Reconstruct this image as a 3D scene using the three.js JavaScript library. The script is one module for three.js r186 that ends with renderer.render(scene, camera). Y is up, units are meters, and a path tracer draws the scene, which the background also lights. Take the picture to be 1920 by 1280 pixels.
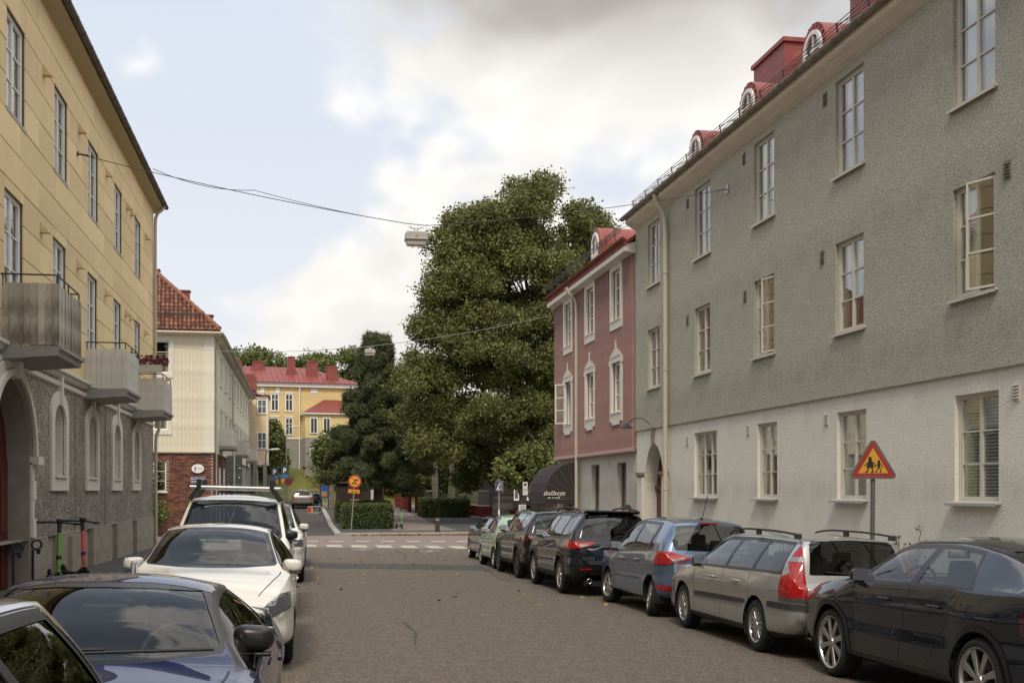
import * as THREE from 'three';
import { mergeGeometries, toCreasedNormals } from 'three/addons/utils/BufferGeometryUtils.js';
import { RoundedBoxGeometry } from 'three/addons/geometries/RoundedBoxGeometry.js';
import { TextGeometry } from 'three/addons/geometries/TextGeometry.js';
import { FontLoader } from 'three/addons/loaders/FontLoader.js';
import { MarchingCubes } from 'three/addons/objects/MarchingCubes.js';
import { createNoise3D, createNoise2D } from 'simplex-noise';

// ---------- camera, sky, sun, exposure ----------
const EYE = 1.71;                       // eye height over the road at the camera; street runs along -z, x to the right
const scene = new THREE.Scene();
const camera = new THREE.PerspectiveCamera(2 * Math.atan(640 / 2200) * 180 / Math.PI, 1920 / 1280, 0.1, 1500);
camera.position.set(0, EYE, 0);
camera.rotation.y = -Math.atan(395 / 2200);
camera.setViewOffset(1920, 1280, 0, -278, 1920, 1280);   // level camera with a raised lens
camera.updateProjectionMatrix();
const renderer = new THREE.WebGLRenderer({ antialias: true });
renderer.setSize(1920, 1280);
renderer.toneMapping = THREE.LinearToneMapping;
renderer.toneMappingExposure = 1.5;
renderer.shadowMap.enabled = true;

let seed = 7;
const rnd = () => { seed = (seed * 1664525 + 1013904223) >>> 0; return seed / 4294967296; };
const rr = (a, b) => a + (b - a) * rnd();
const clamp = (x, a = 0, b = 1) => Math.min(b, Math.max(a, x));
const lerp = (a, b, t) => a + (b - a) * t;
const sstep = (a, b, x) => { const t = clamp((x - a) / (b - a)); return t * t * (3 - 2 * t); };
const N3 = createNoise3D(rnd), N2 = createNoise2D(rnd);
const fbm3 = (x, y, z, o) => { let s = 0, a = 0.5; for (let i = 0; i < o; i++) { s += a * N3(x, y, z); x *= 2.03; y *= 2.03; z *= 2.03; a *= 0.5; } return s; };

function makeSky() {
  const W = 1600, H = 800, data = new Float32Array(W * H * 4);
  const camAz = Math.atan(395 / 2200);
  for (let j = 0; j < H; j++) {
    const el = ((j + 0.5) / H - 0.5) * Math.PI;
    const y = Math.sin(el), c = Math.cos(el);
    for (let i = 0; i < W; i++) {
      const lon = ((i + 0.5) / W) * 2 * Math.PI - Math.PI;
      // three.js equirect: u = atan2(z, x) / 2pi + 0.5
      const x = c * Math.cos(lon), z = c * Math.sin(lon);
      let r, g, b;
      if (y < -0.02) { r = 0.30; g = 0.28; b = 0.26; }
      else {
        const az = Math.atan2(x, -z) - camAz;                     // 0 = view axis, + = to the right
        const wx = 0.22 * N3(x * 3, y * 3, z * 3), wy = 0.22 * N3(x * 3 + 9, y * 3, z * 3);
        const n = fbm3(x * 2.1 + wx, y * 3.4 + wy, z * 2.1 + 11, 6);                       // cloud fields
        let puff = 0, am = 0.5, fq = 6.5; for (let o = 0; o < 5; o++) { puff += am * (1 - 2 * Math.abs(N3(x * fq + wx, y * fq * 1.5 + wy, z * fq))); am *= 0.5; fq *= 2.1; }   // billows
        const bank = 0.30 * sstep(-0.24, 0.10, Math.sin(az)) - 0.20 + 0.42 * sstep(0.24, 0.06, y) + 0.12 * sstep(0.4, 0.9, y);
        let cov = sstep(-0.02, 0.26, n + 0.17 * puff + bank);
        const up = sstep(-0.02, 0.75, y);
        const sky = [lerp(0.54, 0.42, up), lerp(0.565, 0.48, up), lerp(0.61, 0.59, up)];
        const haze = sstep(0.30, -0.02, y) * 0.5;
        for (let q = 0; q < 3; q++) sky[q] = lerp(sky[q], 0.62, haze);
        // thick cloud turns grey underneath: a big dark mass up to the right
        const thick = sstep(0.10, 0.5, n + 0.1 * puff + 0.5 * bank);
        const dx = (Math.sin(az) - 0.09) / 0.30, dy = (y - 0.42) / 0.12;
        const mass = sstep(1.2, 0.35, Math.hypot(dx, dy) + 0.5 * n - 0.16 * puff);
        const grey = clamp(0.22 * thick * (0.5 - 0.5 * puff) + 0.92 * mass);
        const bright = (0.61 + 0.10 * puff) * (0.97 + 1.5 * y * y);   // overcast parts brighten toward the zenith
        const cl = [lerp(bright, 0.29, grey), lerp(bright * 0.975, 0.268, grey), lerp(bright * 0.93, 0.252, grey)];
        cov = Math.max(cov, mass);
        r = lerp(sky[0], cl[0], cov); g = lerp(sky[1], cl[1], cov); b = lerp(sky[2], cl[2], cov);
      }
      const o = (j * W + i) * 4;
      data[o] = r; data[o + 1] = g; data[o + 2] = b; data[o + 3] = 1;
    }
  }
  const t = new THREE.DataTexture(data, W, H, THREE.RGBAFormat, THREE.FloatType);
  t.mapping = THREE.EquirectangularReflectionMapping;
  t.magFilter = THREE.LinearFilter; t.minFilter = THREE.LinearFilter; t.wrapS = THREE.RepeatWrapping;
  t.needsUpdate = true;
  return t;
}
const skyTex = makeSky();
scene.background = skyTex;
scene.environment = skyTex;
scene.backgroundIntensity = 1; scene.environmentIntensity = 1;
const sun = new THREE.DirectionalLight(new THREE.Color(1, 0.88, 0.70), 1.5);   // veiled by cloud: large and weak
sun.position.set(-12, 62, 20);
sun.target.position.set(2, 0, -30);
sun.castShadow = true; sun.shadow.radius = 26; sun.shadow.mapSize.set(2048, 2048);
Object.assign(sun.shadow.camera, { left: -90, right: 90, top: 90, bottom: -90, near: 1, far: 250 });
scene.add(sun, sun.target);

// ---------- helpers ----------
const V = (x, y, z) => new THREE.Vector3(x, y, z);
const used = new Map();
function numbered(name) { const n = used.get(name) ?? 0; used.set(name, n + 1); return n ? name + '_' + String(n).padStart(3, '0') : name; }
function flag(o) { o.traverse((m) => { if (m.isMesh) { m.castShadow = true; m.receiveShadow = true; } }); return o; }
function thing(name, label, category, group) {
  const o = new THREE.Group(); o.name = numbered(name); o.userData = { label, category }; if (group) o.userData.group = group;
  scene.add(o); return o;
}
function tag(o, label, category, group) { o.name = numbered(o.name); o.userData = { label, category }; if (group) o.userData.group = group; scene.add(o); return o; }
function part(parent, name, geo, mat, label) {
  const m = new THREE.Mesh(Array.isArray(geo) ? merge(geo) : geo, mat); m.name = name; if (label) m.userData.label = label; parent.add(m); return m;
}
function struct(name, geo, mat) { const m = new THREE.Mesh(geo, mat); m.name = numbered(name); m.userData.kind = 'structure'; scene.add(m); return m; }
// uv in metres by the dominant axis of each face
function uvBox(g, s = 1) {
  if (g.index) g = g.toNonIndexed();
  if (!g.attributes.normal) g.computeVertexNormals();
  const p = g.attributes.position, n = p.count, uv = new Float32Array(n * 2), a = V(), b = V(), c = V();
  for (let i = 0; i < n; i += 3) {
    a.fromBufferAttribute(p, i); b.fromBufferAttribute(p, i + 1); c.fromBufferAttribute(p, i + 2);
    const nx = Math.abs((b.y - a.y) * (c.z - a.z) - (b.z - a.z) * (c.y - a.y)), ny = Math.abs((b.z - a.z) * (c.x - a.x) - (b.x - a.x) * (c.z - a.z)), nz = Math.abs((b.x - a.x) * (c.y - a.y) - (b.y - a.y) * (c.x - a.x));
    for (let k = 0; k < 3; k++) {
      const v = [a, b, c][k], o = (i + k) * 2;
      if (nx >= ny && nx >= nz) { uv[o] = v.z * s; uv[o + 1] = v.y * s; }
      else if (ny >= nz) { uv[o] = v.x * s; uv[o + 1] = v.z * s; }
      else { uv[o] = v.x * s; uv[o + 1] = v.y * s; }
    }
  }
  g.setAttribute('uv', new THREE.BufferAttribute(uv, 2));
  for (const k of Object.keys(g.attributes)) if (!['position', 'normal', 'uv'].includes(k)) g.deleteAttribute(k);
  g.morphAttributes = {}; g.groups.length = 0;
  return g;
}
function merge(list) { return mergeGeometries(list.map((g) => uvBox(g)), false); }
const T = (g, x = 0, y = 0, z = 0, rx = 0, ry = 0, rz = 0) => { g.applyMatrix4(new THREE.Matrix4().compose(V(x, y, z), new THREE.Quaternion().setFromEuler(new THREE.Euler(rx, ry, rz)), V(1, 1, 1))); return g; };
const bx = (w, h, d, x = 0, y = 0, z = 0, rx = 0, ry = 0, rz = 0) => uvBox(T(new THREE.BoxGeometry(w, h, d), x, y, z, rx, ry, rz));
const b6 = (x0, x1, y0, y1, z0, z1) => bx(x1 - x0, y1 - y0, z1 - z0, (x0 + x1) / 2, (y0 + y1) / 2, (z0 + z1) / 2);
const rbx = (w, h, d, r, x = 0, y = 0, z = 0, rx = 0, ry = 0, rz = 0) => uvBox(T(new RoundedBoxGeometry(w, h, d, 2, r), x, y, z, rx, ry, rz));
const cyl = (r0, r1, h, x = 0, y = 0, z = 0, rx = 0, ry = 0, rz = 0, n = 14) => uvBox(T(new THREE.CylinderGeometry(r0, r1, h, n), x, y, z, rx, ry, rz));
const tube = (pts, r, n = 6, seg = 0) => uvBox(new THREE.TubeGeometry(new THREE.CatmullRomCurve3(pts.map((p) => V(...p)), false, 'catmullrom', 0.3), seg || pts.length * 5, r, n));
const bar = (a, b, r, n = 6) => { const A = V(...a), B = V(...b), L = A.distanceTo(B), g = new THREE.CylinderGeometry(r, r, L, n); g.applyQuaternion(new THREE.Quaternion().setFromUnitVectors(V(0, 1, 0), B.clone().sub(A).normalize())); g.translate((A.x + B.x) / 2, (A.y + B.y) / 2, (A.z + B.z) / 2); return uvBox(g); };
const plank = (a, b, w, t) => { const A = V(...a), B = V(...b), L = A.distanceTo(B), g = new THREE.BoxGeometry(w, L, t); g.applyQuaternion(new THREE.Quaternion().setFromUnitVectors(V(0, 1, 0), B.clone().sub(A).normalize())); g.translate((A.x + B.x) / 2, (A.y + B.y) / 2, (A.z + B.z) / 2); return uvBox(g); };
const lathe = (pts, n = 20) => uvBox(new THREE.LatheGeometry(pts.map((p) => new THREE.Vector2(...p)), n));
function extr(pts, depth, bevel = 0, holes = []) {       // pts [[x,y]...], extruded along +z from 0
  const s = pts instanceof THREE.Shape ? pts : new THREE.Shape(pts.map((p) => new THREE.Vector2(...p)));
  for (const h of holes) s.holes.push(h instanceof THREE.Path ? h : new THREE.Path(h.map((p) => new THREE.Vector2(...p))));
  return uvBox(new THREE.ExtrudeGeometry(s, { depth, bevelEnabled: bevel > 0, bevelSize: bevel, bevelThickness: bevel, bevelSegments: 2, curveSegments: 12 }));
}
const rect = (x0, x1, y0, y1) => [[x0, y0], [x1, y0], [x1, y1], [x0, y1]];
function arch(x0, x1, y0, y1, n = 12, rise) {            // opening with a round (or flatter) head whose crown is y1
  const r = (x1 - x0) / 2, cx = (x0 + x1) / 2, h = rise ?? r, pts = [[x0, y0], [x1, y0]];
  for (let i = 0; i <= n; i++) { const a = (i / n) * Math.PI; pts.push([cx + r * Math.cos(a), y1 - h + h * Math.sin(a)]); }
  return pts;
}
function sheet(fn, x0, x1, d0, d1, nx, nd) {              // ground sheet over (X, D), y = fn
  const g = new THREE.PlaneGeometry(1, 1, nx, nd), p = g.attributes.position, uv = g.attributes.uv;
  for (let i = 0; i < p.count; i++) {
    const X = lerp(x0, x1, p.getX(i) + 0.5), D = lerp(d0, d1, p.getY(i) + 0.5);
    p.setXYZ(i, X, fn(X, D), -D); uv.setXY(i, X, D);
  }
  g.computeVertexNormals(); return g;
}
// ground height: dips gently away from the camera and to the right, then climbs a grassy hill
function G(X, D) {
  const a = -0.010 * Math.min(D, 52) - 0.025 * clamp(X, -12, 14) * (1 - sstep(40, 60, D)) - 0.05 * sstep(44, 60, D);
  const rise = 0.0185 * Math.max(0, D - 70) * sstep(70, 80, D);
  const hill = 4.2 * sstep(113, 132, D - 0.25 * clamp(X, -40, 40)) + 0.10 * Math.max(0, D - 132);
  return a + Math.min(rise, 0.9) + hill;
}

// ---------- procedural textures ----------
function hash(x, y) { let h = (x * 374761393 + y * 668265263) | 0; h = Math.imul(h ^ (h >>> 13), 1274126177); return ((h ^ (h >>> 16)) >>> 0) / 4294967296; }
function vn(x, y, P) {                                      // value noise with period P
  const xi = Math.floor(x), yi = Math.floor(y), fx = x - xi, fy = y - yi, u = fx * fx * (3 - 2 * fx), v = fy * fy * (3 - 2 * fy), m = (a) => ((a % P) + P) % P;
  return lerp(lerp(hash(m(xi), m(yi)), hash(m(xi + 1), m(yi)), u), lerp(hash(m(xi), m(yi + 1)), hash(m(xi + 1), m(yi + 1)), u), v);
}
function fb(x, y, P, o) { let s = 0, a = 0.5, t = 0; for (let i = 0; i < o; i++) { s += a * vn(x, y, P); t += a; x *= 2; y *= 2; P *= 2; a *= 0.5; } return s / t; }
function tex(size, fn, metres, srgb = true) {
  const d = new Uint8Array(size * size * 4);
  for (let j = 0; j < size; j++) for (let i = 0; i < size; i++) {
    const c = fn(i / size, j / size), o = (j * size + i) * 4;
    d[o] = clamp(c[0]) * 255; d[o + 1] = clamp(c[1]) * 255; d[o + 2] = clamp(c[2]) * 255; d[o + 3] = 255;
  }
  const t = new THREE.DataTexture(d, size, size); t.wrapS = t.wrapT = THREE.RepeatWrapping; t.magFilter = THREE.LinearFilter; t.minFilter = THREE.LinearMipmapLinearFilter; t.generateMipmaps = true;
  if (srgb) t.colorSpace = THREE.SRGBColorSpace; t.repeat.set(1 / metres, 1 / metres); t.needsUpdate = true; return t;
}
const g3 = (v) => [v, v, v];
const std = (o) => new THREE.MeshStandardMaterial(o);
const phy = (o) => new THREE.MeshPhysicalMaterial(o);
const rgb = (r, g, b) => new THREE.Color().setRGB(r, g, b);          // linear
const plain = (r, g, b, rough = 0.8, metal = 0) => std({ color: rgb(r, g, b), roughness: rough, metalness: metal });
function tone(base, amp) { return (k) => base.map((c) => c * (1 + amp * (k - 0.5) * 2)); }

const M = {};
// asphalt with light aggregate
{ const P = 84, f = (u, v) => { const s = hash((u * 512) | 0, (v * 512) | 0), n = fb(u * 8, v * 8, 8, 4), sp = vn(u * P, v * P, P); const k = 0.335 + 0.03 * (n - 0.5) + 0.17 * (sp - 0.5) + (s > 0.86 ? 0.13 : 0) - (s < 0.12 ? 0.08 : 0); return [k * 1.10, k * 1.0, k * 0.885]; };
  M.asphalt = std({ map: tex(512, f, 1.6), roughness: 0.95, bumpMap: tex(512, (u, v) => g3(0.5 + 0.5 * (vn(u * P, v * P, P) - 0.5) + 0.3 * (hash((u * 512) | 0, (v * 512) | 0) - 0.5)), 1.6, false), bumpScale: 0.006 });
  const f2 = (u, v) => { const k = f(u, v)[0] * 0.72; return [k, k * 0.98, k * 0.96]; };
  M.asphaltDark = std({ map: tex(512, f2, 1.7), roughness: 0.95 });
  const f3 = (u, v) => { const k = f(u, v)[0] * 1.22; return [k * 1.04, k * 0.93, k * 0.88]; };
  M.asphaltRed = std({ map: tex(512, f3, 1.9), roughness: 0.95 }); }
// roughcast renders
function roughcast(base, metres, contrast, streak, bump = 0.014) {
  const P = 170, c = (u, v) => { const n = fb(u * P, v * P, P, 2), m = fb(u * 4, v * 4, 4, 4), st = fb(u * 24, v * 3, 3, 3); const k = 1 + contrast * (n - 0.5) * 2 + 0.045 * (m - 0.5) * 2 + streak * (st - 0.5) * 2; return base.map((x) => x * k); };
  return std({ map: tex(1024, c, metres), roughness: 0.96, bumpMap: tex(1024, (u, v) => g3(fb(u * P, v * P, P, 3)), metres, false), bumpScale: bump });
}
M.greenRender = roughcast([0.66, 0.652, 0.592], 2.3, 0.19, 0.02);
M.whiteRender = roughcast([0.86, 0.842, 0.802], 2.1, 0.07, 0.025, 0.010);
M.paleRender = roughcast([0.72, 0.70, 0.665], 1.9, 0.07, 0.04);
// exposed-aggregate (pebble dash) render
{ const f = (u, v) => { const a = hash((u * 200) | 0, (v * 200) | 0), b = hash((u * 100) | 0, (v * 100) | 0), n = fb(u * 6, v * 6, 6, 3); const k = 0.50 + 0.36 * (a - 0.5) + 0.26 * (b - 0.5) + 0.12 * (n - 0.5); return [k * 1.06, k, k * 0.92]; };
  M.pebble = std({ map: tex(1024, f, 3.2), roughness: 0.95, bumpMap: tex(1024, (u, v) => g3(f(u, v)[0]), 3.2, false), bumpScale: 0.012 }); }
// painted / weathered boards, grain along v
function boards(base, worn, amt, metres = 1.4, rough = 0.8) {
  const f = (u, v) => { const g = fb(u * 90, v * 3, 3, 3), n = fb(u * 10, v * 4, 2, 4), w = sstep(0.62 - amt * 0.4, 0.8, 0.55 * g + 0.5 * n); return base.map((c, i) => lerp(c * (1 + 0.10 * (g - 0.5)), worn[i], w * clamp(amt * 1.6))); };
  return std({ map: tex(512, f, metres), roughness: rough, bumpMap: tex(512, (u, v) => g3(fb(u * 90, v * 3, 3, 3)), metres, false), bumpScale: 0.002 });
}
M.yellowPanel = [0.97, 1.0, 1.03].map((k) => { const f = (u, v) => { const n = fb(u * 5, v * 5, 5, 4), s = fb(u * 60, v * 4, 4, 2); return [0.89 * k + 0.04 * (n - 0.5) + 0.03 * (s - 0.5), 0.80 * k + 0.05 * (n - 0.5) + 0.03 * (s - 0.5), 0.615 * k + 0.05 * (n - 0.5)]; }; return std({ map: tex(256, f, 2.7 * k), roughness: 0.85 }); });
M.creamBoard = boards([0.86, 0.83, 0.745], [0.55, 0.52, 0.45], 0.22);
M.creamTrim = boards([0.86, 0.84, 0.79], [0.56, 0.54, 0.50], 0.2);
M.greyBoard = [0, 1, 2].map((i) => boards([0.76 - 0.05 * i, 0.735 - 0.05 * i, 0.69 - 0.05 * i], [0.36, 0.33, 0.29], 0.34 + 0.12 * i, 1.1));
M.paleBoard = boards([0.83, 0.815, 0.785], [0.54, 0.51, 0.47], 0.18, 1.3);
M.pinkBoard = boards([0.61, 0.485, 0.465], [0.52, 0.41, 0.39], 0.3, 1.2);
M.yellowBoard = boards([0.86, 0.775, 0.56], [0.78, 0.69, 0.48], 0.2, 2);
M.peachBoard = boards([0.90, 0.80, 0.66], [0.78, 0.68, 0.54], 0.2, 2);
M.darkBoard = boards([0.20, 0.155, 0.14], [0.13, 0.10, 0.09], 0.4, 1.5);
M.redBoard = boards([0.50, 0.155, 0.125], [0.36, 0.12, 0.10], 0.3, 1.5);
M.rawBoard = boards([0.74, 0.60, 0.36], [0.52, 0.42, 0.26], 0.3, 1.2);
M.doorRed = boards([0.36, 0.10, 0.09], [0.26, 0.07, 0.06], 0.3, 1, 0.5);
M.brick = [[0.47, 0.29, 0.235], [0.40, 0.24, 0.20], [0.53, 0.33, 0.25], [0.31, 0.20, 0.18]].map((c) => std({ map: tex(128, (u, v) => { const n = fb(u * 8, v * 8, 8, 4); return c.map((x) => x * (0.85 + 0.3 * n)); }, 0.5), roughness: 0.92 }));
M.mortar = plain(0.33, 0.30, 0.27, 0.95);
M.tile = [[0.52, 0.33, 0.255], [0.43, 0.27, 0.215], [0.57, 0.385, 0.30]].map((c) => std({ map: tex(128, (u, v) => { const n = fb(u * 6, v * 6, 6, 4), m = sstep(0.58, 0.72, fb(u * 9 + 3, v * 9, 9, 3)); return c.map((x, i) => lerp(x * (0.8 + 0.4 * n), [0.24, 0.2, 0.17][i], m * 0.7)); }, 0.8), roughness: 0.9 }));
{ const f = (u, v) => { const n = fb(u * 5, v * 5, 5, 5), w = sstep(0.56, 0.7, fb(u * 12 + 2, v * 12, 12, 4)); return [lerp(0.53 + 0.08 * (n - 0.5), 0.62, w * 0.5), lerp(0.265 + 0.06 * (n - 0.5), 0.37, w * 0.5), lerp(0.24 + 0.05 * (n - 0.5), 0.32, w * 0.5)]; }; M.redMetal = std({ map: tex(256, f, 2), roughness: 0.55 }); }
M.offWhite = std({ map: tex(256, (u, v) => { const n = fb(u * 6, v * 6, 6, 5); return [0.86 - 0.06 * n, 0.845 - 0.065 * n, 0.80 - 0.075 * n]; }, 1.5), roughness: 0.7 });
M.frame = plain(0.58, 0.545, 0.47, 0.55); M.whiteFrame = plain(0.80, 0.79, 0.76, 0.55); M.greyFrame = plain(0.42, 0.41, 0.39, 0.6);
M.darkFrame = plain(0.10, 0.085, 0.07, 0.6);
M.soffit = std({ map: tex(256, (u, v) => { const n = fb(u * 5, v * 5, 5, 4); return [0.88 - 0.08 * n, 0.855 - 0.09 * n, 0.80 - 0.10 * n]; }, 2), roughness: 0.8 });
M.yellowSoffit = plain(0.46, 0.37, 0.21, 0.85);
M.gutter = std({ map: tex(256, (u, v) => { const n = fb(u * 8, v * 8, 8, 5); return [0.58 - 0.18 * n, 0.545 - 0.17 * n, 0.49 - 0.16 * n]; }, 0.8), roughness: 0.6, metalness: 0.2 });
M.pipe = std({ map: tex(256, (u, v) => { const n = fb(u * 6, v * 6, 6, 4); return [0.76 - 0.06 * n, 0.73 - 0.07 * n, 0.66 - 0.08 * n]; }, 1), roughness: 0.6 });
M.steel = plain(0.36, 0.36, 0.35, 0.45, 0.7); M.darkSteel = plain(0.05, 0.05, 0.055, 0.5, 0.3); M.black = plain(0.012, 0.012, 0.013, 0.55); M.rubber = plain(0.014, 0.014, 0.014, 0.9);
M.glass = phy({ color: rgb(0.93, 0.96, 0.95), transmission: 1, thickness: 0, roughness: 0.0, ior: 2.3 });
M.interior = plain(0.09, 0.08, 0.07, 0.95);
M.curtain = phy({ color: rgb(0.62, 0.58, 0.50), roughness: 0.95, transmission: 0.3, thickness: 0 });
M.blind = plain(0.45, 0.45, 0.43, 0.7);
M.concrete = std({ map: tex(512, (u, v) => { const n = fb(u * 8, v * 8, 8, 5), s = hash((u * 256) | 0, (v * 256) | 0); const k = 0.60 + 0.12 * (n - 0.5) + 0.07 * (s - 0.5); return [k, k * 0.975, k * 0.94]; }, 1.5), roughness: 0.95 });
M.plinth = std({ map: tex(512, (u, v) => { const n = fb(u * 8, v * 8, 8, 5), s = hash((u * 256) | 0, (v * 256) | 0); const k = 0.56 + 0.10 * (n - 0.5) + 0.09 * (s - 0.5); return [k * 1.05, k * 0.985, k * 0.90]; }, 1.5), roughness: 0.95 });
M.kerb = std({ map: tex(256, (u, v) => { const n = fb(u * 8, v * 8, 8, 5), s = hash((u * 128) | 0, (v * 128) | 0); const k = 0.62 + 0.10 * (n - 0.5) + 0.12 * (s - 0.5); return [k, k * 0.97, k * 0.93]; }, 1), roughness: 0.9 });
M.grass = std({ map: tex(512, (u, v) => { const n = fb(u * 6, v * 6, 6, 5), s = fb(u * 80, v * 80, 80, 2); return [0.41 + 0.22 * (n - 0.4) + 0.16 * (s - 0.5), 0.42 + 0.12 * (n - 0.4) + 0.16 * (s - 0.5), 0.22 + 0.08 * (n - 0.4) + 0.08 * (s - 0.5)]; }, 7), roughness: 1, bumpMap: tex(256, (u, v) => g3(fb(u * 40, v * 40, 40, 3)), 2, false), bumpScale: 0.05 });
M.paint = std({ map: tex(256, (u, v) => { const n = fb(u * 12, v * 12, 12, 5), w = sstep(0.60, 0.72, n); return [lerp(0.70, 0.44, w), lerp(0.675, 0.41, w), lerp(0.62, 0.38, w)]; }, 0.9), roughness: 0.85 });
M.bark = std({ map: tex(256, (u, v) => { const n = fb(u * 20, v * 4, 4, 4); const k = 0.20 + 0.22 * n; return [k * 1.08, k * 0.98, k * 0.86]; }, 0.8), roughness: 1, bumpMap: tex(256, (u, v) => g3(fb(u * 20, v * 4, 4, 4)), 0.8, false), bumpScale: 0.03 });
M.barkPale = std({ map: tex(256, (u, v) => { const n = fb(u * 12, v * 8, 8, 4); const k = 0.36 + 0.24 * n; return [k * 1.05, k * 0.98, k * 0.86]; }, 0.8), roughness: 1 });

// ---------- ground, roads, pavements ----------
const road = (X, D) => G(X, D);
struct('ground', sheet((X, D) => G(X, D) - 0.06, -220, 220, -40, 420, 110, 230), M.grass);
struct('street', sheet(road, -2.15, 7.45, -16, 45, 16, 60), M.asphalt);
struct('cross_street', sheet((X, D) => road(X, D) + 0.0, -70, 70, 45, 59, 100, 14), M.asphaltRed);
struct('far_street', sheet((X, D) => road(X, D), -3.3, 1.75, 59, 116, 6, 60), M.asphaltDark);
struct('side_road', sheet((X, D) => road(X, D), 1.75, 40, 104, 116, 40, 12), M.asphaltRed);
const plaza = struct('plaza', sheet((X, D) => road(X, D) + 0.09, 1.95, 60, 59.3, 104, 60, 46), M.asphaltDark);
struct('asphalt_patch', sheet((X, D) => road(X, D) + 0.004, -0.4, 5.0, 30.8, 33.2, 12, 6), M.asphaltDark);
struct('gravel_walk', sheet((X, D) => road(X, D) + 0.095, 4.9, 8.3, 63, 104, 8, 40), M.asphaltRed);
const paveL = struct('left_pavement', sheet((X, D) => road(X, D) + 0.12, -4.9, -2.3, -16, 40.6, 6, 56), M.asphaltDark);
const paveR = struct('right_pavement', sheet((X, D) => road(X, D) + 0.12, 7.6, 9.9, -16, 44.7, 6, 60), M.concrete);
struct('far_pavement', sheet((X, D) => road(X, D) + 0.10, -4.6, -3.3, 59, 116, 4, 57), M.concrete);
struct('left_corner_pavement', sheet((X, D) => road(X, D) + 0.08, -40, -4.7, 40.6, 45, 30, 5), M.concrete);
function kerbStone(parent, ax, ad, bx_, bd, w = 0.15) {
  const g = new RoundedBoxGeometry(w, 0.26, Math.hypot(bx_ - ax, bd - ad) - 0.012, 1, 0.015), m = part(parent, 'kerb_stone', uvBox(g), M.kerb);
  const X = (ax + bx_) / 2, D = (ad + bd) / 2, A = V(ax, G(ax, ad), -ad), B = V(bx_, G(bx_, bd), -bd);
  m.position.set(X, G(X, D) + 0.0, -D); m.quaternion.setFromUnitVectors(V(0, 0, 1), B.sub(A).normalize()); return m;
}
for (let d = -6; d < 40; d += 1.0) kerbStone(paveL, -2.225, d, -2.225, d + 1);
for (let d = 4; d < 44; d += 1.0) kerbStone(paveR, 7.525, d, 7.525, d + 1);
for (let x = 1.9; x < 24; x += 1.0) kerbStone(plaza, x, 59.15, x + 1, 59.15, 0.28);
for (let d = 59.3; d < 100; d += 1.0) kerbStone(plaza, 1.8, d, 1.8, d + 1, 0.32);
{ const tar = (pts, w) => { const g = []; for (let i = 0; i < pts.length - 1; i++) { const [x0, d0] = pts[i], [x1, d1] = pts[i + 1], n = 8; for (let k = 0; k < n; k++) { const t = k / n, u = (k + 1) / n, a = [lerp(x0, x1, t), lerp(d0, d1, t)], b = [lerp(x0, x1, u), lerp(d0, d1, u)], nx = -(d1 - d0), nd = x1 - x0, l = Math.hypot(nx, nd), wa = w * (0.7 + 0.6 * hash(i * 9 + k, 5)), wb = w * (0.7 + 0.6 * hash(i * 9 + k + 1, 5)); const P = (p, s, ww) => { const X = p[0] + s * nx / l * ww, D = p[1] + s * nd / l * ww; return [X, G(X, D) + 0.005, -D]; }; const q = new THREE.BufferGeometry(); q.setAttribute('position', new THREE.BufferAttribute(new Float32Array([...P(a, 1, wa), ...P(a, -1, wa), ...P(b, -1, wb), ...P(a, 1, wa), ...P(b, -1, wb), ...P(b, 1, wb)]), 3)); q.computeVertexNormals(); g.push(q); } } return merge(g); };
  const st = scene.getObjectByName('street'); part(st, 'tar_seam', tar([[1.35, 14.2], [1.5, 15.6], [1.45, 17]], 0.018), M.asphaltDark); part(st, 'tar_seam', tar([[4.9, 31], [4.6, 27.6], [4.75, 26.5]], 0.03), M.asphaltDark); part(st, 'tar_seam', tar([[-0.2, 33.3], [2, 33.4], [4.9, 33.2]], 0.03), M.asphaltDark); part(st, 'tar_seam', tar([[3.2, 37], [3.5, 40], [3.4, 43]], 0.03), M.asphaltDark); }
// crossing: broad white blocks in front, a row of small squares behind
for (let i = 0; i < 8; i++) { const x = 0.95 - 0.98 + i * 0.98; part(scene.getObjectByName('cross_street'), 'crossing_block', sheet((X, D) => road(X, D) + 0.006, x, x + 0.6, 45.2 + 0.0, 47.6, 2, 6), M.paint); }
for (let i = 0; i < 9; i++) { const x = 0.1 + i * 1.12; part(scene.getObjectByName('cross_street'), 'crossing_square', sheet((X, D) => road(X, D) + 0.006, x, x + 0.62, 51.6, 52.5, 2, 3), M.paint); }
// manhole covers, flush iron lids in the road
for (const [X, D, r] of [[2.2, 43.4, 0.36], [4.6, 42.6, 0.36]]) {
  const o = thing('manhole_cover', X < 3 ? 'round iron manhole cover in front of the zebra blocks, further from the parked hatchbacks' : 'round iron manhole cover in front of the zebra blocks, beside the dark parked hatchback', 'manhole cover');
  part(o, 'lid', cyl(r, r, 0.02, 0, 0, 0, 0, 0, 0, 24), M.darkSteel); part(o, 'rim', uvBox(T(new THREE.TorusGeometry(r + 0.03, 0.02, 6, 24), 0, 0.004, 0, Math.PI / 2)), M.steel);
  o.position.set(X, G(X, D) + 0.002, -D);
}

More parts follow.
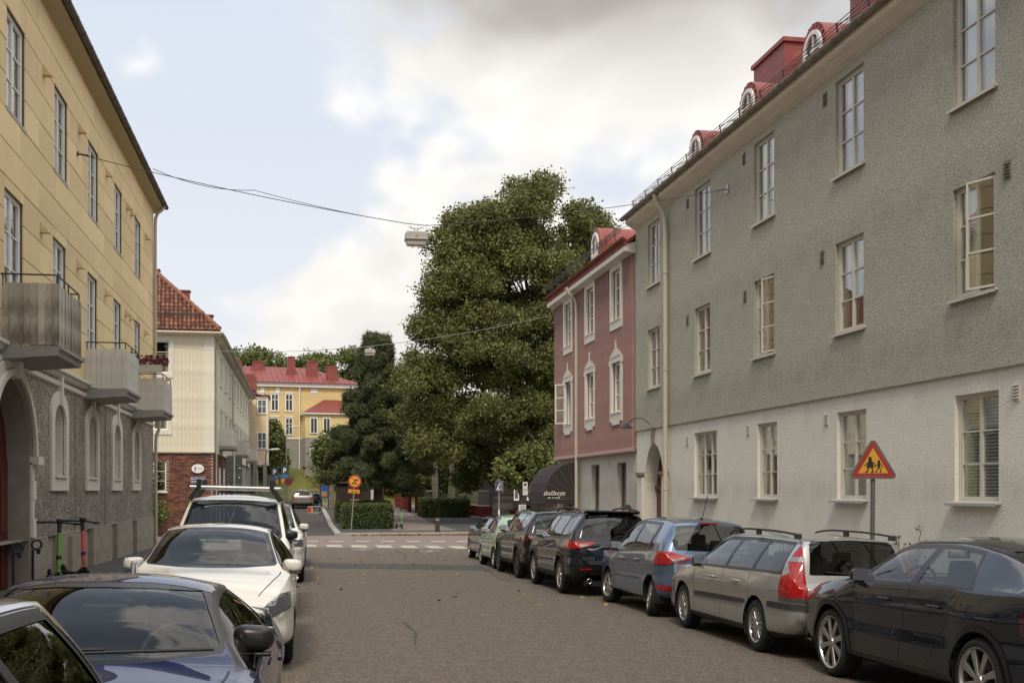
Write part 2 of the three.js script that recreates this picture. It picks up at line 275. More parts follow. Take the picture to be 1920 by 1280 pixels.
// ---------- window kit (local: x along wall, y up, z out of the wall) ----------
function frameGeo(w, h, cols, rows, st, mu, dep) {           // a sash: stiles, rails, glazing bars; origin bottom-left
  const g = [b6(0, st, 0, h, -dep, 0), b6(w - st, w, 0, h, -dep, 0), b6(st, w - st, 0, st, -dep, -0.001), b6(st, w - st, h - st, h, -dep, -0.001)];
  const iw = w - 2 * st, ih = h - 2 * st;
  for (let i = 1; i < cols; i++) { const x = st + iw * i / cols; g.push(b6(x - mu / 2, x + mu / 2, st, h - st, -dep * 0.8, -0.004)); }
  for (let j = 1; j < rows; j++) { const y = st + ih * j / rows; g.push(b6(st, w - st, y - mu / 2, y + mu / 2, -dep * 0.8, -0.006)); }
  return g;
}
function panes(parent, x, y, w, h, cols, rows, st, z, mat, turn) {
  const iw = (w - 2 * st) / cols, ih = (h - 2 * st) / rows, geo = mergeGeometries([new THREE.PlaneGeometry(iw, ih), new THREE.PlaneGeometry(iw, ih).translate(0, 0, -0.022)]);   // double glazing
  for (let i = 0; i < cols; i++) for (let j = 0; j < rows; j++) {
    const m = part(parent, 'pane', geo, mat); const lx = st + iw * (i + 0.5), ly = st + ih * (j + 0.5);
    if (turn) { m.position.set(turn.x + Math.cos(turn.a) * (lx - turn.h), y + ly, z + -Math.sin(turn.a) * (lx - turn.h)); m.rotation.y = turn.a; } else m.position.set(x + lx, y + ly, z);
    m.rotation.x += rr(-0.004, 0.004); m.rotation.y += rr(-0.006, 0.006);
  }
}
// sashes: number of casements side by side, each c x r panes
function makeWindow(b, x0, y0, w, h, o = {}) {
  const { sashes = 2, c = 1, r = 3, rec = 0.065, fm = M.frame, open = 0, sillOut = 0.09, curtain = 0, blind = 0, sill = true, gm = M.glass, sillMat } = o;
  const f = 0.036, dep = 0.07, sw = (w - 2 * f) / sashes, geo = [b6(0, f, 0, h, -dep, 0), b6(w - f, w, 0, h, -dep, 0), b6(f, w - f, 0, f, -dep, 0), b6(f, w - f, h - f, h, -dep, 0)];
  const m = new THREE.Mesh(new THREE.BufferGeometry(), fm); m.name = 'window'; b.add(m); m.position.set(x0, y0, -rec);
  for (let s = 0; s < sashes; s++) {
    const sx = f + s * sw, st = 0.034;
    if (o.openFar && s === 0) {                              // casement swung right out on the far jamb
      const a = o.openFar, q = merge(frameGeo(sw, h - 2 * f, c, r, st, 0.028, 0.04)); q.rotateY(-a); q.translate(f, f, 0.03);
      part(m, 'open_casement', q, fm); panes(m, 0, f, sw, h - 2 * f, c, r, st, 0.012, gm, { x: f, a: -a, h: 0 });
    } else if (open && s === sashes - 1) {                          // casement swung outward on its outer stile
      const a = open, hinge = { x: w - f, a, h: sw };
      const q = merge(frameGeo(sw, h - 2 * f, c, r, st, 0.028, 0.04)); q.translate(-sw, 0, 0); q.rotateY(a); q.translate(w - f, f, 0.03);
      part(m, 'open_casement', q, fm); panes(m, 0, f, sw, h - 2 * f, c, r, st, 0.012, gm, hinge);
    } else {
      geo.push(...frameGeo(sw - 0.006, h - 2 * f, c, r, st, 0.024, 0.045).map((g) => g.translate(sx + 0.003, f, -0.012)));
      panes(m, sx, f, sw, h - 2 * f, c, r, st, -0.036, gm);
    }
  }
  m.geometry = merge(geo);
  if (sill) part(m, 'sill', [bx(w + 0.14, 0.025, rec + sillOut, w / 2, -0.02, (rec + sillOut) / 2 - 0.02, 0.16), b6(-0.07, w + 0.07, -0.065, -0.03, rec + sillOut - 0.045, rec + sillOut - 0.02)], sillMat ?? fm);
  if (curtain) for (const s of [0, 1]) {
    const cw = w * curtain, pts = []; for (let i = 0; i <= 14; i++) pts.push([s ? w - cw + cw * i / 14 : cw * i / 14, -0.16 + 0.025 * Math.sin(i * 1.9 + s)]);
    const g = new THREE.PlaneGeometry(1, h - 0.1, 14, 1), p = g.attributes.position; for (let i = 0; i < p.count; i++) { const k = i % 15; p.setX(i, pts[k][0]); p.setZ(i, pts[k][1]); p.setY(i, p.getY(i) + h / 2); } g.computeVertexNormals();
    part(m, 'curtain', uvBox(g), M.curtain);
  }
  if (o.plant) { const g = [lathe([[0.05, 0], [0.075, 0.13], [0.07, 0.13]], 10).translate(w * o.plant, 0.05, -0.2)]; part(m, 'flower_pot', g, M.brick[2]); const l = []; for (let i = 0; i < 16; i++) { const a = i * 2.4, L = rr(0.12, 0.3); l.push(plank([w * o.plant, 0.17, -0.2], [w * o.plant + Math.cos(a) * L * 0.5, 0.17 + L, -0.2 + Math.sin(a) * L * 0.25], 0.03, 0.004)); } part(m, 'pot_plant', l, plain(0.06, 0.09, 0.03, 0.8)); }
  if (blind) { const g = []; for (let y = h - 0.1; y > h * (1 - blind); y -= 0.05) g.push(bx(w - 0.14, 0.004, 0.04, w / 2, y, -0.13, 0.7)); part(m, 'blind', g, M.blind); }
  return m;
}
const ventGeo = merge([b6(-0.08, 0.08, -0.13, 0.13, 0, 0.012), ...[-0.09, -0.045, 0, 0.045, 0.09].map((y) => bx(0.13, 0.008, 0.04, 0, y, 0.02, 0.6))]);
const hoodGeo = merge([extr([[0, 0], [0.16, 0], [0, 0.2]], 0.16).rotateY(-Math.PI / 2).translate(0.08, 0, 0)]);
function pipeRun(b, name, pts, r, mat = M.pipe) { const g = [tube(pts, r, 10, pts.length * 6)]; return part(b, name, g, mat); }

// ---------- right: grey-green rendered apartment house ----------
const RX = 9.7;
const rb = thing('rendered_apartment_house', 'long grey green roughcast apartment house with white ground floor and red dormers', 'building');
rb.position.set(RX, EYE, 0); rb.rotation.y = -Math.PI / 2;            // local x = -D
{
  const cols = [[15.18, 16.28], [19.14, 20.24], [23.09, 24.2], [26.98, 28.11], [31.04, 32.15], [11.2, 12.3], [7.2, 8.3], [3.2, 4.3]];
  const f2 = [2.87, 4.52], f3 = [5.75, 7.5], g0 = [-0.17, 1.42];
  const up = [], lo = [];
  for (const [a, c] of cols) { up.push(rect(-c, -a, ...f2), rect(-c, -a, ...f3)); }
  const gw = [[26.61, 28.23, 3], [23.01, 24.08, 2], [19.1, 20.24, 2], [15.14, 16.28, 2], [11.15, 12.3, 2], [7.15, 8.3, 2]];
  for (const [a, c] of gw) lo.push(rect(-c, -a, ...g0));
  lo.push(arch(-32.6, -30.75, -2.3, 1.3, 16, 1.35));
  part(rb, 'upper_wall', extr(rect(-33.38, 8, 1.75, 7.75), 0.4, 0, up).translate(0, 0, -0.4), M.greenRender);
  part(rb, 'lower_wall', extr(rect(-33.38, 8, -2.6, 1.746), 0.4, 0, lo).translate(0, 0, -0.43), M.whiteRender);
  part(rb, 'drip_edge', [b6(-33.38, 8, 1.72, 1.748, -0.03, 0.025)], M.greenRender);
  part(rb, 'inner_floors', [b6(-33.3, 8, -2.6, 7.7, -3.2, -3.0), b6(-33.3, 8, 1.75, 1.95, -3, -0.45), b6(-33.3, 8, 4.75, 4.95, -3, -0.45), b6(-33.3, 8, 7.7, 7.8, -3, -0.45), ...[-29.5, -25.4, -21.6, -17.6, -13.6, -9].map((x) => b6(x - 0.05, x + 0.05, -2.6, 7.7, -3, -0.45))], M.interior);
  part(rb, 'end_wall', [b6(-33.38, -33.0, -2.6, 7.7, -9, -0.45), b6(7.6, 8, -2.6, 7.7, -9, -0.45), b6(-33.38, 8, -2.6, 7.7, -9.3, -9)], M.greenRender);
  for (const [a, c] of cols.slice(0, 5)) for (const [fi, [y0, y1]] of [f2, f3].entries()) {
    const i = cols.findIndex((q) => q[0] === a);
    makeWindow(rb, -c + 0.002, y0, c - a - 0.004, y1 - y0, { open: fi === 0 && (i === 0 || i === 2) ? (i ? 0.2 : 0.34) : 0, curtain: fi === 0 ? [0.3, 0.1, 0.22, 0.14, 0.26][i] : [0.28, 0, 0.2, 0.12, 0.24][i], plant: (i + fi) % 3 === 1 ? 0.62 : 0 });
  }
  for (const [a, c] of cols.slice(5)) for (const [y0, y1] of [f2, f3]) makeWindow(rb, -c + 0.002, y0, c - a - 0.004, y1 - y0, { curtain: 0.2 });
  for (const [i, [a, c, s]] of gw.entries()) makeWindow(rb, -c + 0.002, g0[0], c - a - 0.004, g0[1] - g0[0], { sashes: s, rec: 0.1, sillOut: 0.12, blind: i === 3 ? 0.95 : 0, curtain: [0.18, 0.3, 0, 0, 0.2, 0.2][i], plant: i === 2 ? 0.55 : i === 0 ? 0.3 : 0, sillMat: M.greyFrame });
  for (const [x, y] of [[20.67, 7.33], [20.78, 4.39], [20.67, 1.33], [14.88, 4.46], [14.72, 1.36], [28.73, 1.27], [24.58, 1.33], [24.77, 7.35], [28.64, 7.29], [24.7, 4.29], [28.64, 4.32], [30.6, 4.3]]) { const v = part(rb, 'wall_vent', ventGeo, y < 1.6 ? M.frame : M.gutter); v.position.set(-x, y, y < 1.6 ? -0.03 : 0.001); }
  // arched doorway with pilasters and a red door deep inside
  part(rb, 'doorway_pilaster', [b6(-32.98, -32.62, -2.4, 0.42, -0.06, 0.05)], M.offWhite); part(rb, 'doorway_pilaster', [b6(-30.72, -30.36, -2.4, 0.42, -0.06, 0.05)], M.offWhite);
  for (const x of [-33.08, -30.82]) part(rb, 'impost_moulding', [b6(x, x + 0.5, 0.42, 0.5, -0.06, 0.1), b6(x + 0.03, x + 0.47, 0.36, 0.42, -0.06, 0.07)], M.gutter);
  part(rb, 'keystone', [extr([[-0.06, 0], [0.06, 0], [0.1, 0.5], [-0.1, 0.5]], 0.1).translate(-31.67, 1.26, -0.06)], M.gutter);
  const door = part(rb, 'door', [b6(-32.59, -30.76, -2.3, 0.0, -0.48, -0.4), b6(-32.45, -31.75, -1.9, -1.2, -0.4, -0.37), b6(-31.6, -30.9, -1.9, -1.2, -0.4, -0.37), b6(-32.45, -31.75, -1.05, -0.1, -0.4, -0.37), b6(-31.6, -30.9, -1.05, -0.1, -0.4, -0.37), b6(-32.59, -30.76, 0.0, 0.12, -0.46, -0.34), extr(arch(-32.59, -30.76, 0.121, 1.29, 12, 1.15), 0.06).translate(0, 0, -0.47)], M.doorRed);
  part(door, 'handle', [bar([-31.67, -1.0, -0.34], [-31.67, -0.8, -0.34], 0.015)], M.steel);
  part(rb, 'porch_side', [b6(-32.64, -32.6, -2.3, 1.3, -1.0, -0.42), b6(-30.76, -30.72, -2.3, 1.3, -1.0, -0.42), b6(-32.6, -30.76, 1.3, 1.34, -1.0, -0.42)], M.paleRender);
  const lamp = part(rb, 'wall_lamp', [tube([[-31.9, 1.85, 0.02], [-31.95, 2.0, 0.2], [-32.05, 2.02, 0.42], [-32.15, 1.85, 0.62]], 0.014, 6, 16)], M.darkSteel);
  part(lamp, 'lamp_shade', [lathe([[0.03, 0.12], [0.05, 0.1], [0.2, 0], [0.21, -0.01]], 16).translate(-32.16, 1.76, 0.64)], M.darkSteel);
  // eaves: soffit, fascia, gutter
  part(rb, 'soffit', [extr([[0, 7.66], [0.1, 7.7], [0.26, 7.80], [0.3, 7.84], [0.3, 7.98], [-0.4, 8.0], [-0.4, 7.66]], 41.45).rotateY(-Math.PI / 2).translate(8, 0, 0)], M.soffit);
  { const pr = []; for (let i = 0; i <= 10; i++) { const a = Math.PI * (1 + i / 10); pr.push([0.37 + 0.085 * Math.cos(a), 8.0 + 0.085 * Math.sin(a)]); } for (let i = 10; i >= 0; i--) { const a = Math.PI * (1 + i / 10); pr.push([0.37 + 0.077 * Math.cos(a), 8.0 + 0.077 * Math.sin(a)]); }
    const g = [extr(pr, 41.65).rotateY(-Math.PI / 2).translate(8.1, 0, 0)]; for (let x = -33; x < 8; x += 0.9) g.push(uvBox(T(new THREE.TorusGeometry(0.09, 0.008, 4, 8, Math.PI), x, 8.0, 0.37, Math.PI, Math.PI / 2)));
    part(rb, 'gutter', g, M.gutter); }
  const down = pipeRun(rb, 'downpipe', [[-30.3, 7.93, 0.37], [-30.3, 7.74, 0.33], [-30.25, 7.5, 0.2], [-30.2, 7.25, 0.1], [-30.2, 6.9, 0.1], [-30.2, 1.9, 0.1], [-30.2, -0.6, 0.1], [-30.2, -2.2, 0.1]], 0.065);
  part(down, 'pipe_clip', [0, 3.2, 5.8, -1.2].map((y) => uvBox(T(new THREE.TorusGeometry(0.072, 0.012, 5, 14), -30.2, y, 0.1, Math.PI / 2))), M.pipe);
  // roof: red seamed sheet metal, snow guard, arched dormers, chimneys
  const roof = part(rb, 'roof', [extr([[0.38, 8.06], [-4.6, 11.4], [-9.6, 8.0], [-9.6, 7.9], [-4.6, 11.25], [0.3, 7.98]], 41.5).rotateY(-Math.PI / 2).translate(8.05, 0, 0), ...Array.from({ length: 62 }, (_, i) => plank([7.8 - i * 0.66, 8.1, 0.34], [7.8 - i * 0.66, 11.42, -4.6], 0.025, 0.04))], M.redMetal);
  { const g = []; for (let x = -33; x < 6; x += 1.2) g.push(plank([x, 8.2, 0.16], [x, 8.42, 0.2], 0.05, 0.012), plank([x, 8.38, 0.2], [x, 8.6, -0.2], 0.04, 0.012)); for (const y of [8.27, 8.34, 8.41]) g.push(bar([-33.2, y, 0.19], [6, y, 0.19], 0.008)); part(roof, 'snow_guard', g, M.darkSteel); }
  const dormer = (x, y, par, s = 1) => {
    const d = part(par, 'dormer', [extr(arch(-0.62 * s, 0.62 * s, -0.5, 0.72 * s, 14), 2.2, 0, [arch(-0.4 * s, 0.4 * s, -0.2, 0.5 * s, 14)]).translate(x, y, -2.5)], M.redMetal);
    part(d, 'dormer_window', [extr(arch(-0.46 * s, 0.46 * s, -0.26, 0.56 * s, 14), 0.05, 0, [arch(-0.37 * s, 0.37 * s, -0.16, 0.47 * s, 14)]).translate(x, y, -0.31), b6(x - 0.02, x + 0.02, y - 0.16, y + 0.46 * s, -0.33, -0.28), b6(x - 0.38 * s, x + 0.38 * s, y + 0.1, y + 0.13, -0.33, -0.282)], M.whiteFrame);
    part(d, 'pane', extr(arch(-0.38 * s, 0.38 * s, -0.17, 0.48 * s, 14), 0.004).translate(x, y, -0.32), M.glass);
    part(d, 'seam', Array.from({ length: 9 }, (_, i) => { const a = Math.PI * (i + 0.5) / 9; return bx(0.025, 0.10, 0.04, x + 0.56 * s * Math.cos(a), y + (0.72 - 0.62) * s + 0.56 * s * Math.sin(a), -0.3, 0, 0, a - Math.PI / 2); }), M.redMetal);
  };
  for (const x of [21.85, 25.3, 28.9, 18.2]) dormer(-x, 8.58, roof, 0.92);
  dormer(-33.4, 8.15, roof, 0.62);
  for (const [x0, x1, z0, z1, y1] of [[25.8, 27.7, -2.6, -1.4, 10.45], [22.3, 23.1, -2.6, -1.7, 10.35]]) { const c = part(roof, 'chimney', [b6(-x1, -x0, 8.4, y1, z0, z1)], M.redMetal); part(c, 'chimney_cap', [b6(-x1 - 0.06, -x0 + 0.06, y1 + 0.002, y1 + 0.1, z0 - 0.06, z1 + 0.06)], M.redMetal); }
}

// ---------- right, beyond: pink boarded house on a rendered ground floor ----------
const pb = thing('pink_boarded_house', 'dusty pink board and batten house with white window frames above a cafe', 'building');
pb.position.set(RX, EYE, 0); pb.rotation.y = -Math.PI / 2;
{
  const cs = [35.36, 38.73, 42.08], hol = []; for (const c of cs) hol.push(rect(-c - 0.52, -c + 0.52, 5.3, 6.85), rect(-c - 0.52, -c + 0.52, 2.42, 3.98));
  part(pb, 'boarding', extr(rect(-44.4, -33.4, 1.2, 7.05), 0.3, 0, hol).translate(0, 0, -0.3), M.pinkBoard);
  const bat = []; const clear = (x, y0, y1) => { // battens broken at the window surrounds
    const c = cs.find((q) => Math.abs(-q - x) < 0.7); const segs = c === undefined ? [[y0, y1]] : [[y0, 2.12], [4.16, 4.98], [7.04, y1]];
    for (const [a, b] of segs) if (b - a > 0.03) bat.push(b6(x - 0.032, x + 0.032, a, b, 0.0, 0.07)); };
  for (let x = -44.33; x < -33.45; x += 0.182) clear(x, 1.2, 7.05);
  const bt = part(pb, 'battens', bat, M.pinkBoard); bt.userData.kind = 'stuff';
  part(pb, 'skirt_board', [extr([[0, 1.2], [0.03, 1.3], [0.12, 1.17], [0.12, 1.12], [0, 1.14]], 11).rotateY(-Math.PI / 2).translate(-33.4, 0, 0)], M.pinkBoard);
  const lo = [rect(-38.96, -37.85, -0.72, 0.84), rect(-35.64, -34.58, -0.72, 0.84), rect(-43.3, -41.7, -2.595, 0.5)];
  part(pb, 'ground_floor_wall', extr(rect(-44.3, -33.4, -2.6, 1.14), 0.35, 0, lo).translate(0, 0, -0.4), M.paleRender);
  part(pb, 'side_wall', [b6(-44.4, -44.05, -2.6, 7.0, -9, -0.42), b6(-44.4, -33.4, -2.6, 7.0, -9.3, -9)], M.pinkBoard);
  part(pb, 'inner_floors', [b6(-44, -33.4, -2.6, 7, -2.6, -2.4), b6(-44, -33.4, 1.2, 1.4, -2.4, -0.42), b6(-44, -33.4, 4.4, 4.5, -2.4, -0.35), b6(-44, -33.4, 6.95, 7.04, -2.4, -0.35)], M.interior);
  for (const c of cs) for (const lower of [0, 1]) {
    const y0 = lower ? 2.42 : 5.3, w = makeWindow(pb, -c - 0.52, y0, 1.04, 1.55, { fm: M.whiteFrame, rec: 0.05, sill: false, c: 1, r: 3, openFar: lower && c > 42 ? 2.3 : 0, curtain: lower ? 0.2 : 0 });
    const t = [b6(-0.18, 0.0, -0.3, 1.72, 0.05, 0.13), b6(1.04, 1.22, -0.3, 1.72, 0.05, 0.13), b6(0, 1.04, -0.3, -0.0, 0.05, 0.13), b6(0, 1.04, 1.55, 1.72, 0.05, 0.13), b6(-0.1, 1.14, -0.05, -0.01, 0.1, 0.16)];
    if (lower) t.push(b6(-0.08, 1.12, 1.722, 1.8, 0.05, 0.148), b6(0.1, 0.94, 1.802, 1.88, 0.05, 0.144), b6(0.3, 0.74, 1.882, 1.95, 0.05, 0.14), b6(0.47, 0.57, 1.952, 2.2, 0.05, 0.14), b6(0.42, 0.62, 2.202, 2.24, 0.05, 0.14), b6(0.1, 0.94, -0.4, -0.302, 0.05, 0.14), b6(-0.25, -0.182, 1.5, 1.62, 0.05, 0.14), b6(1.222, 1.29, 1.5, 1.62, 0.05, 0.14));
    part(w, 'surround', t, M.offWhite);
  }
  for (const [a, c] of [[37.85, 38.96], [34.58, 35.64]]) makeWindow(pb, -c + 0.002, -0.72, c - a - 0.004, 1.556, { fm: M.darkFrame, rec: 0.2, r: 3, sillMat: M.offWhite });
  for (const [x, y] of [[36.6, 0.85], [39.9, 0.85]]) { const v = part(pb, 'wall_vent', ventGeo, M.frame); v.position.set(-x, y, -0.049); v.scale.set(0.7, 0.8, 1); }
  const dr = part(pb, 'cafe_door', [b6(-43.28, -41.72, -2.55, 0.48, -0.32, -0.28)], M.darkFrame); part(dr, 'door_pane', [b6(-43.1, -42.55, -1.6, 0.3, -0.27, -0.265), b6(-42.45, -41.9, -1.6, 0.3, -0.27, -0.265)], M.glass);
  part(pb, 'soffit', [extr([[0, 6.98], [0.33, 7.04], [0.33, 7.22], [-0.3, 7.4], [-0.3, 6.98]], 11.1).rotateY(-Math.PI / 2).translate(-33.4, 0, 0)], M.offWhite);
  const roof = part(pb, 'roof', [extr([[0.38, 7.26], [-4.6, 10.9], [-9.6, 7.4], [-9.6, 7.3], [-4.6, 10.75], [0.33, 7.18]], 11.15).rotateY(-Math.PI / 2).translate(-33.38, 0, 0)], M.redMetal);
  { const g = []; for (let x = -44.55; x < -33.4; x += 0.2) g.push(uvBox(T(new THREE.CylinderGeometry(0.06, 0.065, 0.4, 8, 1, false, 0, Math.PI), x, 7.33, 0.24, Math.PI / 2 - 0.6 + Math.PI / 2 - Math.PI / 2, 0, 0))); const e = part(roof, 'eave_tiles', g, M.tile[1]); e.userData.kind = 'stuff'; }
  { const g = []; for (let x = -44.2; x < -33.6; x += 1.0) g.push(plank([x, 7.5, 0.4], [x, 7.86, 0.44], 0.05, 0.015), plank([x, 7.8, 0.44], [x, 7.95, 0], 0.04, 0.012)); for (const y of [7.64, 7.72, 7.8]) g.push(bar([-44.4, y, 0.43], [-33.5, y, 0.43], 0.014)); part(roof, 'snow_guard', g, M.darkSteel); }
  const d = part(roof, 'dormer', [extr(arch(-0.62, 0.62, -0.5, 0.72, 14), 2.2, 0, [arch(-0.4, 0.4, -0.2, 0.5, 14)]).translate(-37.8, 7.95, -2.1)], M.redMetal);
  part(d, 'dormer_window', [extr(arch(-0.46, 0.46, -0.26, 0.56, 14), 0.05, 0, [arch(-0.37, 0.37, -0.16, 0.47, 14)]).translate(-37.8, 7.95, 0.09), b6(-37.82, -37.78, 7.79, 8.41, 0.07, 0.12)], M.whiteFrame); part(d, 'pane', extr(arch(-0.38, 0.38, -0.17, 0.48, 14), 0.004).translate(-37.8, 7.95, 0.08), M.glass);
  pipeRun(pb, 'downpipe', [[-40.5, 7.15, 0.5], [-40.5, 6.98, 0.42], [-40.5, 6.8, 0.22], [-40.5, 6.55, 0.11], [-40.5, 3, 0.11], [-40.5, 0, 0.11], [-40.5, -2.4, 0.11]], 0.06);
  const aw = part(pb, 'awning', (() => { // bowed canopy of five gores
    const g = [], n = 5, R = 1.15, x0 = -43.95, x1 = -40.85, prof = []; for (let i = 0; i <= n; i++) { const a = (i / n) * 0.5 * Math.PI; prof.push([R * Math.sin(a), 1.0 - R * 0.98 * (1 - Math.cos(a))]); }
    for (let i = 0; i < n; i++) { const [za, ya] = prof[i], [zb, yb] = prof[i + 1]; const q = new THREE.BufferGeometry(); q.setAttribute('position', new THREE.BufferAttribute(new Float32Array([x0, ya, za, x1, ya, za, x1, yb, zb, x0, ya, za, x1, yb, zb, x0, yb, zb]), 3)); q.computeVertexNormals(); g.push(q); }
    for (const x of [x0, x1]) for (let i = 0; i < n; i++) { const q = new THREE.BufferGeometry(); q.setAttribute('position', new THREE.BufferAttribute(new Float32Array([x, -0.35, 0, x, prof[i][1], prof[i][0], x, prof[i + 1][1], prof[i + 1][0]]), 3)); q.computeVertexNormals(); g.push(q); }
    g.push(b6(x0, x1, -0.5, -0.14, 1.14, 1.16), b6(x0 - 0.005, x0 + 0.005, -0.5, -0.34, 0, 1.16), b6(x1 - 0.005, x1 + 0.005, -0.5, -0.34, 0, 1.16)); return g; })(), plain(0.035, 0.027, 0.026, 0.9));
  part(aw, 'piping', [...[0.2, 0.4, 0.6, 0.8, 1].map((t) => { const a = t * 0.5 * Math.PI, z = 1.15 * Math.sin(a), y = 1.0 - 1.127 * (1 - Math.cos(a)); return bar([-40.84, y, z], [-40.84, -0.33, 0.02], 0.008); }), bar([-40.84, -0.34, 0], [-40.84, -0.34, 1.16], 0.008)], plain(0.16, 0.13, 0.12, 0.8));
}
const font = await new FontLoader().loadAsync('fonts/droid/droid_sans_bold.typeface.json');
const serif = await new FontLoader().loadAsync('fonts/droid/droid_serif_bold.typeface.json');
const text = (s, size, f = font, depth = 0.004) => { const g = new TextGeometry(s, { font: f, size, depth, curveSegments: 3 }); g.computeBoundingBox(); g.translate(-(g.boundingBox.min.x + g.boundingBox.max.x) / 2, -(g.boundingBox.min.y + g.boundingBox.max.y) / 2, 0); return uvBox(g); };
{ const aw = pb.getObjectByName('awning'), m = new THREE.Matrix4().makeShear(0, 0, 0.25, 0, 0, 0);
  const t1 = text('dolhem', 0.15, serif), t2 = merge([-0.2, -0.13, -0.04, 0.05, 0.11, 0.19].map((x, i) => b6(x - 0.025, x + 0.03 - 0.012 * (i % 2), -0.02, 0.02, 0, 0.004))); t1.applyMatrix4(m);
  part(aw, 'lettering', [T(t1, -40.835, -0.12, 0.82, 0, Math.PI / 2, 0), T(t2, -40.835, -0.28, 0.85, 0, Math.PI / 2, 0)], M.creamTrim); }

// ---------- left: yellow panelled apartment house ----------
const LX = -4.8;
const lb = thing('yellow_panelled_house', 'yellow panel clad apartment house with grey pebble dash ground floor and timber balconies', 'building');
lb.position.set(LX, EYE, 0); lb.rotation.y = Math.PI / 2;              // local x = D
{
  const top = [21.2, 25.0, 28.75, 32.5, 36.25, 17.4, 13.6].map((c) => [c - 0.66, c + 0.66, 6.34, 8.02]);
  const mid = [[20.4, 21.72, 2.5, 4.98], [24.2, 25.5, 3.4, 4.98], [27.98, 29.28, 2.5, 4.98], [31.7, 33.0, 3.4, 4.98], [35.5, 36.8, 2.5, 4.98], [16.7, 18.0, 3.4, 4.98]];
  const wins = [...top, ...mid];
  part(lb, 'upper_wall', extr(rect(-10, 40.05, 2.36, 9.3), 0.35, 0, wins.map((w) => rect(...w))).translate(0, 0, -0.37), plain(0.10, 0.075, 0.04, 0.9));
  // cladding panels: courses of 0.56 m, cut round the windows
  const H = 0.56; let k = 0;
  for (let c = 0; c < 13; c++) {
    const y0 = 2.37 + c * H + 0.01, y1 = Math.min(2.37 + (c + 1) * H - 0.01, 9.26); if (y1 - y0 < 0.05) continue;
    const cuts = [6]; const step = 2.9; for (let x = 6 + (c % 2) * 1.45 + 1; x < 40; x += step) cuts.push(x); cuts.push(40.03);
    for (const w of wins) if (w[2] < y1 && w[3] > y0) cuts.push(w[0], w[1]);
    cuts.sort((a, b) => a - b);
    for (let i = 0; i < cuts.length - 1; i++) {
      const a = cuts[i] + 0.002, b = cuts[i + 1] - 0.002; if (b - a < 0.02) continue;
      let segs = [[y0, y1]]; for (const w of wins) if (w[0] < (a + b) / 2 && w[1] > (a + b) / 2) segs = segs.flatMap(([p, q]) => [[p, Math.min(q, w[2])], [Math.max(p, w[3]), q]]).filter(([p, q]) => q - p > 0.02);
      for (const [p, q] of segs) part(lb, 'panel', b6(a, b, p, q, -0.018, 0.004 + 0.002 * (k % 3)), M.yellowPanel[(k++ * 7) % 3]);
    }
  }
  for (const [i, w] of wins.entries()) {
    const fd = w[3] - w[2] > 2;
    makeWindow(lb, w[0] + 0.002, w[2], w[1] - w[0] - 0.004, w[3] - w[2], { fm: M.whiteFrame, rec: 0.05, r: fd ? 4 : 3, curtain: i % 2 ? 0.2 : 0.12, sill: !fd, sillOut: 0.04, sillMat: M.greyFrame });
  }
  for (const [x, y] of [[23.34, 7.8], [26.94, 7.8], [30.56, 7.8], [34.09, 7.8], [34.82, 7.8], [38.06, 7.8], [23.15, 4.8], [26.75, 4.8], [30.4, 4.8], [33.79, 4.8], [34.61, 4.8], [37.81, 4.8], [19.6, 7.8]]) { const v = part(lb, 'vent_hood', hoodGeo, M.yellowPanel[0]); v.position.set(x, y, 0.006); }
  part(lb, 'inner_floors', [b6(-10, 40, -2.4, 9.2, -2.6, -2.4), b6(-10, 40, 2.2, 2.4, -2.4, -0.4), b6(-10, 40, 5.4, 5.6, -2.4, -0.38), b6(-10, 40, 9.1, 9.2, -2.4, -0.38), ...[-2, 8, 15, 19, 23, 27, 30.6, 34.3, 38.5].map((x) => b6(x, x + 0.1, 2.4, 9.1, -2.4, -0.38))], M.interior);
  part(lb, 'end_wall', [b6(39.7, 40.05, -2.6, 9.3, -9, -0.38), b6(-10, -9.7, -2.6, 9.3, -9, -0.38), b6(-10, 40, -2.6, 9.3, -9.3, -9)], M.yellowPanel[1]);
  const aw = [24.75, 28.5, 32.17, 35.88], holes = aw.map((c) => arch(c - 0.56, c + 0.56, 0.28, 1.72, 12, 0.4));
  const doorHole = arch(19.25, 22.2, -2.6, 1.9, 18, 1.3);
  part(lb, 'pebble_dash_wall', extr(rect(-10, 40.0, -0.9, 2.3), 0.5, 0, [...holes, arch(19.25, 22.2, -0.897, 1.9, 18, 1.3)]).translate(0, 0, -0.5), M.pebble);
  { const pl = []; const rec = [[23.5, 24.55], [27.5, 28.5], [31.2, 32.1], [34.9, 35.8]]; let x = 22.2; for (const [a, c] of rec) { pl.push(b6(x, a, -2.6, -0.9, -0.5, 0.05), b6(a, c, -2.6, -2.0, -0.5, 0.05), b6(a, c, -2.0, -0.9, -0.5, -0.06)); x = c; } pl.push(b6(x, 40.0, -2.6, -0.9, -0.5, 0.05), b6(-10, 19.25, -2.6, -0.9, -0.5, 0.05));
    const p = part(lb, 'plinth', pl, M.plinth); part(p, 'plinth_ledge', [b6(22.2, 23.5, -0.898, -0.882, -0.1, 0.056), ...rec.map(([, c], i) => b6(c, rec[i + 1]?.[0] ?? 40.02, -0.898, -0.882, -0.1, 0.056)), ...rec.map(([a, c]) => b6(a, c, -1.998, -1.96, -0.06, 0.06))], M.concrete);
    for (const [a, c] of rec) { const v = part(p, 'basement_grille', ventGeo, M.concrete); v.position.set((a + c) / 2 - 0.2, -1.4, -0.058); v.scale.set(0.8, 1.6, 1); } }
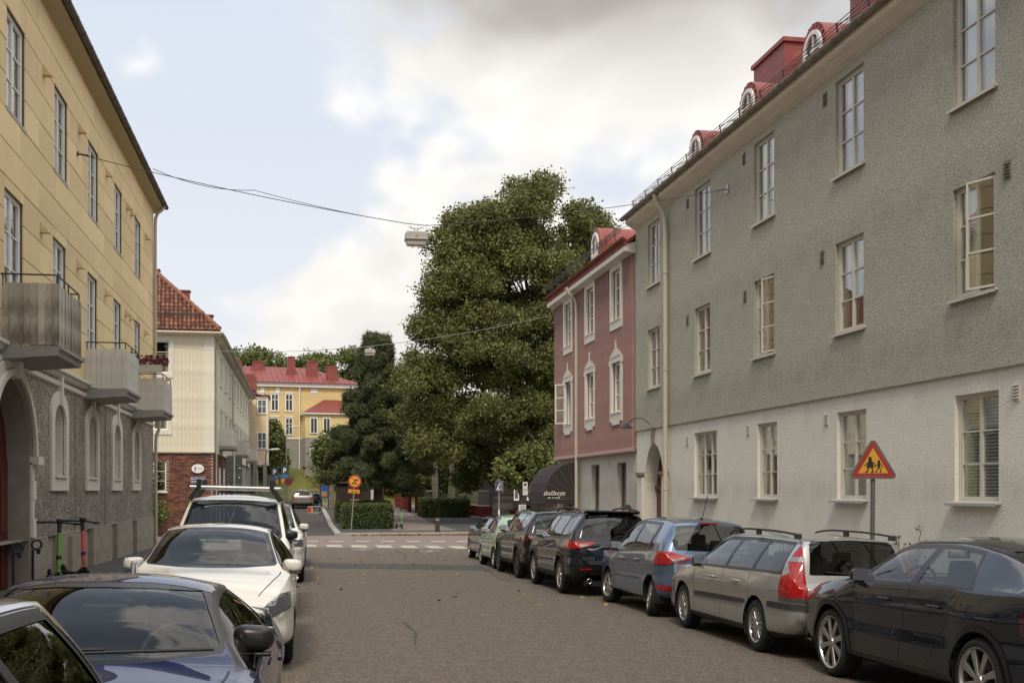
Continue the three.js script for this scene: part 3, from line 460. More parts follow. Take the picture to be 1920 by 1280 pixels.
  for (const [i, c] of aw.entries()) {
    const s = part(lb, 'window_surround', [extr(arch(c - 0.84, c + 0.84, -0.02, 1.97, 14, 0.52), 0.05, 0, [arch(c - 0.56, c + 0.56, 0.28, 1.72, 14, 0.4)]).translate(0, 0, 0.001), extr([[c - 0.07, 1.68], [c + 0.07, 1.68], [c + 0.1, 2.3], [c - 0.1, 2.3]], 0.09).translate(0, 0, 0.0), b6(c - 0.56, c + 0.56, 0.24, 0.28, -0.3, 0.09)], M.offWhite);
    part(s, 'reveal', [extr(arch(c - 0.56, c + 0.56, 0.281, 1.719, 14, 0.4), 0.44, 0, [arch(c - 0.53, c + 0.53, 0.3, 1.69, 14, 0.38)]).translate(0, 0, -0.46)], M.offWhite);
    part(s, 'frame', [extr(arch(c - 0.53, c + 0.53, 0.3, 1.69, 14, 0.38), 0.05, 0, [arch(c - 0.46, c - 0.02, 0.37, 1.58, 8, 0.2), arch(c + 0.02, c + 0.46, 0.37, 1.58, 8, 0.2)]).translate(0, 0, -0.46), b6(c - 0.5, c + 0.5, 0.95, 0.98, -0.45, -0.41)], M.whiteFrame);
    part(s, 'pane', extr(arch(c - 0.5, c + 0.5, 0.32, 1.66, 14, 0.38), 0.004).translate(0, 0, -0.44), M.glass);
  }
  // gateway arch with moulded surround, quoins and a dark red door
  const ring = (o, w) => extr([...arch(19.25 - o, 22.2 + o, 0.6, 1.9 + o, 18, 1.3 + o).slice(2), ...arch(19.25, 22.2, 0.6, 1.9, 18, 1.3).slice(2).reverse()], w);
  part(lb, 'arch_moulding', [ring(0.3, 0.08).translate(0, 0, 0), ring(0.12, 0.13).translate(0, 0, 0.002), extr([[20.62, 1.85], [20.84, 1.85], [20.92, 2.4], [20.54, 2.4]], 0.2).translate(0, 0, 0.0), b6(22.2, 22.62, 0.45, 0.6, -0.1, 0.16)], M.offWhite);
  for (let i = 0; i < 4; i++) part(lb, 'quoin', b6(22.2, 22.46 + (i % 2 ? -0.08 : 0.05), -0.86 + i * 0.34, -0.54 + i * 0.34 + (i < 3 ? 0.018 : 0), -0.1, 0.06 - (i % 2) * 0.008), M.offWhite);
  { const U = (a, b, y, r) => { const q = arch(a, b, -2.45, y, 18, r); return [...q.slice(1), q[0]]; }; part(lb, 'gateway_lining', extr([...U(19.2, 22.23, 1.93, 1.33), ...U(19.26, 22.17, 1.87, 1.27).reverse()], 1.06).translate(0, 0, -1.05), M.plinth); }
  part(lb, 'gateway_side', [b6(22.24, 22.28, -2.4, 1.9, -1.3, -0.5), b6(19.2, 19.25, -2.4, 1.9, -1.3, -0.5), b6(19.25, 22.2, 1.85, 1.9, -1.3, -0.5)], M.plinth);
  const door = part(lb, 'gate_door', [b6(19.25, 20.7, -2.4, 0.55, -0.46, -0.36), b6(20.74, 22.2, -2.4, 0.55, -0.46, -0.36), extr(arch(19.25, 22.2, 0.552, 1.88, 16, 1.28), 0.08).translate(0, 0, -0.46), ...[19.45, 20.05, 20.95, 21.55].flatMap((x) => [b6(x, x + 0.45, -1.9, -0.9, -0.36, -0.325), b6(x, x + 0.45, -0.75, 0.35, -0.36, -0.325)])], M.doorRed);
  part(door, 'handle', bar([20.66, -0.9, -0.31], [20.66, -0.65, -0.31], 0.018), M.steel);
  part(lb, 'cornice', [extr([[0, 2.24], [0.07, 2.26], [0.09, 2.32], [0.16, 2.34], [0.16, 2.4], [0.0, 2.42]], 50).rotateY(-Math.PI / 2).translate(40.02, 0, 0), extr([[0, 2.06], [0.05, 2.08], [0.06, 2.16], [0, 2.18]], 50).rotateY(-Math.PI / 2).translate(40.02, 0, 0)], M.offWhite);
  // balconies: plank fronts on concrete slabs
  for (const [bi, [x0, x1]] of [[20.1, 22.0], [27.65, 29.55], [34.9, 36.9], [12.9, 14.8]].entries()) {
    const z = 0.88, base = bi === 0 ? 2.33 : 2.26, hgt = bi === 0 ? 1.02 : 0.92;
    const s = part(lb, 'balcony', [extr([[0, base - 0.22], [z - 0.25, base - 0.17], [z + 0.02, base - 0.15], [z + 0.04, base - 0.06], [z + 0.09, base - 0.05], [z + 0.09, base], [0, base]], x1 - x0 + 0.12).rotateY(-Math.PI / 2).translate(x1 + 0.06, 0, 0)], M.concrete, bi === 0 ? 'balcony with weathered grey planks' : undefined);
    const pick = () => (bi === 0 ? M.greyBoard[(rnd() * 3) | 0] : M.paleBoard), top_ = base + hgt; let n = 0;
    for (let x = x0; x < x1 - 0.05; x += 0.128) part(s, 'plank', b6(x + 0.002, x + 0.122, base + 0.03, top_ + rr(-0.008, 0.008), z - 0.02, z + 0.002 + (n++ % 2) * 0.014), pick());
    for (const e of [x0, x1]) for (let zz = 0.03; zz < z - 0.06; zz += 0.112) part(s, 'plank', b6(e - 0.01, e + 0.006 + (n++ % 2) * 0.0, base + 0.03, top_ + rr(-0.006, 0.006), zz, zz + 0.107).translate(e === x0 ? -(n % 2) * 0.014 : (n % 2) * 0.014, 0, 0), pick());
    part(s, 'railing', [bar([x0, top_ + 0.14, 0.02], [x0, top_ + 0.14, z], 0.014), bar([x0, top_ + 0.14, z], [x1, top_ + 0.14, z], 0.014), bar([x1, top_ + 0.14, z], [x1, top_ + 0.14, 0.02], 0.014), ...[[x0, z], [x1, z], [(x0 + x1) / 2, z], [x0, 0.05]].map(([a, c]) => bar([a, top_ - 0.05, c], [a, top_ + 0.14, c], 0.012))], M.darkSteel);
  }
  // eaves, gutter, downpipe
  part(lb, 'soffit', [extr([[0, 9.14], [0.30, 9.25], [0.30, 9.36], [-0.3, 9.42], [-0.3, 9.14]], 50.5).rotateY(-Math.PI / 2).translate(40.35, 0, 0)], M.yellowSoffit);
  { const pr = []; for (let i = 0; i <= 8; i++) { const a = Math.PI * (1 + i / 8); pr.push([0.37 + 0.08 * Math.cos(a), 9.38 + 0.08 * Math.sin(a)]); } const g = [extr(pr, 50.6).rotateY(-Math.PI / 2).translate(40.45, 0, 0)]; for (let x = 2; x < 40; x += 0.8) g.push(uvBox(T(new THREE.TorusGeometry(0.085, 0.009, 4, 8, Math.PI), x, 9.38, 0.37, Math.PI, Math.PI / 2))); part(lb, 'gutter', g, plain(0.10, 0.085, 0.075, 0.6)); }
  part(lb, 'roof', [extr([[0.42, 9.42], [-4.6, 13], [-9.6, 9.4], [-9.6, 9.3], [-4.6, 12.85], [0.32, 9.36]], 50.6).rotateY(-Math.PI / 2).translate(40.4, 0, 0)], M.redMetal);
  pipeRun(lb, 'downpipe', [[39.95, 9.32, 0.36], [39.95, 9.2, 0.3], [39.9, 9.05, 0.15], [39.9, 8.7, 0.08], [39.9, 5, 0.08], [39.9, 2.7, 0.08], [39.9, 2.3, 0.22], [39.9, 2.0, 0.2], [39.9, 1.6, 0.1], [39.9, -1, 0.1], [39.9, -2.3, 0.1]], 0.055);
  // thin conduits and a meter box on the ground floor wall
  part(lb, 'conduit', [bar([26.5, 2.2, 0.015], [26.5, -0.85, 0.015], 0.01), bar([30.4, 2.2, 0.015], [30.4, -0.85, 0.015], 0.01), b6(25.5, 25.85, -1.7, -0.95, 0.05, 0.13)], M.plinth);
}

// ---------- left, beyond the crossing: cream boarded house on a brick ground floor ----------
const cb = thing('cream_boarded_house', 'cream board and batten house with brick ground floor and orange tiled hip roof', 'building');
cb.position.set(0, EYE, 0);
{
  const F = -62, X1 = -4.45, X0 = -17, D1 = 105.4;
  const gw = [[-8.1, -6.62, 5.95, 7.6], [-8.1, -6.72, 3.05, 4.6]];
  part(cb, 'gable_boarding', extr(rect(X0, X1 - 0.46, 1.92, 8.0), 0.3, 0, gw.map((w) => rect(...w))).translate(0, 0, F - 0.3), M.creamBoard);
  { const g = []; for (let x = X0 + 0.1; x < X1 - 0.5; x += 0.19) { const hit = x > -8.4 && x < -6.35; for (const [a, b] of hit ? [[1.92, 2.78], [4.9, 5.7], [7.86, 8]] : [[1.92, 8]]) g.push(b6(x - 0.03, x + 0.03, a, b, F, F + 0.028)); } part(cb, 'battens', g, M.creamBoard).userData.kind = 'stuff'; }
  part(cb, 'corner_board', [b6(X1 - 0.46, X1 + 0.03, 1.92, 8.0, F - 0.3, F + 0.03)], M.creamTrim);
  for (const [a, b, y0, y1] of gw) { const g = new THREE.Group(); const w = makeWindow(cb, a, y0, b - a, y1 - y0, { fm: M.whiteFrame, rec: 0.05, sill: false, r: 3, curtain: 0.15 }); w.position.z = F - 0.05; part(w, 'surround', [b6(-0.2, 0, -0.24, y1 - y0 + 0.22, 0.05, 0.1), b6(b - a, b - a + 0.2, -0.24, y1 - y0 + 0.22, 0.05, 0.1), b6(0, b - a, -0.24, 0, 0.05, 0.1), b6(0, b - a, y1 - y0, y1 - y0 + 0.22, 0.05, 0.1)], M.offWhite); }
  const fw = []; for (const [a, b] of [[62.7, 63.9], [66.9, 68.3], [71, 72.4], [75.2, 76.6], [80.2, 81.6], [84.2, 85.6], [88.4, 89.8], [92.6, 94], [96.8, 98.2], [101, 102.4]]) fw.push([a, b, 5.95, 7.35], [a, b, 3.0, 4.4]);
  const side = new THREE.Group();
  const fa = part(cb, 'street_boarding', extr(rect(62.03, D1, 1.92, 8.0), 0.3, 0, fw.map((w) => rect(...w))).rotateY(Math.PI / 2).translate(X1 - 0.3, 0, 0), M.creamBoard);
  for (const [a, b, y0, y1] of fw) { const w = makeWindow(cb, 0, 0, b - a, y1 - y0, { fm: M.whiteFrame, rec: 0.04, sill: false, r: 3 }); w.position.set(X1 - 0.04, y0, -a); w.rotation.y = Math.PI / 2; part(w, 'surround', [b6(-0.12, 0, -0.2, y1 - y0 + 0.18, 0.04, 0.09), b6(b - a, b - a + 0.12, -0.2, y1 - y0 + 0.18, 0.04, 0.09), b6(0, b - a, -0.2, 0, 0.04, 0.09), b6(0, b - a, y1 - y0, y1 - y0 + 0.18, 0.04, 0.09)], M.offWhite); }
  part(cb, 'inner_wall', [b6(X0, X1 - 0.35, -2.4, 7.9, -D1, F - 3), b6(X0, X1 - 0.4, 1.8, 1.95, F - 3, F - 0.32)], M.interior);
  // brick ground floor, bricks laid one by one on the gable
  part(cb, 'mortar_wall', [extr(rect(X0, X1 - 0.02, -2.6, 1.86), 0.3, 0, [rect(-8.1, -6.8, -0.1, 1.5)]).translate(0, 0, F - 0.34), b6(X1 - 0.32, X1 - 0.02, -2.6, 1.86, -D1, F - 0.32)], M.mortar);
  { const lots = [[], [], [], []]; let row = 0; for (let y = -2.5; y < 1.84; y += 0.077, row++) for (let x = X1 - 0.02 - (row % 2 ? 0.125 : 0); x > -9.6; x -= 0.26) { const a = Math.max(x - 0.248, -9.6); if (a < -6.8 && x > -8.1 && y > -0.17 && y < 1.5) continue; lots[hash(row * 7 + 3, Math.round(x * 50)) * 4 | 0].push(b6(a, x, y, y + 0.064, F - 0.05, F - 0.03 + 0.004 * hash(row, Math.round(x * 31)))); }
    row = 0; for (let y = -2.5; y < 1.84; y += 0.077, row++) for (let d = 62.04 + (row % 2 ? 0.125 : 0); d < 80; d += 0.26) lots[hash(row * 5 + 1, Math.round(d * 40)) * 4 | 0].push(b6(X1 - 0.03, X1 - 0.004, y, y + 0.064, -d - 0.248, -d));
    lots.forEach((l, i) => { part(cb, 'bricks', l, M.brick[i]).userData.kind = 'stuff'; }); }
  { const w = makeWindow(cb, -8.1, -0.1, 1.3, 1.6, { fm: M.whiteFrame, rec: 0.1, r: 3 }); w.position.z = F - 0.12; }
  for (const d of [66, 69.5, 73.5]) part(cb, 'ground_floor_door', [b6(X1 - 0.02, X1 + 0.03, -2.2, 1.2, -d - 1.0, -d)], M.whiteFrame);
  part(cb, 'sill_course', [b6(X0, X1 + 0.05, 1.862, 1.918, F - 0.3, F + 0.06), b6(X1, X1 + 0.06, 1.862, 1.918, -D1, F - 0.301)], M.gutter);
  // hip roof with pantiles on the face toward the crossing
  const E = 8.06, k = 0.965, ze = F + 0.42, xe = X1 + 0.42;
  const hip = (a) => [xe - a, E + k * a, ze - a];
  { const q = new THREE.BufferGeometry(), A = hip(0), B = hip(6), L = [X0 - 0.4, E, ze], LB = [X0 + 6, E + 6 * k, ze - 6], R = [xe, E, -D1], RB = [xe - 6, E + 6 * k, -D1];
    q.setAttribute('position', new THREE.BufferAttribute(new Float32Array([...L, ...A, ...B, ...L, ...B, ...LB, ...A, ...R, ...RB, ...A, ...RB, ...B]), 3)); q.computeVertexNormals();
    const roof = part(cb, 'roof', uvBox(q), M.tile[1]);
    const tl = [[], [], []]; const sl = Math.hypot(1, k), ang = Math.atan(k); let row = 0;
    for (let s = 0; s < 7.6; s += 0.33, row++) { const a = s / sl; for (let x = xe - a - 0.12; x > -11.5; x -= 0.215) { const g = new THREE.CylinderGeometry(0.085, 0.095, 0.36, 5, 1, true, -Math.PI / 2, Math.PI); g.rotateX(-(Math.PI / 2 - ang) - 0.09); g.translate(x, E + k * (a + 0.115) + 0.035, ze - a - 0.115); tl[hash(row, Math.round(x * 40)) * 3 | 0].push(uvBox(g)); } }
    tl.forEach((l, i) => { part(roof, 'tiles', l, M.tile[i]).userData.kind = 'stuff'; });
    const rg = []; for (let s = 0.1; s < 5.9; s += 0.3) { const p = hip(s), p2 = hip(s + 0.34); const g = bar([p[0], p[1] + 0.08, p[2]], [p2[0], p2[1] + 0.06, p2[2]], 0.13, 8); rg.push(g); } part(roof, 'hip_tiles', rg, M.tile[2]);
    const st = []; for (let d = 63; d < D1; d += 0.24) st.push(bx(0.3, 0.06, 0.2, xe + 0.0, E + 0.03, -d, 0, 0, -0.7)); part(roof, 'eave_tiles', st, M.tile[0]).userData.kind = 'stuff';
    const sg = [], y = E + k * 0.75 + 0.2, z = ze - 0.75; for (let i = 0; i < 3; i++) sg.push(bar([-12, y + i * 0.05, z], [xe - 0.9, y + i * 0.05, z], 0.014)); for (let x = -12; x < xe - 0.9; x += 0.14) sg.push(b6(x, x + 0.015, y - 0.02, y + 0.12, z - 0.008, z + 0.008)); part(roof, 'snow_guard', sg, M.darkSteel);
    for (const [x, yy, d, w] of [[-8.0, 12.0, 66.6, 0.6], [-6.6, 11.2, 68.5, 0.7], [-5.9, 10.5, 73, 1.2]]) { const c = part(roof, 'chimney', [b6(x - w / 2, x + w / 2, yy - 2, yy, -d - 0.5, -d)], M.redMetal); part(c, 'chimney_cap', [b6(x - w / 2 - 0.06, x + w / 2 + 0.06, yy + 0.002, yy + 0.08, -d - 0.56, -d + 0.06)], M.redMetal); } }
  part(cb, 'soffit', [b6(X0, xe - 0.02, 7.92, 8.04, F, ze - 0.02), b6(X1, xe - 0.02, 7.92, 8.04, -D1, F - 0.002)], M.offWhite);
  part(cb, 'gutter', [bar([X0, 8.0, ze + 0.05], [xe + 0.05, 8.0, ze + 0.05], 0.07, 8), bar([xe + 0.05, 8.0, ze + 0.05], [xe + 0.05, 8.0, -D1], 0.07, 8)], M.pipe);
  for (const d of [62.6, 77.8, 103]) pipeRun(cb, 'downpipe', [[xe, 7.9, -d], [xe - 0.15, 7.7, -d], [X1 + 0.1, 7.4, -d], [X1 + 0.09, 7.0, -d], [X1 + 0.09, 2, -d], [X1 + 0.09, -2.2, -d]], 0.055);
  for (const [d0, d1] of [[66, 69.2], [81.6, 84.6], [98, 101]]) {
    const s = part(cb, 'balcony', [b6(X1 + 0.001, X1 + 0.85, 2.22, 2.4, -d1 - 0.05, -d0 + 0.05)], M.concrete);
    let n = 0; for (let x = X1 + 0.02; x < X1 + 0.78; x += 0.13) part(s, 'plank', b6(x, x + 0.122, 2.42, 3.3, -d0, -d0 + 0.02 + (n++ % 2) * 0.012), M.paleBoard);
    const g = []; for (let d = d0; d < d1; d += 0.13) g.push(b6(X1 + 0.78, X1 + 0.8 + (n++ % 2) * 0.012, 2.42, 3.3, -d - 0.122, -d)); part(s, 'side_planks', g, M.paleBoard); part(s, 'top_rail', [b6(X1, X1 + 0.84, 3.31, 3.35, -d0 - 0.04, -d0 + 0.05), b6(X1 + 0.76, X1 + 0.84, 3.31, 3.35, -d1, -d0 - 0.041)], M.paleBoard);
  }
}
{ // signs on the brick wall
  const s = thing('oval_house_sign', 'small white oval sign with grey emblem on the brick wall', 'sign'); s.position.set(-5.23, EYE + 1.08, -61.96);
  const el = new THREE.Shape(); el.absellipse(0, 0, 0.3, 0.22, 0, Math.PI * 2);
  part(s, 'plate', extr(el, 0.03, 0.008), M.whiteFrame); part(s, 'emblem', [b6(-0.15, -0.1, -0.14, 0.1, 0.039, 0.042), bx(0.13, 0.03, 0.003, -0.12, 0.06, 0.0405, 0, 0, 0.5), bx(0.1, 0.03, 0.003, -0.13, 0.0, 0.0405, 0, 0, -0.5), ...[-0.02, 0.05, 0.12, 0.18].map((x) => b6(x, x + 0.045, 0.01, 0.05, 0.039, 0.042)), ...[-0.03, 0.01, 0.06, 0.1, 0.15, 0.19].map((x) => b6(x, x + 0.025, -0.075, -0.05, 0.039, 0.042))], plain(0.22, 0.24, 0.24));
  const t = thing('street_name_sign', 'blue street name sign with white lettering on the brick wall', 'sign'); t.position.set(-5.2, EYE + 0.5, -61.96);
  part(t, 'plate', rbx(0.74, 0.31, 0.02, 0.006), plain(0.015, 0.03, 0.16, 0.4)); part(t, 'border', [b6(-0.37, 0.37, 0.145, 0.155, 0.011, 0.014), b6(-0.37, 0.37, -0.155, -0.145, 0.011, 0.014), b6(-0.37, -0.36, -0.145, 0.145, 0.011, 0.014), b6(0.36, 0.37, -0.145, 0.145, 0.011, 0.014)], M.whiteFrame);
  part(t, 'lettering', [T(text('Stockholms-', 0.085, font, 0.003), -0.02, 0.065, 0.011), T(text('gatan 2 - 6', 0.085, font, 0.003), -0.04, -0.07, 0.011)], M.whiteFrame);
}
// ---------- peach house with bay windows beyond it ----------
{
  const b = thing('bay_window_house', 'peach boarded house with white bay windows beyond the cream house', 'building'); b.position.set(0, EYE, 0);
  part(b, 'wall', [b6(-14, -3.95, 2.3, 8.3, -122, -106)], M.peachBoard); part(b, 'ground_floor', [b6(-14, -4.3, -1.6, 2.3, -122, -106.8)], M.greyFrame); for (const x of [-4.05, -3.2]) part(b, 'pillar', [b6(x - 0.15, x + 0.15, -1.7, 2.3, -106.3, -106)], M.concrete);
  const bay = part(b, 'bay', [b6(-3.95, -2.95, 2.3, 8.1, -110, -106.2)], M.peachBoard);
  for (const [y0, y1] of [[6.7, 8.0], [3.6, 5.1]]) { const w = part(bay, 'window', [b6(-3.9, -3.78, y0, y1, -106.2, -106.1), b6(-3.12, -2.98, y0, y1, -106.2, -106.1), b6(-3.78, -3.12, y0, y0 + 0.1, -106.2, -106.1), b6(-3.78, -3.12, y1 - 0.1, y1, -106.2, -106.1), b6(-3.48, -3.42, y0, y1, -106.2, -106.12), b6(-3.78, -3.12, (y0 + y1) / 2, (y0 + y1) / 2 + 0.05, -106.2, -106.13)], M.whiteFrame); part(w, 'pane', [b6(-3.78, -3.12, y0 + 0.1, y1 - 0.1, -106.19, -106.17)], plain(0.12, 0.14, 0.14, 0.1)); part(w, 'side_pane', [b6(-2.95, -2.94, y0 + 0.1, y1 - 0.1, -107.6, -106.5)], plain(0.12, 0.14, 0.14, 0.1)); }
  part(bay, 'trim', [b6(-3.97, -2.92, 8.1, 8.25, -110, -106.1), b6(-3.97, -2.92, 2.2, 2.32, -110, -106.1), b6(-3.05, -2.93, 2.32, 8.1, -106.22, -106.08)], M.whiteFrame);
  const r = part(b, 'roof', [extr([[-3.5, 8.3], [-9, 11.6], [-14.5, 8.3]], 16).translate(0, 0, -122)], M.redMetal); part(r, 'bay_roof', [b6(-4.1, -2.8, 8.26, 8.42, -110.2, -106)], M.tile[0]); part(r, 'dormer', [b6(-5.4, -4.1, 8.9, 10.3, -112, -107)], M.redMetal);
}
// ---------- yellow wooden house on the hill ----------
{
  const b = thing('yellow_hill_house', 'bright yellow wooden house with red sheet roof and grey basement on the grassy hill', 'building'); b.position.set(-0.23, EYE, -128); b.rotation.y = 0.12;
  const dark = plain(0.07, 0.075, 0.07, 0.12);
  part(b, 'wall', [b6(-12, 6, 5.5, 11.3, -10, 0)], M.yellowBoard); part(b, 'basement', [b6(-12, 6, 0.5, 5.5, -10, 0.05)], M.concrete);
  part(b, 'cornice', [b6(-12.3, 6.3, 11.0, 11.45, -10.3, 0.35)], M.whiteFrame); part(b, 'string_course', [b6(-12, 6.02, 5.42, 5.56, -10, 0.1)], M.whiteFrame);
  { const g = []; for (let x = -12; x < 6; x += 0.24) g.push(b6(x, x + 0.05, 5.56, 11, 0, 0.03)); part(b, 'battens', g, M.yellowBoard).userData.kind = 'stuff'; }
  const win = (x, y, w, h) => { const m = part(b, 'window', [b6(x - w / 2 - 0.14, x - w / 2, y - 0.14, y + h + 0.16, 0.03, 0.09), b6(x + w / 2, x + w / 2 + 0.14, y - 0.14, y + h + 0.16, 0.03, 0.09), b6(x - w / 2, x + w / 2, y - 0.14, y, 0.03, 0.09), b6(x - w / 2, x + w / 2, y + h, y + h + 0.16, 0.03, 0.09), b6(x - 0.04, x + 0.04, y, y + h, 0.03, 0.08), b6(x - w / 2, x + w / 2, y + h * 0.66, y + h * 0.66 + 0.06, 0.03, 0.078), b6(x - w / 2 - 0.2, x + w / 2 + 0.2, y + h + 0.161, y + h + 0.26, 0.03, 0.14)], M.whiteFrame); part(m, 'pane', [b6(x - w / 2, x + w / 2, y, y + h, 0.03, 0.045)], dark); };
  for (const x of [-4.2, -2.6, -1.1]) { win(x, 8.5, 0.62, 1.65); win(x, 5.95, 0.62, 1.65); }
  for (const x of [-2.3, -3.9]) part(b, 'attic_window', [b6(x - 0.2, x + 0.2, 10.4, 10.9, 0.03, 0.06)], M.whiteFrame);
  part(b, 'attic_window', [b6(1.2, 1.95, 10.4, 10.85, 0.03, 0.06)], M.whiteFrame);
  pipeRun(b, 'downpipe', [[0, 11.2, 0.2], [0, 8, 0.2], [0, 4, 0.2], [0, 1, 0.2]], 0.07, M.whiteFrame);
  const roof = part(b, 'roof', (() => { const q = new THREE.BufferGeometry(), e = 11.45, r = 13.6; q.setAttribute('position', new THREE.BufferAttribute(new Float32Array([-12.6, e, 0.6, 6.6, e, 0.6, 1.6, r, -5, -12.6, e, 0.6, 1.6, r, -5, -8, r, -5, 6.6, e, 0.6, 6.6, e, -10.5, 1.6, r, -5]), 3)); q.computeVertexNormals(); const g = [q]; for (let x = -11.5; x < 1.6; x += 0.55) g.push(plank([x, e + 0.03, 0.55], [x, r + 0.03, -5], 0.05, 0.07)); for (let i = 0; i < 8; i++) { const x = 2.1 + i * 0.55, t = (6.6 - x) / 5; g.push(plank([x, e + 0.03, 0.55], [x, lerp(e, r, t) + 0.03, lerp(0.6, -5, t)], 0.05, 0.07)); } return g; })(), M.redMetal);
  for (const [x, z, w, y] of [[-6.2, -4, 0.8, 13.9], [-4, -4, 1.3, 13.9], [-0.6, -2.5, 0.8, 14.4], [1.6, -2, 1.15, 13.9], [3.6, -0.8, 1.1, 13.3]]) { const c = part(roof, 'chimney', [b6(x - w / 2, x + w / 2, 11, y, z - 0.5, z + 0.4)], M.redMetal); part(c, 'chimney_cap', extr(arch(x - w / 2 - 0.05, x + w / 2 + 0.05, y, y + 0.16, 8, 0.12), 1.0).translate(0, 0, z - 0.55), M.redMetal); }
  const wing = part(b, 'wing', [b6(0.25, 6.2, 5.5, 8.1, 0.1, 3)], M.yellowBoard); part(wing, 'wing_basement', [b6(0.25, 6.2, 0.5, 5.5, 0.1, 3.05)], M.concrete); part(wing, 'wing_roof', (() => { const q = new THREE.BufferGeometry(); q.setAttribute('position', new THREE.BufferAttribute(new Float32Array([0, 8.1, 3.3, 6.5, 8.1, 3.3, 4.2, 9.7, 0.1, 0, 8.1, 3.3, 4.2, 9.7, 0.1, 2.6, 9.7, 0.1, 0, 8.1, 3.3, 2.6, 9.7, 0.1, 0, 8.1, 0.1]), 3)); q.computeVertexNormals(); return q; })(), M.redMetal); part(wing, 'wing_eave', [b6(0, 6.5, 7.95, 8.09, 0.1, 3.28)], M.whiteFrame);
  for (const x of [1.15, 2.5]) for (const [y, h] of [[6.0, 1.5], [3.55, 0.75]]) { const m = part(wing, 'wing_window', [b6(x - 0.42, x - 0.3, y - 0.1, y + h + 0.1, 3.05, 3.1), b6(x + 0.3, x + 0.42, y - 0.1, y + h + 0.1, 3.05, 3.1), b6(x - 0.3, x + 0.3, y - 0.1, y, 3.05, 3.1), b6(x - 0.3, x + 0.3, y + h, y + h + 0.1, 3.05, 3.1), b6(x - 0.03, x + 0.03, y, y + h, 3.05, 3.09)], M.whiteFrame); part(m, 'pane', [b6(x - 0.3, x + 0.3, y, y + h, 3.06, 3.07)], dark); }
}
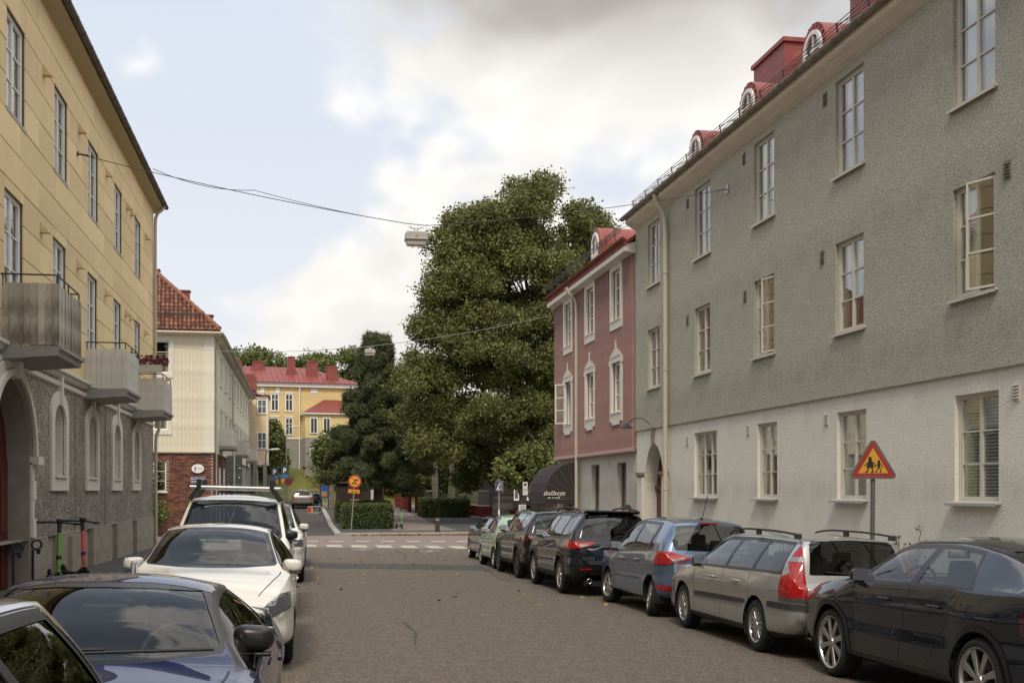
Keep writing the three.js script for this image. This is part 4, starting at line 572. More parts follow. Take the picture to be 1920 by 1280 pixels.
// ---------- dark boarded preschool behind the trees, shed, fences ----------
{
  const b = thing('dark_boarded_preschool', 'low dark brown boarded building with tall white windows and red corners behind the trees', 'building'); b.position.set(0, EYE, 0);
  part(b, 'wall', [b6(16.2, 34, -2.3, 3.6, -108, -96)], M.darkBoard); part(b, 'roof', [extr([[15.4, 3.5], [25, 6], [34.6, 3.5]], 13).translate(0, 0, -108.6)], M.darkFrame);
  for (const x of [16.25, 21.1]) part(b, 'corner_board', [b6(x - 0.2, x + 0.25, -2.3, 3.6, -96.1, -95.95)], M.redBoard);
  for (const x of [17.6, 18.7, 19.8, 20.6]) { const w = part(b, 'window', [b6(x - 0.22, x + 0.22, -0.9, 2.0, -96, -95.92)], M.whiteFrame); part(w, 'pane', [b6(x - 0.13, x + 0.13, -0.7, 1.8, -95.93, -95.9)], plain(0.1, 0.11, 0.1, 0.1)); }
  const s = thing('dark_board_shed', 'dark brown vertical board shed beside the pine', 'shed'); s.position.set(0, EYE, 0);
  part(s, 'back_wall', [b6(2.9, 6.9, -2.2, 0.55, -103, -100.1)], M.darkFrame); for (let x = 2.9, i = 0; x < 6.85; x += 0.2, i++) part(s, 'board', b6(x + 0.006, x + 0.192, -2.2, 0.5 + 0.02 * (i % 3), -100.1, -100.07 + 0.012 * (i % 2)), M.darkBoard); part(s, 'roof', [b6(2.7, 7.1, 0.56, 0.66, -103.3, -99.8)], M.darkFrame);
  const p = thing('leaning_pallet', 'pale wooden slat pallet leaning on the dark shed', 'pallet'); p.position.set(4.55, EYE - 2.05, -99.4); p.rotation.x = -0.1;
  for (let i = 0; i < 5; i++) part(p, 'slat', b6(-0.5 + i * 0.2, -0.36 + i * 0.2, 0, 1.25, 0, 0.03), M.rawBoard); part(p, 'crossbar', [b6(-0.5, 0.46, 0.1, 0.2, -0.04, -0.001), b6(-0.5, 0.46, 1.05, 1.15, -0.04, -0.001)], M.rawBoard);
  const ib = thing('notice_board', 'white notice board on posts behind the pine trunk', 'notice board'); ib.position.set(5.75, EYE - 2.1, -93); part(ib, 'panel', rbx(0.75, 1.6, 0.06, 0.01, 0, 1.3, 0), plain(0.55, 0.56, 0.52, 0.6)); part(ib, 'post', bar([-0.42, 0, 0], [-0.42, 2.2, 0], 0.04), M.darkSteel); part(ib, 'post', bar([0.42, 0, 0], [0.42, 2.2, 0], 0.04), M.darkSteel);
  // red timber fence and gate round the play yard
  const fence = (label, pts, y = 0.95, name = 'red_slat_fence') => {
    const f = thing(name, label, 'fence', undefined); 
    for (let i = 0; i < pts.length - 1; i++) { const [x0, d0] = pts[i], [x1, d1] = pts[i + 1], L = Math.hypot(x1 - x0, d1 - d0), n = Math.max(2, Math.round(L / 0.17));
      for (let k = 0; k < n; k++) { const t = (k + 0.5) / n, X = lerp(x0, x1, t), D = lerp(d0, d1, t), m = part(f, 'slat', bx(0.1, y, 0.025), M.redBoard); m.position.set(X, G(X, D) + 0.1 + y / 2 + 0.08, -D); m.rotation.y = Math.atan2(d1 - d0, x1 - x0); }
      for (const h of [0.35, 0.85]) part(f, 'rail', plank([x0, G(x0, d0) + 0.1 + h * y, -d0 - 0.04], [x1, G(x1, d1) + 0.1 + h * y, -d1 - 0.04], 0.04, 0.08), M.redBoard);
      for (const [X, D] of [pts[i], pts[i + 1]]) part(f, 'post', b6(X - 0.06, X + 0.06, G(X, D) - 0.1, G(X, D) + y + 0.35, -D - 0.06, -D + 0.06), M.redBoard); } };
  fence('red slat fence running behind the pine toward the gate', [[8.1, 103], [8.45, 93.5]]);
  fence('red slat fence with crossed gate beside the walk', [[9.0, 92.5], [10.6, 92.5], [10.9, 84.8]]);
  fence('low red fence sloping down behind the right hedge', [[11.9, 84], [13.6, 74.5]], 0.75);
  fence('low red fence behind the crossing sign', [[13.9, 71], [18.5, 71]], 0.6);
  for (const [X, D] of [[8.45, 93], [9.0, 93]]) { const o = thing('gate_post', X < 8.7 ? 'tall red gate post at the end of the fence behind the pine' : 'tall red gate post beside the crossed gate', 'post'); part(o, 'shaft', b6(X - 0.13, X + 0.13, G(X, D), G(X, D) + 2.1, -D - 0.13, -D + 0.13), M.redBoard); part(o, 'cap', b6(X - 0.16, X + 0.16, G(X, D) + 2.101, G(X, D) + 2.16, -D - 0.16, -D + 0.16), M.redBoard); }
  const rf = thing('steel_railing', 'pale steel bar railing of the play yard behind the pollarded trunks', 'railing'); for (let x = 10.5; x < 18; x += 0.16) part(rf, 'bar', bar([x, EYE - 1.4, -101], [x, EYE - 0.1, -101], 0.018, 5), M.steel); part(rf, 'rail', [bar([10.5, EYE - 0.1, -101], [18, EYE - 0.1, -101], 0.03), bar([10.5, EYE - 1.4, -101], [18, EYE - 1.4, -101], 0.03)], M.steel);
  const bin = thing('grey_storage_box', 'weathered grey timber storage box behind the crossing sign', 'box'); bin.position.set(13.0, G(13, 76) + 0.09, -76); part(bin, 'body', [b6(-0.6, 0.6, 0, 1.75, -0.5, 0.5)], M.greyBoard[2]); part(bin, 'lid', [b6(-0.68, 0.68, 1.752, 1.82, -0.58, 0.58)], M.darkFrame);
  const wb = thing('black_wheelie_bin', 'black wheeled bin beside the grey storage box', 'bin'); wb.position.set(14.2, G(14, 75) + 0.09, -75); part(wb, 'body', extr([[-0.28, 0.08], [0.28, 0.08], [0.36, 1.05], [-0.36, 1.05]], 0.6, 0.02), M.black); part(wb, 'lid', rbx(0.8, 0.08, 0.72, 0.03, 0, 1.12, 0.3), M.black); for (const s of [-1, 1]) part(wb, 'wheel', cyl(0.1, 0.1, 0.05, s * 0.3, 0.1, 0, 0, 0, Math.PI / 2), M.rubber);
}

// ---------- vegetation ----------
function leafClump(n, R, size, seedv, narrow = 0.55) {
  const pos = [], s0 = seed; seed = seedv;
  for (let i = 0; i < n; i++) {
    const c = V(rr(-1, 1), rr(-1, 1), rr(-1, 1)).multiplyScalar(R * 0.8), q = new THREE.Quaternion().setFromEuler(new THREE.Euler(rr(-1.1, 1.1), rr(0, 6.28), rr(-1.1, 1.1))), s = size * rr(0.7, 1.2);
    const P = [V(-0.5, 0, 0), V(0, 0.06, -narrow / 1.4), V(0.5, 0, 0), V(0, 0.06, narrow / 1.4)].map((v) => v.multiplyScalar(s).applyQuaternion(q).add(c));
    for (const k of [0, 1, 2, 0, 2, 3]) pos.push(P[k].x, P[k].y, P[k].z);
  }
  seed = s0; const g = new THREE.BufferGeometry(); g.setAttribute('position', new THREE.BufferAttribute(new Float32Array(pos), 3)); g.computeVertexNormals(); g.setAttribute('uv', new THREE.BufferAttribute(new Float32Array(pos.length / 3 * 2), 2)); return g;
}
const leafMat = phy({ color: 0xffffff, roughness: 0.7, side: THREE.DoubleSide, transmission: 0.25, thickness: 0 });
const needleMat = std({ color: 0xffffff, roughness: 0.8, side: THREE.DoubleSide });
const clumpA = leafClump(8, 0.34, 0.21, 11), clumpB = leafClump(7, 0.30, 0.3, 23), clumpH = leafClump(7, 0.10, 0.075, 37), clumpN = leafClump(16, 0.36, 0.5, 53, 0.09);
function foliage(parent, name, geo, mat, pts, cols, smin = 0.7, smax = 1.3) {
  const im = new THREE.InstancedMesh(geo, mat, pts.length), m = new THREE.Matrix4(), q = new THREE.Quaternion(), c = new THREE.Color();
  pts.forEach((p, i) => { q.setFromEuler(new THREE.Euler(rr(0, 6.28), rr(0, 6.28), rr(0, 6.28))); const s = rr(smin, smax); m.compose(p, q, V(s, s, s)); im.setMatrixAt(i, m); const k = cols[(rnd() * cols.length) | 0], v = rr(0.75, 1.25); c.setRGB(k[0] * v, k[1] * v, k[2] * v); im.setColorAt(i, c); });
  im.name = name; im.userData.kind = 'stuff'; parent.add(im); return im;
}
function blobPoints(blobs, n, gap = -0.12, sc = 0.55, shell = 0.45) {
  const out = [], vol = blobs.map((b) => b[3] * b[4] * b[5]), tot = vol.reduce((a, b) => a + b);
  while (out.length < n) {
    let r = rnd() * tot, i = 0; while ((r -= vol[i]) > 0 && i < vol.length - 1) i++;
    const b = blobs[i], d = V(rr(-1, 1), rr(-1, 1), rr(-1, 1)); const l = d.length(); if (l > 1 || l < 0.02) continue; d.divideScalar(l);
    const rad = shell + (1 - shell) * Math.cbrt(rnd()), bump = 1 + 0.20 * N3(d.x * 2.2 + i * 3, d.y * 2.2, d.z * 2.2) + 0.10 * N3(d.x * 5 + i, d.y * 5, d.z * 5);
    const p = V(b[0] + d.x * b[3] * rad * bump, b[1] + d.y * b[4] * rad * bump, b[2] + d.z * b[5] * rad * bump);
    if (N3(p.x * sc, p.y * sc, p.z * sc) < gap) continue;
    out.push(p);
  }
  return out;
}
function clusterPoints(blobs, nC, per, R) {          // leaf masses: clumps set round each bough, with air between them
  const cs = [], out = [], vol = blobs.map((b) => b[3] * b[4] * b[5]), tot = vol.reduce((a, b) => a + b); let guard = 0;
  while (cs.length < nC && guard++ < nC * 60) { let r = rnd() * tot, i = 0; while ((r -= vol[i]) > 0 && i < vol.length - 1) i++; const b = blobs[i], d = V(rr(-1, 1), rr(-1, 1), rr(-1, 1)); const l = d.length(); if (l > 1 || l < 0.05) continue; const k = (0.5 + 0.5 * rnd()) / l, c = V(b[0] + d.x * b[3] * k, b[1] + d.y * b[4] * k, b[2] + d.z * b[5] * k); if (cs.some((q) => q.distanceTo(c) < R * 0.62)) continue; c.s = rr(0.7, 1.25); c.b = i; cs.push(c); }
  for (const c of cs) for (let k = 0; k < per * c.s * c.s; k++) { const d = V(rr(-1, 1), rr(-1, 1), rr(-1, 1)); if (d.length() > 1) { k--; continue; } const q = R * c.s * (rnd() < 0.2 ? rr(1.3, 1.9) : 1.15); out.push(V(c.x + d.x * q, c.y + d.y * q * 0.7 - 0.1 * R * (d.x * d.x + d.z * d.z), c.z + d.z * q)); }
  return [out, cs];
}
function limb(a, b, r0, r1, bend = 0.3) { const A = V(...a), B = V(...b), m = A.clone().lerp(B, 0.5).add(V(rr(-1, 1), rr(-0.4, 0.4), rr(-1, 1)).multiplyScalar(bend)); const cv = new THREE.QuadraticBezierCurve3(A, m, B), g = new THREE.TubeGeometry(cv, 8, 1, 7), p = g.attributes.position; for (let i = 0; i <= 8; i++) { const c = cv.getPoint(i / 8), r = lerp(r0, r1, i / 8); for (let j = 0; j <= 7; j++) { const k = i * 8 + j; p.setXYZ(k, c.x + (p.getX(k) - c.x) * r, c.y + (p.getY(k) - c.y) * r, c.z + (p.getZ(k) - c.z) * r); } } g.computeVertexNormals(); return uvBox(g); }
// blobs: [X, Y over camera height, D offset, rx, ry, rz]
function tree(name, label, X, D, blobs, o) {
  const t = thing(name, label, 'tree', o.group), gy = G(X, D), bl = blobs.map(([x, y, d, a, b, c]) => [x, y + EYE, -(D + d), a, b, c]);
  const base = [X, gy - 0.1, -D], fork = [X + (o.lean ?? 0), gy + o.fork, -D], g = [limb(base, fork, o.r, o.r * 0.72, 0.15)];
  part(t, 'trunk', g, o.bark ?? M.bark);
  for (const b of bl) part(t, 'limb', limb(fork, [lerp(fork[0], b[0], 0.85), lerp(fork[1], b[1], 0.85), lerp(fork[2], b[2], 0.85)], o.r * 0.5, 0.04, 0.6), o.bark ?? M.bark);
  let pts; if (o.clusters) { const [p, cs] = clusterPoints(bl, o.clusters, o.n / o.clusters, o.R); pts = p; part(t, 'twigs', cs.map((c) => { const b = bl[c.b]; return limb([lerp(b[0], fork[0], 0.15), lerp(b[1], fork[1], 0.15) - 0.3, lerp(b[2], fork[2], 0.15)], [c.x, c.y - 0.1, c.z], 0.07, 0.02, 0.3); }), o.bark ?? M.bark); } else pts = blobPoints(bl, o.n, o.gap ?? -0.15, o.sc ?? 0.55, o.shell);
  foliage(t, 'crown', o.geo ?? clumpA, o.mat ?? leafMat, pts, o.cols, o.smin, o.smax);
  return t;
}
const green = [[0.125, 0.15, 0.027], [0.16, 0.185, 0.034], [0.09, 0.115, 0.023], [0.20, 0.205, 0.04], [0.115, 0.145, 0.028], [0.155, 0.14, 0.034]];
tree('large_deciduous_tree', 'very tall broad leafy tree towering over the pink house', 15.4, 73, [[10.9, 15.6, 0, 2.6, 2.9, 3], [14.3, 16.9, 0, 2.7, 2.8, 3], [17.2, 16.2, 1, 2.3, 2.8, 3], [18.6, 13.6, 1, 1.9, 2.4, 3], [10.4, 12.4, -1, 2.8, 2.8, 3], [13.8, 13, -1, 3.6, 3.2, 3.5], [17.4, 10.5, 0, 3.4, 3.2, 3], [8.9, 8.8, -1, 2.6, 2.6, 3], [12.4, 8.6, -2, 3.6, 2.9, 3], [16.3, 7.2, -1, 3.6, 3.0, 3], [7.6, 6.4, -1, 2.0, 1.9, 2.4], [10.8, 5.4, -2, 2.4, 2.2, 2.6], [14.6, 4.4, -2, 3.0, 2.2, 2.6], [7.0, 5.0, 0, 1.9, 1.9, 2.2], [8.6, 3.4, -1, 2.0, 1.5, 2]], { r: 0.65, fork: 4.2, n: 50000, clusters: 300, R: 0.88, smin: 0.55, smax: 1.05, cols: green });
{ // pine
  const t = thing('pine_tree', 'dark green pine with bare brown trunk behind the left hedge', 'tree'), X = 4.9, D = 77, gy = G(X, D);
  part(t, 'trunk', limb([X, gy - 0.1, -D], [X + 0.15, EYE + 9.6, -D], 0.36, 0.06, 0.1), M.bark);
  const pts = []; for (let i = 0; i < 78; i++) { const f = i / 77, h = lerp(0.5, 9.7, Math.pow(f, 0.92)), a = i * 2.4 + rr(-0.4, 0.4), L = lerp(3.3, 0.5, Math.pow(f, 1.0)) * rr(0.55, 1.2), cx = Math.cos(a), cz = Math.sin(a), y0 = EYE + h, up = lerp(0.05, 0.45, f); part(t, 'branch', limb([X, y0 - 0.1, -D], [X + cx * L, y0 + (up - 0.16) * L, -D + cz * L], 0.06, 0.012, 0.2), M.bark); for (let k = 0; k < 135; k++) { const s = 0.22 + 0.8 * Math.sqrt(rnd()), w = 0.42 * (1.2 - 0.7 * s); pts.push(V(X + cx * L * s + rr(-w, w), y0 + (up - 0.16 * s) * L * s + rr(-0.28, 0.12), -D + cz * L * s + rr(-w, w))); } }
  foliage(t, 'crown', clumpN, needleMat, pts, [[0.08, 0.105, 0.042], [0.105, 0.128, 0.048], [0.06, 0.08, 0.036], [0.125, 0.135, 0.052]], 0.6, 1.2);
}
const lightG = [[0.17, 0.215, 0.042], [0.145, 0.185, 0.036], [0.21, 0.24, 0.05], [0.12, 0.15, 0.03]];
tree('young_leafy_tree', 'light green small tree behind the lamp post', 10.4, 92, [[9.6, 3.6, 0, 2.8, 2.6, 2.5], [11.6, 2.2, 0, 2.2, 2.2, 2], [8.2, 1.6, 0, 1.7, 1.6, 2]], { r: 0.16, fork: 1.9, n: 6000, clusters: 46, R: 0.8, cols: lightG });
tree('spreading_garden_tree', 'spreading green tree over the red fence behind the crossing sign', 13.5, 80, [[12.6, 3.0, 0, 2.3, 2.0, 2], [14.6, 2.0, 0, 2.0, 1.6, 2], [11.6, 1.4, 0, 1.4, 1.1, 1.6]], { r: 0.14, fork: 1.9, n: 5000, clusters: 40, R: 0.7, cols: green.concat(lightG) });
tree('crooked_small_tree', 'small tree with thin crooked dark trunk beside the bus stop sign', 13.2, 67.5, [[13.3, 1.5, 0, 1.5, 1.1, 1.4], [14.6, 1.2, 0, 1.2, 1.0, 1.3], [12.2, 1.1, 0, 1.0, 0.8, 1.2]], { r: 0.1, fork: 1.6, lean: -0.5, n: 3000, cols: green.concat(lightG) });
for (const [i, [X, top]] of [[9.75, 2.0], [10.75, 2.3]].entries()) { const o = thing('pollarded_trunk', i ? 'thick pollarded trunk with one leafy shoot behind the right hedge' : 'leaning pollarded trunk sawn off flat behind the right hedge', 'tree trunk'); part(o, 'trunk', limb([X, G(X, 85), -85], [X - (i ? -0.15 : 0.3), EYE + top, -85], 0.3, 0.24, 0.08), M.barkPale); part(o, 'cut_top', cyl(0.25, 0.25, 0.02, X - (i ? -0.15 : 0.3), EYE + top + 0.008, -85), M.rawBoard); if (i) part(o, 'shoot', limb([X + 0.2, EYE + top - 0.2, -85], [X + 0.7, EYE + top + 1.8, -85], 0.08, 0.03, 0.2), M.bark); }
for (const [i, [X, D, Y, r, lb]] of [[12, 122, 4, 4.5, 'round green tree far behind the lamp post'], [19, 118, 5, 5, 'bushy tree behind the preschool roof'], [27, 116, 6, 6, 'broad green tree right of the preschool'], [6.5, 124, 3, 4, 'green tree behind the pine on the slope'], [36, 112, 6, 7, 'wide tree hidden behind the pink house']].entries()) tree('park_tree', lb, X, D, [[X, Y, 0, r, r * 0.9, r * 0.7], [X - r * 0.6, Y - 1.5, -1, r * 0.6, r * 0.6, r * 0.5], [X + r * 0.6, Y - 1, -1, r * 0.6, r * 0.7, r * 0.5]], { r: 0.3, fork: 2.5, n: 4200, clusters: 60, R: 1.5, cols: green, geo: clumpB, smin: 0.8, smax: 1.5, group: 'trees of the park' });
for (const [X, D, Y, r, lb] of [[-13, 165, 14.6, 4.2, 'dark green tree on the skyline behind the cream house roof'], [-6.4, 160, 15.2, 4.4, 'rounded tree on the skyline above the left chimneys'], [0.2, 172, 15.6, 4.6, 'tree on the skyline behind the middle chimneys'], [6.0, 165, 15.4, 5.2, 'large tree on the skyline behind the right chimneys'], [12, 168, 12.5, 5, 'tree on the skyline behind the pine']]) tree('hilltop_tree', lb, X, D, [[X, Y, 0, r, r * 0.9, r * 0.7], [X - r * 0.5, Y - 2.5, -1, r * 0.7, r * 0.8, r * 0.5], [X + r * 0.5, Y - 2.5, -1, r * 0.7, r * 0.8, r * 0.5]], { r: 0.35, fork: 3, n: 4200, clusters: 55, R: 1.4, cols: green.slice(0, 3), geo: clumpB, smin: 0.9, smax: 1.6 });
tree('hill_bush', 'dark round bush against the yellow hill house', -3.6, 122, [[-3.6, 4.5, 0, 1.9, 2.6, 1.6], [-4.4, 3.2, 0, 1.7, 1.8, 1.5], [-2.6, 3.0, 0, 1.3, 1.5, 1.2]], { r: 0.12, fork: 0.6, n: 2600, cols: green.slice(0, 3), geo: clumpB, smin: 0.7, smax: 1.2 });
tree('climbing_shrub', 'leafy climbing shrub at the corner of the brick wall', -8.0, 60.5, [[-8.2, 0.2, 0, 0.9, 1.6, 0.5], [-7.4, -0.9, 0, 0.8, 0.9, 0.5], [-8.0, 1.6, 0, 0.6, 0.8, 0.4]], { r: 0.05, fork: 0.6, n: 1400, cols: lightG, smin: 0.5, smax: 0.8 });
tree('bare_trunk_tree', 'tree with stout pale trunk on the grass slope beside the dark shed', 2.6, 108, [[2.6, 3.4, 0, 1.6, 1.4, 1.4], [3.6, 2.6, 0, 1.4, 1.2, 1.2]], { r: 0.3, fork: 2.6, n: 1600, cols: green.slice(0, 3), geo: clumpB, bark: M.barkPale });
function hedge(label, x0, x1, d0, d1, h) {
  const o = thing('clipped_hedge', label, 'hedge', 'clipped hedges on the plaza'), pts = [], base = G((x0 + x1) / 2, (d0 + d1) / 2) + 0.1;
  part(o, 'core', [b6(x0 + 0.1, x1 - 0.1, base, base + h - 0.1, -d1 + 0.1, -d0 - 0.1)], plain(0.02, 0.025, 0.012, 1));
  const A = (x1 - x0) * (d1 - d0), B = (x1 - x0) * h * 2, C = (d1 - d0) * h * 2, n = Math.round((A + B + C) * 320);
  for (let i = 0; i < n; i++) { let r = rnd() * (A + B + C), X, Y, D; if ((r -= A) < 0) { X = rr(x0, x1); D = rr(d0, d1); Y = h; } else if ((r -= B) < 0) { X = rr(x0, x1); Y = rr(0, h); D = rnd() < 0.75 ? d0 : d1; } else { D = rr(d0, d1); Y = rr(0, h); X = rnd() < 0.5 ? x0 : x1; } const e = 0.07; pts.push(V(X + rr(-e, e), base + Y + rr(-e, e) + 0.04 * N2(X * 1.5, D * 1.5), -D + rr(-e, e))); }
  foliage(o, 'foliage', clumpH, needleMat, pts, [[0.06, 0.085, 0.024], [0.08, 0.11, 0.03], [0.05, 0.07, 0.022], [0.10, 0.13, 0.034]], 0.8, 1.4);
}
hedge('clipped box hedge beside the tilted no vehicles sign', 2.35, 5.0, 66.2, 68.6, 1.25);
hedge('clipped hedge behind the front hedge and the sign', 2.3, 5.6, 76, 79, 1.2);
hedge('clipped hedge inside the stone kerb below the pollarded trunks', 8.5, 11.7, 82.5, 86, 1.15);
{ const o = struct('hedge_bed_kerb', merge([b6(8.1, 12.1, -0.5, -0.32, -82.2, -82.05), b6(8.1, 8.25, -0.5, -0.32, -86, -82.2)]), M.kerb); }
{ // fallen leaves in the gutter of the far kerb and scattered on the road
  const n = 2600, g = new THREE.PlaneGeometry(0.09, 0.06); g.rotateX(-Math.PI / 2); const im = new THREE.InstancedMesh(g, std({ color: 0xffffff, roughness: 0.9, side: THREE.DoubleSide }), n), m = new THREE.Matrix4(), q = new THREE.Quaternion(), c = new THREE.Color();
  for (let i = 0; i < n; i++) { const near = i < 2350; const X = near ? 2.4 + 6.8 * Math.pow(rnd(), 0.8) : rr(-0.5, 7), D = near ? 58.95 - Math.abs(rr(-1, 1) * rr(0, 1)) * 0.6 : rr(20, 57); q.setFromEuler(new THREE.Euler(rr(-0.3, 0.3), rr(0, 6.28), rr(-0.3, 0.3))); const s = rr(0.7, 1.5) * (near ? 1 : 0.7); m.compose(V(X, G(X, D) + 0.012 + (near ? rr(0, 0.03) : 0), -D), q, V(s, s, s)); im.setMatrixAt(i, m); const k = rnd(); c.setRGB(lerp(0.42, 0.28, k), lerp(0.26, 0.14, k), lerp(0.05, 0.035, k)); im.setColorAt(i, c); }
  im.name = 'fallen_leaves'; im.userData = { kind: 'stuff', label: 'yellow fallen leaves along the far kerb and on the road', category: 'leaves' }; scene.add(im);
}

// ---------- cars ----------
const carGlass = phy({ color: rgb(0.50, 0.53, 0.53), transmission: 1, thickness: 0, roughness: 0.0, ior: 1.55 });
const darkGlass = phy({ color: rgb(0.16, 0.17, 0.17), transmission: 1, thickness: 0, roughness: 0.0, ior: 1.55 });
const screenGlass = phy({ color: rgb(0.62, 0.66, 0.65), transmission: 1, thickness: 0, roughness: 0.0, ior: 1.42 });
const redLens = phy({ color: rgb(0.33, 0.008, 0.01), roughness: 0.2, specularIntensity: 0.3, clearcoat: 1, clearcoatRoughness: 0.03 });
const darkLens = phy({ color: rgb(0.06, 0.006, 0.008), roughness: 0.12, clearcoat: 1, clearcoatRoughness: 0.03 });
const clearLens = phy({ color: rgb(0.26, 0.25, 0.24), roughness: 0.15, metalness: 0.5, clearcoat: 1 });
const smokeLens = phy({ color: rgb(0.07, 0.075, 0.08), roughness: 0.1, metalness: 0.2, clearcoat: 1 });
const chrome = plain(0.68, 0.68, 0.68, 0.14, 1), alloy = plain(0.48, 0.47, 0.46, 0.34, 0.9), alloyDark = plain(0.05, 0.05, 0.05, 0.35, 0.6);
const trimBlack = plain(0.012, 0.012, 0.013, 0.35), plastic = plain(0.028, 0.028, 0.03, 0.7), cabin = plain(0.035, 0.034, 0.034, 0.85);
const plateWhite = plain(0.62, 0.61, 0.57, 0.5);
const paint = (r, g, b, metal = 0, rough = 0.34) => phy({ color: rgb(r, g, b), metalness: metal, roughness: rough, specularIntensity: metal > 0.3 ? 1 : 0.15, clearcoat: 1, clearcoatRoughness: 0.02 });

function pchip(ts, vs) {
  const n = ts.length, d = [], m = []; for (let i = 0; i < n - 1; i++) d.push((vs[i + 1] - vs[i]) / (ts[i + 1] - ts[i]));
  m[0] = d[0]; m[n - 1] = d[n - 2]; for (let i = 1; i < n - 1; i++) m[i] = d[i - 1] * d[i] <= 0 ? 0 : (2 * d[i - 1] * d[i]) / (d[i - 1] + d[i]);
  return (t) => { let i = 0; while (i < n - 2 && t > ts[i + 1]) i++; const h = ts[i + 1] - ts[i], s = clamp((t - ts[i]) / h), a = s * s, b = a * s; return vs[i] * (2 * b - 3 * a + 1) + m[i] * h * (b - 2 * a + s) + vs[i + 1] * (3 * a - 2 * b) + m[i + 1] * h * (b - a); };
}
function carShell(def) {
  const K = def.keys, ts = [0]; for (let i = 1; i < K.length; i++) ts.push(ts[i - 1] + Math.hypot(K[i][0] - K[i - 1][0], (K[i][7] - K[i - 1][7]) * 0.8, 0.02));
  const ch = [...Array(8).keys()].map((c) => pchip(ts, K.map((k) => k[c])));
  const S = []; const step = def.step ?? 0.042, N = Math.ceil(ts[ts.length - 1] / step);
  for (let i = 0; i <= N; i++) S.push(ch.map((f) => f(ts[ts.length - 1] * i / N)));
  const ring = (s) => {
    const [z, bot, w0, belt, wb, edge, we, top] = s, H = belt - bot, pts = [];
    const flare = Math.max(...def.axles.map((a) => Math.exp(-(((z - a) / 0.40) ** 4)))) * (def.flare ?? 0.018), w = w0 + flare;
    const C = [[w - 0.14, bot], [w - 0.03, bot + 0.06], [w - 0.004, bot + H * 0.28], [w - 0.016, bot + H * 0.55], [w - 0.004, bot + H * 0.77], [wb, belt]];
    pts.push([0, bot, 0], [(w - 0.14) * 0.5, bot, 0.5]);
    const n1 = 18; for (let i = 0; i <= n1; i++) { const u = i / n1 * (C.length - 1), k = Math.min(Math.floor(u), C.length - 2), f = u - k, p0 = C[Math.max(0, k - 1)], p1 = C[k], p2 = C[k + 1], p3 = C[Math.min(C.length - 1, k + 2)]; const q = [0, 1].map((j) => 0.5 * (2 * p1[j] + (p2[j] - p0[j]) * f + (2 * p0[j] - 5 * p1[j] + 4 * p2[j] - p3[j]) * f * f + (3 * p1[j] - p0[j] - 3 * p2[j] + p3[j]) * f * f * f)); pts.push([q[0], q[1], 1 + 4 * i / n1]); }
    const n2 = 10; for (let i = 1; i <= n2; i++) { const f = i / n2, b = 0.022 * Math.sin(Math.PI * f) * clamp((edge - belt) / 0.3); pts.push([lerp(wb, we, f) + b, lerp(belt, edge, f) + b * 0.4, 5 + f]); }
    const n3 = 11; for (let i = 1; i <= n3; i++) { const f = i / n3; pts.push([we * (1 - f), lerp(edge, top, 1 - Math.pow(1 - f, 2.4)), 6 + 2 * f]); }
    return pts.map((p) => [p[0], p[1], z, p[2]]);
  };
  const rings = S.map(ring), cap = (r, dir, bulge, yc) => { const out = [], n = 15, p = 4; for (let k = 1; k <= n; k++) { const s = 1 - k / n, dz = bulge * Math.pow(1 - Math.pow(s, p), 1 / p); out.push(r.map(([x, y, z, v]) => [x * s, yc + (y - yc) * s, z + dir * dz, v])); } return out; };
  const yc = def.capY ?? 0.6, rear = cap(rings[0], -1, def.rearBulge ?? 0.06, def.rearY ?? yc).reverse(), front = cap(rings[rings.length - 1], 1, def.frontBulge ?? 0.1, yc);
  const R = [...rear, ...rings, ...front], m = R[0].length, V_ = R.map((r) => r.map((p) => [p[0], p[1], p[2], 0, 0, 0, p[3]]));
  const tris = []; const add = (a, b, c) => { const ux = b[0] - a[0], uy = b[1] - a[1], uz = b[2] - a[2], vx = c[0] - a[0], vy = c[1] - a[1], vz = c[2] - a[2], nx = uy * vz - uz * vy, ny = uz * vx - ux * vz, nz = ux * vy - uy * vx; if (nx * nx + ny * ny + nz * nz < 1e-16) return; for (const p of [a, b, c]) { p[3] += nx; p[4] += ny; p[5] += nz; } tris.push([a, b, c]); };
  for (let i = 0; i < R.length - 1; i++) for (let j = 0; j < m - 1; j++) { const a = V_[i][j], b = V_[i + 1][j], c = V_[i + 1][j + 1], d = V_[i][j + 1]; add(a, c, b); add(a, d, c); }
  for (const r of V_) r.forEach((p, j) => { if (p[0] < 1e-6) p[3] = 0; const l = Math.hypot(p[3], p[4], p[5]) || 1; p[3] /= l; p[4] /= l; p[5] /= l; });
  // outward check
  let s = 0; for (const t of tris) s += t[0][3] * t[0][0] + t[0][4] * (t[0][1] - 0.6); if (s < 0) { for (const t of tris) t.reverse(); for (const r of V_) for (const p of r) { p[3] *= -1; p[4] *= -1; p[5] *= -1; } }
  return tris;
}
function cut(tris, f) {                         // [inside f<0, outside]
  const a = [], b = [];
  for (const t of tris) {
    const d = t.map(f), s = d.map((x) => x < 0); const n = s[0] + s[1] + s[2];
    if (n === 3) { a.push(t); continue; } if (n === 0) { b.push(t); continue; }
    const k = n === 1 ? s.indexOf(true) : s.indexOf(false), P = t[k], Q = t[(k + 1) % 3], R = t[(k + 2) % 3], mix = (p, q, x, y) => { const u = x / (x - y); return p.map((v, i) => v + (q[i] - v) * u); };
    const PQ = mix(P, Q, d[k], d[(k + 1) % 3]), PR = mix(P, R, d[k], d[(k + 2) % 3]), one = [[P, PQ, PR]], two = [[PQ, Q, R], [PQ, R, PR]];
    if (n === 1) { a.push(...one); b.push(...two); } else { b.push(...one); a.push(...two); }
  }
  return [a, b];
}
